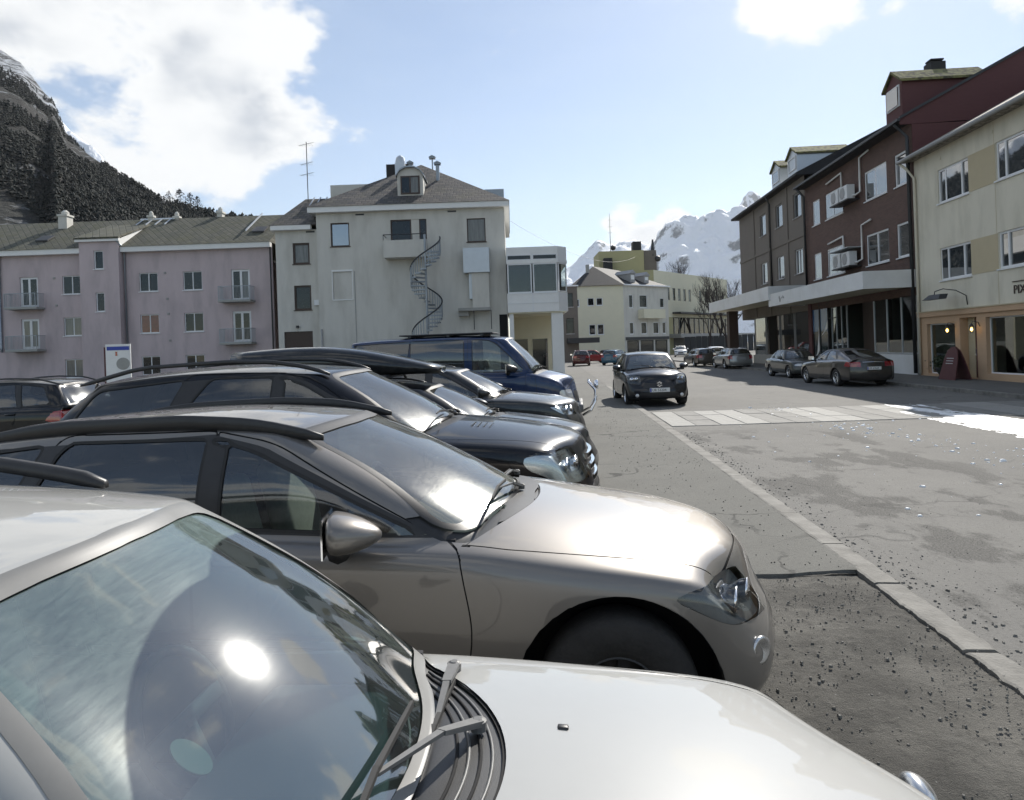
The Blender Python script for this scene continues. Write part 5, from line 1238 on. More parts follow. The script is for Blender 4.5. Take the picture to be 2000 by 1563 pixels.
def extract(bm, n0, faces, name, m, parent, off=0.0, dup=False):
    idx = {}; co, no, fs = [], [], []
    for fc in faces:
        ids = []
        for v in fc.verts:
            if v not in idx:
                idx[v] = len(co); n_ = Vector(v[n0]).normalized(); co.append(v.co + n_ * off); no.append(n_)
            ids.append(idx[v])
        fs.append(ids)
    me = bpy.data.meshes.new(name); me.from_pydata([tuple(c) for c in co], [], fs); me.update()
    me.polygons.foreach_set('use_smooth', [True] * len(me.polygons))
    if no: me.normals_split_custom_set_from_vertices([tuple(n_) for n_ in no])
    me.materials.append(MT[m]); o = bpy.data.objects.new(name, me); COL.objects.link(o); o.parent = parent; return o

def wheel_meshes(Rw, rimr, wt, spokes, style):
    bm = B(); h = wt / 2
    lathe(bm, [(Rw * rimr, -h * .8), (Rw * (rimr + .08), -h * .98), (Rw * .90, -h), (Rw * .975, -h * .82), (Rw, -h * .5), (Rw, h * .5), (Rw * .975, h * .82), (Rw * .90, h), (Rw * (rimr + .08), h * .98), (Rw * rimr, h * .8)], 'y', 36)
    bmesh.ops.delete(bm, geom=[f for f in bm.faces if len(f.verts) > 4], context='FACES')
    ty = bm
    bm = B(); r = Rw * (rimr + .01)
    lathe(bm, [(r, h * .82), (r * .96, h * .86), (r * .90, h * .6), (r * .86, -h * .3), (r * .82, -h * .7), (.05, -h * .5)], 'y', 36)
    bmesh.ops.delete(bm, geom=[f for f in bm.faces if len(f.verts) > 4], context='FACES')
    for f in bm.faces: f.material_index = 1 if all(v.co.y < h * .5 for v in f.verts) else 0
    for k in range(spokes):
        a = 2 * math.pi * k / spokes
        for da in ((-.13, .13) if style == 'twin' else (0,)):
            b2 = B(); wd_ = r * (.09 if style == 'twin' else .15)
            prism(b2, [(r * .12, -h * .1, -wd_), (r * .93, h * .2, -wd_ * .9), (r * .93, h * .2, wd_ * .9), (r * .12, -h * .1, wd_)], (0, h * .38, 0)); merge(bm, b2, Matrix.Rotation(-(a + da), 4, 'Y'))
    lathe(bm, [(.01, h * .42), (r * .2, h * .40), (r * .22, h * .2)], 'y', 16)
    bmesh.ops.recalc_face_normals(bm, faces=bm.faces[:])
    return ty, bm

def make_car(name, s, label, cat, loc, heading, group=None, lv=2):
    """a car: shell cut into panels, glass and lamps, with wheels, mirrors, seats and trim"""
    root = tag(empty(name, loc, heading), label, cat, group)
    L, w2 = s['L'], s['W'] / 2; zb, zr = s['zb'], s['zr']; uc, bow, rf, rr_, ut = s['uc'], s.get('bow', .26), s['rf'], s['rr'], s['ut']; fo, wb_ = s['fo'], s['wb']; Rw, Ra = s['Rw'], s.get('Ra', s['Rw'] * 1.17)
    paint = s['paint']
    bm, n0, pt = car_shell(s, lv)
    us = uc + bow; rfs = rf + s.get('bowr', .10)
    P = {'body': 0}; ids = {}
    def pid(nm, m, off=0.0, parent=None):
        k = len(ids) + 1; ids[k] = (nm, m, off, parent); return k
    def region(f, filt, k, over=None):
        cut(bm, f, filt)
        for fc in bm.faces:
            if filt(fc) and (over is None or fc[pt] in over):
                if f(fc.calc_center_median()) < 0: fc[pt] = k
    SIDE = lambda sg: (lambda fc: fc.normal.y * sg > .35)
    # wheel arches
    for ua in (fo, fo + wb_):
        fa = lambda p, ua=ua: math.hypot(p.x + ua, p.z - Rw) - Ra
        ft = lambda fc, ua=ua: abs(fc.verts[0].co.y) > w2 - .40 and abs(fc.verts[0].co.x + ua) < Ra + .2 and fc.verts[0].co.z < Rw + Ra + .15
        cut(bm, fa, ft)
        kill = [fc for fc in bm.faces if ft(fc) and fa(fc.calc_center_median()) < 0]
        bmesh.ops.delete(bm, geom=kill, context='FACES')
    # black lower cladding
    if s.get('clad'):
        kc = pid('sill_cladding', 'black_plastic')
        zcl = s['clad']; region(lambda p: p.z - zcl, lambda fc: abs(fc.normal.z) < .8 or fc.normal.z < 0, kc, {0})
    lwr = s.get('intake')
    if lwr:
        k = pid('lower_intake', 'black_plastic', -.006); f_ = sdpoly(rpoly(lwr, .04)); region(lambda p: f_(p.y, p.z), lambda fc: fc.normal.x > .35 and fc.verts[0].co.x > -.6, k, {0})
    gr = s.get('grille')
    if gr:
        k = pid('grille', s.get('grillemat', 'black_plastic'), -.004); f_ = sdpoly(rpoly(gr, .03)); region(lambda p: f_(p.y, p.z), lambda fc: fc.normal.x > .25 and fc.verts[0].co.x > -.6, k, {0})
    # lamps
    for nm, key, mk, rear in (('headlight', 'head', 'glass_clear', 0), ('tail_lamp', 'tail_lamp', 'lamp_red', 1)):
        if key not in s: continue
        ptsl, ymin = s[key]
        f_ = sdpoly(rpoly(ptsl, .05))
        for sg in (1, -1):
            k = pid(nm, s.get(key + '_mat', mk), .002)
            region(lambda p: max(f_(-p.x, p.z), ymin - p.y * sg), lambda fc: fc.verts[0].co.y * sg > .2 and (fc.verts[0].co.x > -1.2 if not rear else fc.verts[0].co.x < -L + 1.0) and fc.verts[0].co.z > .45, k, {0})
            P[nm, sg] = k
    # hood and cowl
    kcw = pid('cowl', 'black_plastic', -.012)
    cg = s.get('cowlgap', .12); hb = s.get('hoodbow', bow)
    yw = w2 * .88
    fcw = lambda p: max((uc - cg + hb * (p.y / yw) ** 2) - (-p.x), abs(p.y) - yw * .99)
    region(fcw, lambda fc: fc.normal.z > .45 and -fc.verts[0].co.x < us + .12 and -fc.verts[0].co.x > uc - .5 and fc.verts[0].co.z < tab(s['zc'], uc) + .025, kcw, {0})
    hood = s['hood']       # (u front centre, sweep, half width front, half width rear)
    def fh(p):
        u = -p.x; yy = abs(p.y); hw = hood[2] + (hood[3] - hood[2]) * min(1, max(0, (u - hood[0]) / (uc - hood[0]))) ** .6
        return max(hood[0] + hood[1] * (yy / hood[2]) ** 2 - u, yy - hw, u - (uc - cg + hb * (p.y / yw) ** 2) + .004)
    kh = pid('hood', paint); ks = pid('seam', 'dark_void', -.006)
    hf = lambda fc: fc.normal.z > .15 and -fc.verts[0].co.x < us + .1 and fc.verts[0].co.z > .55
    region(lambda p: fh(p) - .0035, hf, ks, {0}); region(lambda p: fh(p) + .0035, hf, kh, {ks})
    # doors
    for di, dp in enumerate(s['doors']):
        f_ = sdpoly(rpoly(dp, .10))
        for sg in (1, -1):
            kd = pid('door', paint); P['door', di, sg] = kd
            sf = lambda fc, sg=sg: fc.normal.y * sg > .2 and fc.verts[0].co.y * sg > .25
            region(lambda p: f_(-p.x, p.z) - .003, sf, ks, {0}); region(lambda p: f_(-p.x, p.z) + .003, sf, kd, {ks})
    # side glass
    if s.get('dlo'):
        f_ = sdpoly(rpoly(s['dlo'], .06))
        for sg in (1, -1):
            k = pid('window_trim', 'black_plastic', .0008); alld = {0, ks} | {P['door', di, sg] for di in range(len(s['doors']))}
            region(lambda p: f_(-p.x, p.z), lambda fc, sg=sg: fc.normal.y * sg > .2 and fc.verts[0].co.y * sg > .2 and fc.verts[0].co.z > .75, k, alld); P['dlo', sg] = k
    for wi, (wp, gm) in enumerate(s['wins']):
        f_ = sdpoly(rpoly(wp, .06))
        for sg in (1, -1):
            k = pid('side_window', gm, -.006); kt = pid('window_seal', 'rubber', .0)
            sf = lambda fc, sg=sg: fc.normal.y * sg > .2 and fc.verts[0].co.y * sg > .2 and fc.verts[0].co.z > .7
            region(lambda p: f_(-p.x, p.z) - .014, sf, kt); region(lambda p: f_(-p.x, p.z), sf, k, {kt})
    # windscreen, rear window
    for nm, key, gm in (('windshield', 'ws', s.get('wsmat', 'glass_wind')), ('rear_window', 'rw', s.get('rwmat', 'glass_tint'))):
        if key not in s: continue
        hb_, ht_, z0_, z1_, arch = s[key]; sg = 1 if key == 'ws' else -1
        ps = [(-hb_, z0_), (-hb_ * .5, z0_ + arch * .75), (0, z0_ + arch), (hb_ * .5, z0_ + arch * .75), (hb_, z0_), (ht_, z1_ - .03), (ht_ * .5, z1_ - .008), (0, z1_), (-ht_ * .5, z1_ - .008), (-ht_, z1_ - .03)]
        f_ = sdpoly(rpoly(ps, .06)); k = pid(nm, gm, -.004); kt = pid('screen_seal', s.get('sealmat', 'black_plastic'), .001)
        sf = lambda fc, sg=sg: fc.normal.x * sg > .12 and fc.verts[0].co.z > z0_ - .12 and ((-uc - 1.4 < fc.verts[0].co.x < -uc + .12) if sg > 0 else fc.verts[0].co.x < -rr_ + .5)
        region(lambda p: f_(p.y, p.z) - .028, sf, kt, {0, ks, kcw}); region(lambda p: f_(p.y, p.z) , sf, k, {kt})
    # roof glass
    if s.get('sunroof'):
        f_ = sdpoly(rpoly(s['sunroof'], .08)); k = pid('roof_glass', 'pane_plain', .001); region(lambda p: f_(-p.x, p.y), lambda fc: fc.normal.z > .7 and fc.verts[0].co.z > tab(zb, 2) + .3, k, {0})
    groups = {}
    for fc in bm.faces: groups.setdefault(fc[pt], []).append(fc)
    body = extract(bm, n0, groups.get(0, []), 'body', paint, root)
    objs = {}
    for k in sorted(ids):
        nm, m, off, par = ids[k]
        if k in groups: objs[k] = extract(bm, n0, groups[k], nm, m, root, off)
    # lining behind the painted skin of the cabin
    cab = [fc for fc in bm.faces if fc.verts[0].co.z > tab(zb, 2) + .02 and fc[pt] not in [k for k in ids if ids[k][1].startswith('glass')] and -L + .05 < fc.verts[0].co.x < -uc - .1]
    if cab: extract(bm, n0, cab, 'lining', 'cloth_dark' if not s.get('lightlining') else 'cloth_grey', root, -.022)
    for sg in (1, -1):
        k = P.get(('headlight', sg))
        if k in groups and s.get('head_mat', 'glass_clear') == 'glass_clear':
            h_ = objs[k]; lens = extract(bm, n0, groups[k], 'lamp_housing', s.get('housing', 'satin_silver'), root, -.035); lens.parent = h_
            cs_ = [fc.calc_center_median() for fc in groups[k]]; c = sum(cs_, Vector()) / len(cs_); ex_ = max(p.x for p in cs_)
            for kk, (du, rr2) in enumerate(((-.02, .062), (-.15, .055))):
                b2 = B(); lathe(b2, [(rr2, .02), (rr2 * .93, .018), (rr2 * .72, -.015), (rr2 * .35, -.04), (.012, -.045)], 'x', 18); lathe(b2, [(.014, -.045), (.016, -.01), (.006, .0)], 'x', 8)
                o = obj('reflector', b2, 'chrome', h_, True); yk_ = c.y + sg * (.03 - kk * .09) * -1; o.location = (c.x + .035 + (.04 if kk else -.03), c.y - sg * (.10 if kk else -.01), c.z - (.0 if kk else .01)); o.rotation_euler = (0, 0, sg * R(22))
    # door handles
    for di, hp in enumerate(s.get('handles', [])):
        for sg in (1, -1):
            d_ = objs.get(P.get(('door', di, sg)))
            if not d_: continue
            b2 = B(); yy = w2 * 1.0 + .012; tube(b2, [(-hp[0] + .09, sg * (yy - .03), hp[1]), (-hp[0] + .07, sg * (yy + .004), hp[1] + .002), (-hp[0] - .07, sg * (yy + .004), hp[1] + .006), (-hp[0] - .09, sg * (yy - .03), hp[1] + .006)], .013, 6); obj('handle', b2, s.get('handlemat', paint), d_, True)
    bm.free()
    # wheels and wells
    ty, rm = wheel_meshes(Rw, s.get('rimr', .62), s.get('wt', .21), s.get('spokes', 5), s.get('style', 'one'))
    tme = None
    for ua in (fo, fo + wb_):
        for sg in (1, -1):
            if tme is None:
                o = obj('wheel', ty, 'tyre', root, True); r_ = obj('rim', rm, None, o, False, [s.get('rimmat', 'satin_silver'), 'dark_metal']); tme, rme = o.data, r_.data
                rme.polygons.foreach_set('use_smooth', [False] * len(rme.polygons))
            else:
                o = bpy.data.objects.new('wheel', tme); COL.objects.link(o); o.parent = root; r_ = bpy.data.objects.new('rim', rme); COL.objects.link(r_); r_.parent = o
            o.location = (-ua, sg * (w2 - s.get('wt', .21) / 2 - .025), Rw); o.rotation_euler = (0, random.uniform(0, 6), 0 if sg > 0 else math.pi)
            if ua == fo and s.get('steer'): o.rotation_euler = (0, 0, (0 if sg > 0 else math.pi) + s['steer'])
            b2 = B(); n = 22; y1 = sg * (w2 * tab(s['plan'], ua) - .012); y2 = sg * (w2 - .36); prev = None
            for k in range(n + 1):
                a = R(-24) + R(228) * k / n; c_, s_ = math.cos(a), math.sin(a); yo = y1 if s_ > -.1 else sg * (abs(y1) - .05)
                t = (b2.verts.new((-ua + Ra * 1.008 * c_, yo, Rw + Ra * 1.008 * s_)), b2.verts.new((-ua + Ra * 1.008 * c_, y2, Rw + Ra * 1.008 * s_)), b2.verts.new((-ua, y2, Rw + .02)))
                if prev: b2.faces.new((prev[0], prev[1], t[1], t[0])); b2.faces.new((prev[1], prev[2], t[2], t[1])) if 1 else 0
                prev = t
            obj('wheel_well', b2, 'dark_void', root)
    # cabin
    zbm = tab(zb, (us + ut) / 2); fl = .32; ww = w2 * .86; b2 = B()
    box(b2, -ut + .05, -us + .15, -ww, ww, fl - .04, fl)
    for sg in (1, -1): box(b2, -ut + .1, -us + .05, sg * ww - .02 * sg - .01, sg * ww - .02 * sg + .01, fl, zbm - .05)
    obj('cabin_floor', b2, 'cloth_dark', root)
    zd = tab(s['zc'], uc) - .05; b2 = B(); dd = min(.62, max(.3, rf - uc))
    rbox(b2, -uc - bow * .55 - dd * .75, -uc - .06, -ww * .90, ww * .90, zd - .32, zd - .03, .05, 3); obj('dashboard', b2, 'dash_grey', root, True)
    sx = rf + s.get('seatback', .55)
    def seat(name_, u, y, wd_, head=True):
        b2 = B(); rbox(b2, -u - .02, -u + .48, y - wd_ / 2, y + wd_ / 2, fl + .12, fl + .32, .06, 3); o = obj(name_, b2, s.get('seatmat', 'cloth_grey'), root, True)
        b2 = B(); zt = min(fl + .98, tab(zr, u) - .34); rbox(b2, -.07, .07, y - wd_ / 2 + .01, y + wd_ / 2 - .01, 0, zt - fl - .22, .055, 3)
        b_ = obj('backrest', b2, s.get('seatmat', 'cloth_grey'), o, True); MB_ = Matrix.Translation((-u, 0, fl + .24)) @ Matrix.Rotation(R(-14), 4, 'Y'); b_.matrix_local = MB_
        if head:
            b2 = B(); rbox(b2, -.055, .055, y - .13, y + .13, zt - fl - .18, zt - fl + .02, .05, 3); [tube(b2, [(0, y + q, zt - fl - .25), (0, y + q, zt - fl - .15)], .008, 6) for q in (-.05, .05)]
            h_ = obj('headrest', b2, s.get('seatmat', 'cloth_grey'), o, True); h_.matrix_local = MB_
    seat('front_seat', sx, w2 * .42, min(.5, w2 * .6)); seat('front_seat', sx, -w2 * .42, min(.5, w2 * .6))
    if s.get('rearseat', 1): seat('rear_seat', min(sx + .85, ut - .5), 0, ww * 1.5, False)
    b2 = B(); bmesh.ops.create_circle(b2, segments=8, radius=.016); b2.free(); b2 = B(); ringp = [(0, .18 * math.cos(q), .18 * math.sin(q)) for q in [k * 2 * math.pi / 24 for k in range(25)]]
    tube(b2, ringp, .015, 6, cap=False); box(b2, -.01, .01, -.17, .17, -.02, .02); box(b2, -.01, .01, -.02, .02, -.17, 0)
    o = obj('steering_wheel', b2, 'dash_grey', root, True); o.matrix_local = Matrix.Translation((-(sx - .52), w2 * .42, zd - .02)) @ Matrix.Rotation(R(-25), 4, 'Y')
    # mirrors
    if s.get('mirror'):
        mu, mz = s['mirror'][:2]; msz = s['mirror'][2] if len(s['mirror']) > 2 else 1.0
        for sg in (1, -1):
            b2 = B(); bmesh.ops.create_icosphere(b2, subdivisions=3, radius=1.0)
            for v in b2.verts:
                x, y, z = v.co; e = 2.6
                rr2 = (abs(x) ** e + abs(y) ** e + abs(z) ** e) ** (1 / e); x, y, z = x / rr2, y / rr2, z / rr2
                tp = 1 - .50 * max(0, x) ** 1.5; x2 = x * .16 if x > 0 else x * .035
                v.co = (x2 * msz, (y * .12 * tp) * msz, (z * .072 * tp + .012 * (1 - x)) * msz)
            o = obj('mirror', b2, s.get('mirrormat', paint), root, True); yy = sg * (w2 * .90 + .17 * msz); o.location = (-mu, yy, mz); o.rotation_euler = (0, 0, sg * R(-10))
            b2 = B(); box(b2, -.040 * msz, -.034 * msz, -.105 * msz, .105 * msz, -.055 * msz, .085 * msz); obj('mirror_glass', b2, 'chrome', o)
            b2 = B(); tube(b2, [(.02, -sg * .26 * msz, -.085 * msz), (.01, -sg * .1 * msz, -.075 * msz), (0, 0, -.055 * msz)], [.03, .035, .05], 8); obj('mirror_arm', b2, 'black_plastic', o, True)
    # wipers
    for (py, pu, pz, blade, ty_) in s.get('wipers', []):
        k = s.get('wiperscale', 1.0); b2 = B()
        p0 = Vector((-pu, py, pz)); p2 = Vector((-pu - ty_, py - .30 * k, pz + ty_ * .58)); p1 = p0.lerp(p2, .42) + Vector((0, 0, .02))
        def bar(a, b_, w0_, w1_, h_):
            d_ = (b_ - a).normalized(); n_ = d_.cross(Vector((0, 0, 1))).normalized(); up = n_.cross(d_)
            A = [a + n_ * w0_, a - n_ * w0_, a - n_ * w0_ + up * h_, a + n_ * w0_ + up * h_]; Bq = [b_ + n_ * w1_, b_ - n_ * w1_, b_ - n_ * w1_ + up * h_ * .7, b_ + n_ * w1_ + up * h_ * .7]
            va = [b2.verts.new(p) for p in A]; vb = [b2.verts.new(p) for p in Bq]
            for i in range(4): b2.faces.new((va[i], va[(i + 1) % 4], vb[(i + 1) % 4], vb[i]))
            b2.faces.new(va[::-1]); b2.faces.new(vb)
        bar(p0, p1, .015 * k, .011 * k, .014); bar(p1, p2, .008 * k, .005 * k, .009); lathe(b2, [(.017 * k, pz - .01), (.018 * k, pz + .012), (.010, pz + .018)], 'z', 12, (p0.x, p0.y, 0))
        o = obj('wiper', b2, s.get('wipermat', 'black_plastic'), root)
        b2 = B(); q0 = p2 + Vector((.01, blade * .52, -.012)); q1 = p2 + Vector((-.0, -blade * .48, .0)); bar(q0, p2 + Vector((0, 0, .008)), .004, .006, .014); bar(p2 + Vector((0, 0, .008)), q1, .006, .004, .012); obj('blade', b2, 'rubber', o)
    # roof rails
    if s.get('rails'):
        ra, rb_, hgt, thk, col_ = s['rails']
        for sg in (1, -1):
            b2 = B(); ps, rad = [], []
            for k in range(25):
                t = k / 24; u = ra + (rb_ - ra) * t; yy = tab(s['yr'], u) * .985; lift = hgt * min(1, 4.5 * min(t, 1 - t)) ** .75
                ps.append((-u, sg * yy, tab(zr, u) - s.get('crown', .055) + .012 + lift)); rad.append(thk * (.6 if k in (0, 24) else 1))
            prev = None
            for (x, y, z), r_ in zip(ps, rad):
                fillz = 0.0 if hgt > .03 and not s.get('solidrail') else (z - (tab(zr, -x) - s.get('crown', .055)) )
                t = [b2.verts.new((x, y + a * r_, z + c_)) for a, c_ in ((-1, -r_ * .7 - fillz), (1, -r_ * .7 - fillz), (1, r_ * .4), (.5, r_), (-.5, r_), (-1, r_ * .4))]
                if prev:
                    for i in range(6): b2.faces.new((prev[i], prev[(i + 1) % 6], t[(i + 1) % 6], t[i]))
                else: b2.faces.new(t[::-1])
                prev = t
            b2.faces.new(prev); obj('roof_rail', b2, col_, root, True)
    # number plates
    for key, sg in (('plate_f', 1), ('plate_r', -1)):
        if key in s:
            x, z, tx = s[key]; b2 = B(); rbox(b2, -.006, .006, -.26, .26, -.056, .056, .004, 1); o = obj('number_plate', b2, 'plate_white', root); o.location = (x, 0, z); o.rotation_euler = (0, 0, 0)
            b2 = B(); box(b2, .0062 * sg, .0082 * sg, -.255, -.215, -.05, .05) if sg > 0 else box(b2, -.0082, -.0062, .215, .255, -.05, .05); obj('country_band', b2, 'plate_blue', o)
            text_mesh('plate_text', tx, .098, 'plate_black', o, (.0065 * sg, -.20 * sg, -.004), (R(90), 0, R(90) if sg > 0 else R(-90)), .001, 'LEFT', .92)
    return root
# ---------------------------------------------------------------- paints and car models
MT['paint_white'] = paint_mat('paint_white', (.37, .37, .357), 0, .4, .05)
MT['paint_champagne'] = paint_mat('paint_champagne', (.20, .187, .172), .55, .40, .10)
MT['paint_black'] = paint_mat('paint_black', (.006, .006, .008), .0, .3, .025, coat=.75)
MT['paint_black2'] = paint_mat('paint_black2', (.008, .009, .011), .0, .3, .02, coat=.75)
MT['paint_graphite'] = paint_mat('paint_graphite', (.028, .030, .031), .3, .4, .08)
MT['paint_blue'] = paint_mat('paint_blue', (.010, .028, .085), .2, .35, .08)
MT['paint_swift'] = paint_mat('paint_swift', (.010, .011, .014), .1, .3, .05, coat=.8)
MT['paint_insignia'] = paint_mat('paint_insignia', (.055, .050, .046), .5, .36, .10)
MT['paint_greygreen'] = paint_mat('paint_greygreen', (.050, .054, .050), .4, .38, .08)
MT['paint_silver'] = paint_mat('paint_silver', (.33, .33, .32), .7, .35, .15)
MT['paint_darkred'] = paint_mat('paint_darkred', (.07, .010, .012), .1, .35, .12)
MT['paint_red'] = paint_mat('paint_red', (.25, .018, .02), .1, .35, .1)
MT['paint_teal'] = paint_mat('paint_teal', (.02, .09, .16), .1, .35, .1)
MT['paint_brown'] = paint_mat('paint_brown', (.10, .085, .07), .4, .35, .15)
MT['paint_snow'] = paint_mat('paint_snow', (.72, .73, .74), 0, .35, .06)

def doors2(us, zs, fa, uB, uC, belt, zt, rfs, bel=.30):
    """front and rear door outlines in side view"""
    f = [(us - .06, .34), (us - .10, .60), (us - .06, belt(us) - .02), (us + .10, belt(us) + .06), (rfs + .06, zt - .02, .12), (uB, zt + .01, .03), (uB + .02, belt(uB), .05), (uB + .02, bel, .10), (us + .05, bel, .12)]
    return f

def mk(s):
    """fill in glass, doors and screens of a model from its key lines"""
    us = s['uc'] + s.get('bow', .26); rfs = s['rf'] + s.get('bowr', .10); zb, zr = s['zb'], s['zr']; cr = s.get('crown', .055)
    bz = lambda u: tab(zb, u) + .035; tz = lambda u: tab(zr, u) - cr - .045
    uB, uC = s['uB'], s['uC']; A0 = us + s.get('apil', .12); g1, g2 = s.get('gl', ('glass_side', 'glass_tint'))
    def ap(z):            # front edge of the side glass follows the screen pillar
        t = (z - bz(A0)) / (tz(rfs + .2) - bz(A0)); return A0 + (rfs + .2 - A0) * t
    m1 = lambda t: bz(A0) + (tz(rfs + .2) - bz(A0)) * t
    pw = s.get('bp', .06)
    w1 = [(A0, bz(A0), .03), (ap(m1(.5)), m1(.5) + .012), (ap(m1(.85)), m1(.85) + .012), (rfs + .28, tz(rfs + .28), .08), (uB - pw, tz(uB), .03), (uB - pw, bz(uB), .03)]
    w2_ = [(uB + pw, bz(uB + pw), .03), (uB + pw, tz(uB + pw), .03), (uC - .14 * s.get('crake', 1), tz(uC - .14), .06), (uC, bz(uC), .05)]
    s['wins'] = [(w1, g1), (w2_, g2)]
    if 'uD' in s:
        uD, top = s['uD']; s['wins'].append(([(uC + .10, bz(uC + .1), .03), (uC - .04 * s.get('crake', 1) + .02, tz(uC), .04), (top, tz(top) - .01, .06), (uD, bz(uD) + s.get('dkick', .04), .05)], g2))
    if s.get('blackband', True):
        end = s['uD'] if 'uD' in s else (uC + .06, uC - .1)
        s['dlo'] = [(A0 - .10, bz(A0) - .02, .03), (ap(m1(.5)) - .05, m1(.5) + .03), (ap(m1(.85)) - .05, m1(.85) + .035), (rfs + .26, tz(rfs + .26) + .025, .08), (uB, tz(uB) + .03), (end[1] + .02, tz(end[1]) + .022, .06), (end[0] + .04, bz(end[0]) + .01, .05), (uB, bz(uB) - .025)]
    low = s.get('doorlow', .30)
    fd = [(us - .10, low + .1, .1), (us - .14, .62), (us - .08, bz(us) - .06, .03), (A0 - .06, bz(A0) + .0, .03), (ap(m1(.85)) - .10, m1(.85) + .05), (rfs + .24, tz(rfs + .24) + .04, .1), (uB, tz(uB) + .045, .03), (uB + .01, bz(uB), .02), (uB + .01, low, .08), (us, low, .1)]
    ra = s['fo'] + s['wb']; Ra = s.get('Ra', s['Rw'] * 1.17)
    rd = [(uB + .018, low, .08), (uB + .018, bz(uB), .02), (uB + .008, tz(uB) + .045, .03), (uC - .10, tz(uC - .1) + .04, .08), (uC + .07, bz(uC), .05), (min(uC + .10, ra - .05), .78, .1), (ra - Ra * .82, .62, .1), (ra - Ra * 1.04, low, .08)]
    s['doors'] = [fd, rd] if s.get('nd', 4) == 4 else [fd]
    s['handles'] = [(uB - .17, bz(uB) - .13), (uC - .05, bz(uC) - .13)]
    yb_ = s['W'] / 2 * .885; yt = tab(s['yr'], s['rf'])
    if 'ws' not in s: s['ws'] = (yb_ * s.get('wsb', .93), yt * s.get('wst', .90), tab(zb, us) + .05, tab(zr, s['rf']) - .035, tab(s['zc'], s['uc']) - tab(zb, us) - .035)
    if 'rw' not in s: s['rw'] = (yb_ * .86, tab(s['yr'], s['rr']) * .88, tab(zb, s['ut']) + .06, tab(zr, s['rr']) - .05, .02)
    zt = tab(zb, s['fo'])
    if 'mirror' not in s: s['mirror'] = (us + .10, bz(us) + .07)
    if 'wipers' not in s:
        zc_ = tab(s['zc'], s['uc']); s['wipers'] = [(s['W'] * .27, s['uc'] + .02, zc_ - .01, .5, .05), (-s['W'] * .0, s['uc'] - .03, zc_ + .01, .45, .09)]
    return s

X1 = mk(dict(L=4.45, W=1.80, fo=.80, wb=2.76, Rw=.335, Ra=.43, uc=1.26, bow=.27, rf=2.20, bowr=.16, rimr=.5, rimmat='dark_metal', rr=4.02, ut=4.33, plan=[(0, .80), (.42, .945), (.8, .99), (1.5, 1.0), (3.4, 1.0), (4.0, .97), (4.45, .86)],
    zb=[(0, .69), (.42, .80), (.80, .868), (1.44, .962), (2.5, 1.0), (3.6, 1.05), (4.45, 1.04)], zc=[(0, .74), (.20, .82), (.45, .89), (.9, .965), (1.3, 1.035), (4.3, 1.06), (4.45, 1.0)],
    nose=(.10, .02, 0, .04, .09, .15), tail=(.1, .02, 0, .03, .06, .08), zr=[(1.9, 1.435), (2.1, 1.455), (2.4, 1.50), (2.8, 1.525), (3.4, 1.51), (4.05, 1.45)], yr=[(2, .60), (3, .63), (4.1, .57)], crown=.06,
    paint='paint_champagne', hood=(.17, .16, .60, .80), uB=2.60, uC=3.50, uD=(4.08, 3.94), grille=[(-.36, .48), (.36, .48), (.30, .74), (-.30, .74)], intake=[(-.62, .24), (.62, .24), (.55, .40), (-.55, .40)], clad=.29,
    head=([(.06, .55), (.34, .62), (.58, .745), (.46, .78), (.20, .755), (.05, .66)], .47), tail_lamp=([(4.05, .88), (4.5, .80), (4.5, 1.0), (4.1, 1.0)], .45), seatmat='cloth_light', seatback=.42, wsmat='glass_wind_dusty',
    rails=(2.12, 4.0, .036, .015, 'black_plastic'), solidrail=True, mirror=(1.92, 1.05, 1.12), spokes=5, lightlining=False, housing='grey_plastic', wipermat='grey_plastic', hoodpow=3.0, cowlgap=.10,
    wipers=[(.50, 1.32, 1.03, .5, .05), (-.02, 1.25, 1.045, .5, .09)]))
make_car('parked_suv', X1, 'champagne beige compact SUV with black roof rails, second in the near row', 'car', (1.05, 3.69, .055), R(-2), 'cars parked in a row facing the kerb', 3)
o = bpy.data.objects['parked_suv']
bm = B(); lathe(bm, [(.058, -.012), (.06, .004), (.048, .006), (.03, -.006), (.004, -.008)], 'x', 20); f_ = obj('fog_lamp', bm, 'satin_silver', o, True); f_.location = (-.19, -.70, .47); f_.rotation_euler = (0, 0, R(-50))

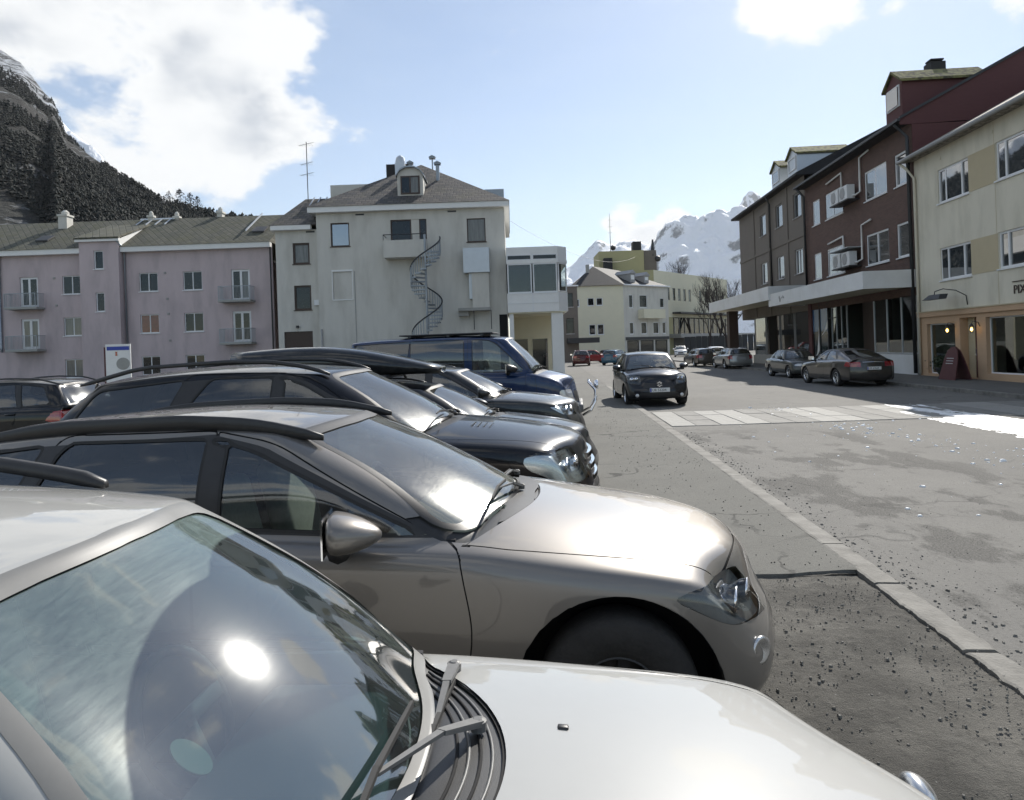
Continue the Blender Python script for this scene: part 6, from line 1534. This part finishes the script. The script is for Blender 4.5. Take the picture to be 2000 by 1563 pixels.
WH = mk(dict(L=4.30, W=1.38, fo=.80, wb=2.55, Rw=.33, Ra=.39, uc=1.36, bow=.16, rf=2.06, bowr=.10, rr=3.9, ut=4.18, hoodbow=.36, cowlgap=.17, plan=[(0, .72), (.42, .92), (.8, .985), (1.5, 1.0), (3.4, 1.0), (4.0, .96), (4.3, .85)],
    zb=[(0, .60), (.42, .755), (.80, .82), (1.3, .865), (1.6, .885), (2.5, .93), (3.6, .99), (4.3, .98)], zc=[(0, .66), (.20, .745), (.5, .825), (.9, .885), (1.4, .925), (4.15, 1.0), (4.3, .95)],
    nose=(.12, .03, 0, .05, .12, .20), bulge=.30, tail=(.1, .02, 0, .03, .06, .08), zr=[(2.0, 1.425), (2.35, 1.475), (2.9, 1.50), (3.4, 1.49), (3.9, 1.43)], yr=[(2, .455), (3, .485), (3.9, .44)], crown=.05,
    paint='paint_white', hood=(.20, .22, .46, .66), uB=2.55, uC=3.35, uD=(3.92, 3.78), grille=[(-.36, .46), (.36, .46), (.30, .60), (-.30, .60)], intake=[(-.5, .24), (.5, .24), (.45, .38), (-.45, .38)],
    head=([(.08, .54), (.42, .62), (.60, .72), (.45, .76), (.2, .71), (.08, .64)], .38), tail_lamp=([(3.9, .8), (4.4, .75), (4.4, .95), (4.0, .95)], .4), wsmat='glass_white_car', sealmat='seal_grey', head_mat='lamp_white',
    rails=(2.35, 3.85, .05, .022, 'black_plastic'), mirror=(1.75, .80, .72), wipers=[(.47, 1.36, .90, .50, .0), (.135, 1.255, .918, .52, .15)], wiperscale=1.1, wipermat='grey_plastic', seatback=.5, apil=.13, wsb=.97))
# windscreen of the white car: wiped arcs leave dusty areas
m, b = newmat('glass_white_car'); b.nt.nodes.remove(b.p); out = b.nt.nodes['Material Output']
t_ = b.n('ShaderNodeBsdfTransparent'); t_.inputs[0].default_value = (.36, .55, .55, 1); g_ = b.n('ShaderNodeBsdfGlossy'); g_.inputs['Roughness'].default_value = .02
fr = b.n('ShaderNodeFresnel'); k_ = b.n('ShaderNodeMix'); k_.data_type = 'FLOAT'; gm = b.n('ShaderNodeNewGeometry'); b.l(gm.outputs['Backfacing'], k_.inputs[0]); k_.inputs[2].default_value = 2.7; k_.inputs[3].default_value = 1 / 2.7; b.l(k_.outputs[0], fr.inputs['IOR'])
m0_ = b.n('ShaderNodeMixShader'); b.l(fr.outputs[0], m0_.inputs[0]); b.l(t_.outputs[0], m0_.inputs[1]); b.l(g_.outputs[0], m0_.inputs[2])
gw = b.n('ShaderNodeBsdfGlossy'); gw.inputs['Roughness'].default_value = .085; m1_ = b.n('ShaderNodeMixShader'); m1_.inputs[0].default_value = .10; b.l(m0_.outputs[0], m1_.inputs[1]); b.l(gw.outputs[0], m1_.inputs[2])
v = b.obj(); x, y, z = b.xyz(v)
def dist_(px, py, pz):
    o_ = b.n('ShaderNodeVectorMath'); o_.operation = 'DISTANCE'; b.l(v, o_.inputs[0]); o_.inputs[1].default_value = (px, py, pz); return o_.outputs['Value']
c1 = b.ramp(dist_(-1.42, -.02, .95), .545, .56); c2 = b.ramp(dist_(-1.45, .36, .95), .60, .615)
dirty = b.math('MULTIPLY', c1, c2)
st = b.noise(b.obj((24, 2.2, 24), (0, .35, .45)), 4.0, 5, .7); bl_ = b.noise(v, 6, 5)
film = b.math('MULTIPLY', b.ramp(b.math('ADD', b.math('MULTIPLY', st, .7), b.math('MULTIPLY', bl_, .35)), .30, .78, .45, 1.0), b.ramp(dirty, 0, 1, .045, .42))
df = b.n('ShaderNodeBsdfDiffuse'); df.inputs[0].default_value = (.24, .33, .31, 1); g2 = b.n('ShaderNodeBsdfGlossy'); g2.inputs['Roughness'].default_value = .26; g2.inputs['Color'].default_value = (.5, .52, .5, 1)
m3_ = b.n('ShaderNodeMixShader'); m3_.inputs[0].default_value = .22; b.l(df.outputs[0], m3_.inputs[1]); b.l(g2.outputs[0], m3_.inputs[2])
m4_ = b.n('ShaderNodeMixShader'); b.l(film, m4_.inputs[0]); b.l(m1_.outputs[0], m4_.inputs[1]); b.l(m3_.outputs[0], m4_.inputs[2]); b.l(m4_.outputs[0], out.inputs[0]); MT['glass_white_car'] = m
wc = make_car('parked_wagon', WH, 'white wagon nearest the camera, its windscreen dusty outside the wiper arcs', 'car', (1.05, 1.455, .055), R(0), 'cars parked in a row facing the kerb', 3)
for yy in (.17, -.17):
    bm = B(); rbox(bm, -.013, .013, -.010, .010, -.004, .010, .004, 2); o = obj('washer_nozzle', bm, 'black_plastic', wc, True); o.location = (-1.06, yy, .889); o.rotation_euler = (0, R(4), 0)
from mathutils.bvhtree import BVHTree
cwo = [c for c in wc.children if c.name.startswith('cowl')][0]; bv = BVHTree.FromPolygons([v.co for v in cwo.data.vertices], [tuple(q.vertices) for q in cwo.data.polygons])
for k in range(4):
    bm = B(); run = []
    for i in range(41):
        yy = -.56 + 1.12 * i / 40; u = 1.36 - .17 + .36 * (yy / .607) ** 2 + .022 + .026 * k; h = bv.ray_cast(Vector((-u, yy, 2)), Vector((0, 0, -1)))
        if h[0] is not None: run.append(h[0] + Vector((0, 0, .002)))
    if len(run) > 4: tube(bm, run, .004, 5); obj('cowl_rib', bm, 'dark_void' if k % 2 else 'grey_plastic', wc, True)
bm = B(); lathe(bm, [(.10, 0), (.10, .004)], 'z', 24); MT['sticker'] = mat('sticker', (.10, .115, .07), .6); o = obj('windscreen_sticker', bm, 'sticker', wc); o.scale = (.42, .30, 1); o.location = (-1.70, -.30, 1.10); o.rotation_euler = (0, R(37), 0)
bm = B(); bmesh.ops.create_icosphere(bm, subdivisions=3, radius=1.0)
for v in bm.verts: v.co = (v.co.x * (.03 if v.co.x < 0 else .05), v.co.y * .075, v.co.z * .055)
o = obj('fog_lamp', bm, 'satin_silver', wc, True); o.location = (-.12, .47, .54)

ML = mk(dict(L=4.78, W=1.91, fo=.87, wb=2.915, Rw=.37, Ra=.43, uc=1.33, bow=.28, rf=2.20, bowr=.18, rr=4.30, ut=4.66, plan=[(0, .80), (.42, .95), (.87, .99), (1.6, 1.0), (3.8, 1.0), (4.4, .96), (4.78, .87)],
    zb=[(0, .86), (.42, .985), (.87, 1.05), (1.56, 1.10), (2.6, 1.12), (3.8, 1.17), (4.78, 1.16)], zc=[(0, .93), (.2, 1.02), (.5, 1.10), (.9, 1.16), (1.3, 1.20), (4.6, 1.18), (4.78, 1.1)], nose=(.10, .02, 0, .05, .10, .16), tail=(.1, .02, 0, .03, .06, .08),
    zr=[(2.0, 1.64), (2.5, 1.71), (3.1, 1.735), (3.8, 1.71), (4.35, 1.645)], yr=[(2, .64), (3, .67), (4.3, .60)], crown=.055, paint='paint_black', hood=(.16, .16, .62, .84), uB=2.66, uC=3.55, uD=(4.45, 4.25), crake=2.2, grille=[(-.42, .60), (.42, .60), (.37, .90), (-.37, .90)], intake=[(-.7, .3), (.7, .3), (.6, .46), (-.6, .46)],
    head=([(.06, .70), (.30, .70), (.62, .84), (.66, .93), (.50, .985), (.22, .95), (.06, .86)], .50), tail_lamp=([(4.3, .9), (4.9, .85), (4.9, 1.1), (4.4, 1.1)], .5), rails=(2.25, 4.45, .07, .020, 'black_plastic'), gl=('glass_side', 'glass_tint'), rearbl=1.2, spokes=5, seatmat='cloth_dark', seatback=.45, mirror=(1.78, 1.20, 1.0), doorlow=.36, z0=[(0, .27), (4.78, .29)],
    head_housing=1))
mlc = make_car('parked_suv', ML, 'large black SUV with raised roof rails and chrome grille, third in the near row', 'car', (.38, 6.30, .055), R(0), 'cars parked in a row facing the kerb', 3)
for zz, wd_, xx in ((.855, .36, -.105), (.765, .38, -.080), (.675, .40, -.060)):
    bm = B(); n = 12; pts = [(-(.05 * (2 * k / n - 1) ** 2), wd_ * (2 * k / n - 1)) for k in range(n + 1)]
    for (x0, y0), (x1, y1) in zip(pts, pts[1:]): prism(bm, [(x0, y0, zz - .026), (x1, y1, zz - .026), (x1, y1, zz + .026), (x0, y0, zz + .026)], (.03, 0, 0))
    o = obj('grille_bar', bm, 'chrome', mlc); o.location = (xx, 0, 0)
    b2 = B()
    for k in range(15):
        yy = wd_ * (-.93 + 1.86 * k / 14); xo = -.05 * (yy / wd_) ** 2; prism(b2, [(xo + .031, yy - .007, zz - .018), (xo + .031, yy + .007, zz - .018), (xo + .031, yy + .007, zz + .018), (xo + .031, yy - .007, zz + .018)], (.002, 0, 0))
    p_ = obj('bar_slots', b2, 'dark_void', o)
for sg in (1, -1):
    bm = B(); rbox(bm, -1.12, -.90, sg * .39 - .11, sg * .39 + .11, 1.11, 1.125, .006, 1)
    for v in bm.verts: v.co.z += (-v.co.x - .9) * .11 + (.39 - abs(v.co.y)) * .06
    hv = obj('hood_vent', bm, 'dark_void', mlc)
    for k in range(4):
        bm = B(); tube(bm, [(-.93 - k * .05, sg * .30, 1.142 + .006 * k), (-.95 - k * .05, sg * .48, 1.128 + .006 * k)], .010, 6); obj('vent_slat', bm, 'chrome', hv)

EST = dict(L=4.60, W=1.78, fo=.92, wb=2.65, Rw=.325, Ra=.385, uc=1.30, bow=.26, rf=2.08, bowr=.14, rr=4.18, ut=4.48, plan=[(0, .80), (.42, .94), (.9, .99), (1.5, 1.0), (3.6, 1.0), (4.2, .96), (4.6, .86)],
    zb=[(0, .66), (.42, .78), (.92, .86), (1.56, .92), (2.6, .95), (3.6, .98), (4.6, .96)], zc=[(0, .72), (.2, .80), (.5, .88), (.9, .94), (1.35, .99), (4.45, .98), (4.6, .9)], nose=(.10, .02, 0, .05, .10, .16), tail=(.1, .02, 0, .03, .06, .08),
    zr=[(2.0, 1.37), (2.5, 1.43), (3.1, 1.44), (3.8, 1.42), (4.2, 1.37)], yr=[(2, .58), (3, .60), (4.3, .54)], crown=.05, paint='paint_black2', hood=(.16, .16, .58, .80), uB=2.55, uC=3.40, uD=(4.2, 4.02), grille=[(-.40, .46), (.40, .46), (.34, .68), (-.34, .68)], intake=[(-.6, .22), (.6, .22), (.55, .36), (-.55, .36)],
    head=([(.07, .58), (.36, .64), (.62, .76), (.45, .79), (.2, .74), (.07, .68)], .44), tail_lamp=([(4.2, .72), (4.7, .66), (4.7, .94), (4.3, .94)], .45), rails=(2.3, 4.1, .045, .016, 'black_plastic'))
ea = mk(dict(EST)); ea['paint'] = 'paint_black2'
ca = make_car('parked_estate', ea, 'black estate car carrying a long roof box, fourth in the near row', 'car', (.52, 8.85, .055), R(-1), 'cars parked in a row facing the kerb', 3)
bm = B(); n = 12; prev = None; MT['box_black'] = paint_mat('box_black', (.012, .013, .014), 0, .3, .08)
for k in range(15):
    t = k / 14; u = 1.98 + 2.68 * t; hw = .40 * (1 - max(0, .25 - t) * .9) * (1 - max(0, t - .85) * 1.2); zl_ = 1.52 + .06 * max(0, t - .2); zh = 1.66 + .30 * math.sin(min(1, t * 1.7) * 1.4) * (1 if t < .75 else 1 - (t - .75) * .5) - .05
    ring = [(-hw * .86, zl_), (-hw, zl_ + .05), (-hw, zl_ + (zh - zl_) * .62), (-hw * .86, zl_ + (zh - zl_) * .90), (-hw * .5, zh), (hw * .5, zh), (hw * .86, zl_ + (zh - zl_) * .90), (hw, zl_ + (zh - zl_) * .62), (hw, zl_ + .05), (hw * .86, zl_)]
    r_ = [bm.verts.new((-u, y_, z_)) for y_, z_ in ring]
    if prev:
        for i in range(10): bm.faces.new((prev[i], prev[(i + 1) % 10], r_[(i + 1) % 10], r_[i]))
    else: bm.faces.new(r_[::-1])
    prev = r_
bm.faces.new(prev)
rbx = tag(empty('roof_box', (.52, 8.85, .055), R(-1)), 'long glossy black roof box on top of the black estate car', 'roof box'); obj('lid', bm, 'box_black', rbx, True)
for u in (2.6, 3.7):
    bm = B(); tube(bm, [(-u, -.62, 1.44), (-u, -.5, 1.50), (-u, .5, 1.50), (-u, .62, 1.44)], .02, 6); obj('cross_bar', bm, 'dark_metal', rbx)
bm = B(); rbox(bm, -1.995, -1.955, -.12, .12, 1.585, 1.605, .005, 1); obj('front_badge', bm, 'chrome', rbx)

eb = mk(dict(EST, L=4.35, rr=3.95, ut=4.22, uD=(3.98, 3.8), zb=[(0, .76), (.42, .88), (.92, .96), (1.56, 1.0), (2.6, 1.02), (3.6, 1.06), (4.35, 1.04)], zc=[(0, .82), (.2, .91), (.5, .985), (.9, 1.04), (1.35, 1.08), (4.2, 1.06), (4.35, .98)], zr=[(2.0, 1.48), (2.5, 1.55), (3.1, 1.57), (3.6, 1.55), (4.0, 1.48)], plan=[(0, .80), (.42, .94), (.9, .99), (1.5, 1.0), (3.4, 1.0), (3.9, .96), (4.35, .86)], wb=2.55, paint='paint_graphite', head=([(.07, .68), (.36, .72), (.60, .86), (.45, .89), (.2, .85), (.07, .78)], .44), tail_lamp=([(3.95, .82), (4.5, .76), (4.5, 1.0), (4.1, 1.0)], .45)))
make_car('parked_hatchback', eb, 'dark graphite car between the roof box estate and the blue van', 'car', (.50, 11.85, .055), R(-2), 'cars parked in a row facing the kerb', 2)

VAN = mk(dict(L=4.86, W=1.86, fo=.98, wb=2.92, Rw=.335, Ra=.40, uc=.78, bow=.20, rf=1.46, bowr=.10, rr=4.66, ut=4.78, ng=5, plan=[(0, .80), (.42, .94), (.9, .99), (1.5, 1.0), (4.2, 1.0), (4.86, .95)],
    zb=[(0, .94), (.42, 1.08), (.98, 1.24), (1.4, 1.26), (4.86, 1.26)], zc=[(0, .98), (.2, 1.12), (.5, 1.24), (.85, 1.34), (4.7, 1.27), (4.86, 1.2)], nose=(.08, .0, .02, .06, .10, .16), tail=(.06, .02, 0, .0, .02, .04), zr=[(1.3, 1.98), (1.8, 2.05), (2.6, 2.07), (4.0, 2.06), (4.7, 2.02)], yr=[(1.4, .72), (3, .76), (4.8, .74)], crown=.06,
    paint='paint_blue', hood=(.14, .12, .60, .80), uB=2.24, uC=3.42, uD=(4.62, 4.58), crake=.0, bp=.09, grille=[(-.5, .62), (.5, .62), (.48, .84), (-.48, .84)], grillemat='black_plastic', head=([(.05, .64), (.42, .68), (.42, .88), (.05, .88)], .56), head_mat='lamp_white', tail_lamp=([(4.6, .8), (4.95, .8), (4.95, 1.2), (4.7, 1.2)], .72), blackband=False, clad=.40, rearbl=.1, mirror=(1.42, 1.34, 1.25), mirrormat='black_plastic', nd=2, seatback=.35, gl=('glass_side', 'glass_tint'), hoodpow=3.0))
vn = make_car('blue_van', VAN, 'dark blue minibus with bull bar at the far end of the parked row', 'van', (.56, 15.3, .055), R(-2), None, 2); vn.scale = (1.05, 1.05, 1.03)
bm = B()
for yy in (-.42, .42): tube(bm, [(.02, yy, .32), (.20, yy, .42), (.30, yy * .98, .62), (.28, yy * .96, .85), (.16, yy * .9, 1.0)], .026, 8)
tube(bm, [(.16, -.38, 1.0), (.18, 0, 1.02), (.16, .38, 1.0)], .026, 8); tube(bm, [(.29, -.42, .66), (.31, 0, .67), (.29, .42, .66)], .028, 8); obj('bull_bar', bm, 'chrome', vn, True)
for yy in (-.22, .22):
    bm = B(); lathe(bm, [(.01, -.06), (.07, -.04), (.09, .02), (.085, .03), (.01, .025)], 'x', 18); o = obj('spot_lamp', bm, 'chrome', vn, True); o.location = (.33, yy, .93)
bm = B(); rbox(bm, -.22, .04, -.88, .88, .42, .58, .04, 3); obj('bumper', bm, 'grey_plastic', vn, True)
bm = B(); rbox(bm, -3.7, -1.75, -.60, .60, 2.085, 2.115, .012, 2); [box(bm, u, u + .06, -.66, .66, 2.04, 2.083) for u in (-3.5, -2.7, -2.0)]; obj('roof_rack', bm, 'dark_metal', vn)

SW = mk(dict(L=3.70, W=1.69, fo=.76, wb=2.38, Rw=.30, Ra=.35, uc=.98, bow=.24, rf=1.62, bowr=.12, rr=3.30, ut=3.56, plan=[(0, .82), (.42, .95), (.8, .99), (1.3, 1.0), (2.8, 1.0), (3.3, .96), (3.7, .88)],
    zb=[(0, .70), (.42, .84), (.76, .90), (1.22, .95), (2.2, .97), (3.0, 1.01), (3.7, 1.0)], zc=[(0, .78), (.2, .88), (.45, .96), (.75, 1.01), (1.05, 1.05), (3.5, 1.02), (3.7, .95)], nose=(.10, .02, 0, .04, .08, .14), tail=(.1, .02, 0, .03, .06, .08), zr=[(1.5, 1.42), (1.9, 1.49), (2.5, 1.50), (3.0, 1.47), (3.35, 1.42)], yr=[(1.5, .57), (2.4, .58), (3.3, .53)], crown=.045, paint='paint_swift', hood=(.15, .16, .56, .74), uB=2.05, uC=2.95,
    grille=[(-.42, .52), (.42, .52), (.36, .66), (-.36, .66)], intake=[(-.55, .22), (.55, .22), (.50, .40), (-.50, .40)], head=([(.06, .60), (.34, .66), (.66, .86), (.50, .90), (.22, .84), (.06, .74)], .46), tail_lamp=([(3.3, .8), (3.8, .75), (3.8, 1.0), (3.4, 1.0)], .5), plate_f=(.014, .47, 'UR 53204'), wsmat='glass_wind', seatback=.4, housing='dash_grey'))
sw = make_car('small_hatchback', SW, 'black small hatchback with a chrome S emblem driving towards the camera', 'car', (3.04, 20.4, 0), R(-88), None, 3); sw.scale = (1.12, 1.12, 1.09)
bm = B(); E_ = [(.0, .075), (.075, .03), (.045, .012), (.0, .04), (-.03, .022), (.075, -.03), (.0, -.075), (-.075, -.03), (-.045, -.012), (.0, -.04), (.03, -.022), (-.075, .03)]
prism(bm, [(0, -a, c_) for a, c_ in E_], (.01, 0, 0)); o = obj('emblem', bm, 'chrome', sw); o.location = (-.005, 0, .625)
for sg in (1, -1):
    bm = B(); lathe(bm, [(.05, 0), (.045, .01), (.01, .012)], 'x', 16); o = obj('fog_lamp', bm, 'lamp_white', sw, True); o.location = (-.045, sg * .58, .33)
INS = mk(dict(L=4.83, W=1.86, fo=.95, wb=2.737, Rw=.335, Ra=.39, uc=1.42, bow=.26, rf=2.22, bowr=.14, rr=3.30, ut=4.42, plan=[(0, .80), (.42, .94), (.9, .99), (1.5, 1.0), (3.7, 1.0), (4.3, .96), (4.83, .84)],
    zb=[(0, .68), (.42, .80), (.95, .88), (1.7, .95), (2.7, .98), (3.7, 1.02), (4.4, 1.0), (4.83, .96)], zc=[(0, .74), (.2, .82), (.5, .90), (.95, .96), (1.45, 1.01), (4.4, 1.08), (4.7, 1.05), (4.83, 1.0)], nose=(.10, .02, 0, .05, .10, .16), tail=(.12, .03, .0, .02, .04, .06), bulger=.22, zr=[(2.1, 1.38), (2.6, 1.45), (3.0, 1.455), (3.4, 1.42)], yr=[(2, .58), (3, .58), (3.5, .55)], crown=.05, paint='paint_insignia', hood=(.16, .16, .58, .82), uB=2.72, uC=3.62, crake=2.4,
    head=([(.07, .58), (.36, .64), (.66, .78), (.45, .82), (.2, .76), (.07, .68)], .44), tail_lamp=([(4.35, .78), (4.95, .74), (4.95, .92), (4.45, .95)], .44), plate_r=(-4.845, .70, 'UR 67664'), rw=(.60, .48, 1.085, 1.36, .02), rwmat='glass_tint', style='twin', spokes=5))
MT['chrome_strip'] = MT['chrome']
ins = make_car('parked_saloon', INS, 'dark grey saloon with red tail lamps parked nearest on the right side', 'car', (11.42, 30.9, 0), R(93), 'cars parked along the right side', 3)
bm = B(); tube(bm, [(-4.80, -.40, .925), (-4.845, 0, .93), (-4.80, .40, .925)], .012, 6); obj('chrome_strip', bm, 'chrome', ins)
MAZ = mk(dict(L=4.30, W=1.70, fo=.85, wb=2.50, Rw=.30, Ra=.35, uc=1.25, bow=.20, rf=1.85, bowr=.10, rr=2.95, ut=3.55, plan=[(0, .86), (.42, .96), (.9, .99), (1.5, 1.0), (3.5, 1.0), (4.0, .97), (4.3, .90)], zb=[(0, .70), (.42, .79), (.85, .84), (1.45, .88), (2.5, .90), (3.5, .92), (4.3, .88)], zc=[(0, .74), (.2, .81), (.5, .86), (.9, .90), (1.3, .94), (3.5, .96), (4.0, .95), (4.3, .92)], nose=(.08, .02, 0, .03, .06, .10), tail=(.1, .02, 0, .02, .04, .06), zr=[(1.8, 1.33), (2.2, 1.385), (2.6, 1.39), (3.0, 1.36)], yr=[(1.8, .54), (2.6, .55), (3.1, .52)], crown=.04, paint='paint_greygreen', hood=(.10, .06, .66, .76), uB=2.20, uC=3.00, crake=1.0, head=([(.04, .58), (.25, .60), (.25, .70), (.04, .70)], .42), head_mat='lamp_white', tail_lamp=([(4.1, .62), (4.4, .62), (4.4, .82), (4.15, .82)], .5), blackband=False))
make_car('parked_saloon', MAZ, 'grey-green older saloon with its front facing us, behind the dark grey saloon', 'car', (12.05, 33.2, 0), R(-88), 'cars parked along the right side', 2)
PAS = mk(dict(EST, paint='paint_silver', plate_r=None, rwmat='glass_tint')); PAS.pop('plate_r'); PAS['tail_lamp'] = ([(4.25, .70), (4.75, .64), (4.75, .93), (4.35, .93)], .56)
ps_ = make_car('parked_estate', PAS, 'silver estate car parked under the far white canopy', 'car', (12.35, 51.8, 0), R(92), 'cars parked along the right side', 2)
bm = B(); box(bm, -4.615, -4.60, -.3, .3, .66, .78); obj('number_plate', bm, 'grey_frame', ps_)
br_ = mk(dict(EST, paint='paint_brown')); make_car('parked_estate', br_, 'brownish estate car with a pale roof just beyond the silver one', 'car', (11.5, 58.6, 0), R(94), 'cars parked along the right side', 2)
f1_ = mk(dict(SW, paint='paint_snow')); f1_.pop('plate_f', 0); make_car('parked_hatchback', f1_, 'white hatchback half hidden by the pillar under the far canopy', 'car', (14.2, 64.5, 0), R(90), None, 2)
f2_ = mk(dict(eb, paint='paint_darkred')); make_car('parked_suv', f2_, 'dark red tall car seen from behind, left of the driving hatchback', 'car', (2.75, 71.5, 0), R(88), None, 2)
f3_ = mk(dict(SW, paint='paint_red')); f3_.pop('plate_f', 0); make_car('parked_hatchback', f3_, 'bright red hatchback parked side-on in front of the cream house', 'car', (6.2, 78.5, 0), R(12), None, 2)
f4_ = mk(dict(SW, paint='paint_teal')); f4_.pop('plate_f', 0); make_car('parked_hatchback', f4_, 'blue-green small car right of the bright red hatchback', 'car', (7.0, 70.0, 0), R(60), None, 2)
f6_ = mk(dict(EST, paint='paint_blue')); make_car('parked_estate', f6_, 'dark blue estate car behind the bright red hatchback', 'car', (9.8, 86.0, 0), R(20), None, 2)
f5_ = mk(dict(eb, paint='paint_snow')); make_car('white_suv', f5_, 'white SUV facing us in the middle of the far street', 'car', (17.5, 97, 0), R(-100), None, 2)
f7_ = mk(dict(eb, paint='paint_black2')); make_car('parked_suv', f7_, 'dark SUV at the left edge, behind the large black SUV', 'car', (-12.75, 12.4, .055), R(178), None, 2)

# ================================================================ AIR
bm = B(); box(bm, -9600, 9600, -3600, 12600, -1.2, 2600); hz = struct(obj('haze', bm), 'stuff')
m = bpy.data.materials.new('haze_air'); m.use_nodes = True; nt = m.node_tree
for n in list(nt.nodes): nt.nodes.remove(n)
pv = nt.nodes.new('ShaderNodeVolumePrincipled'); pv.inputs['Color'].default_value = (.90, .94, 1.0, 1); pv.inputs['Density'].default_value = 3.4e-5; pv.inputs['Anisotropy'].default_value = .2
mo = nt.nodes.new('ShaderNodeOutputMaterial'); nt.links.new(pv.outputs[0], mo.inputs['Volume']); hz.data.materials.append(m)
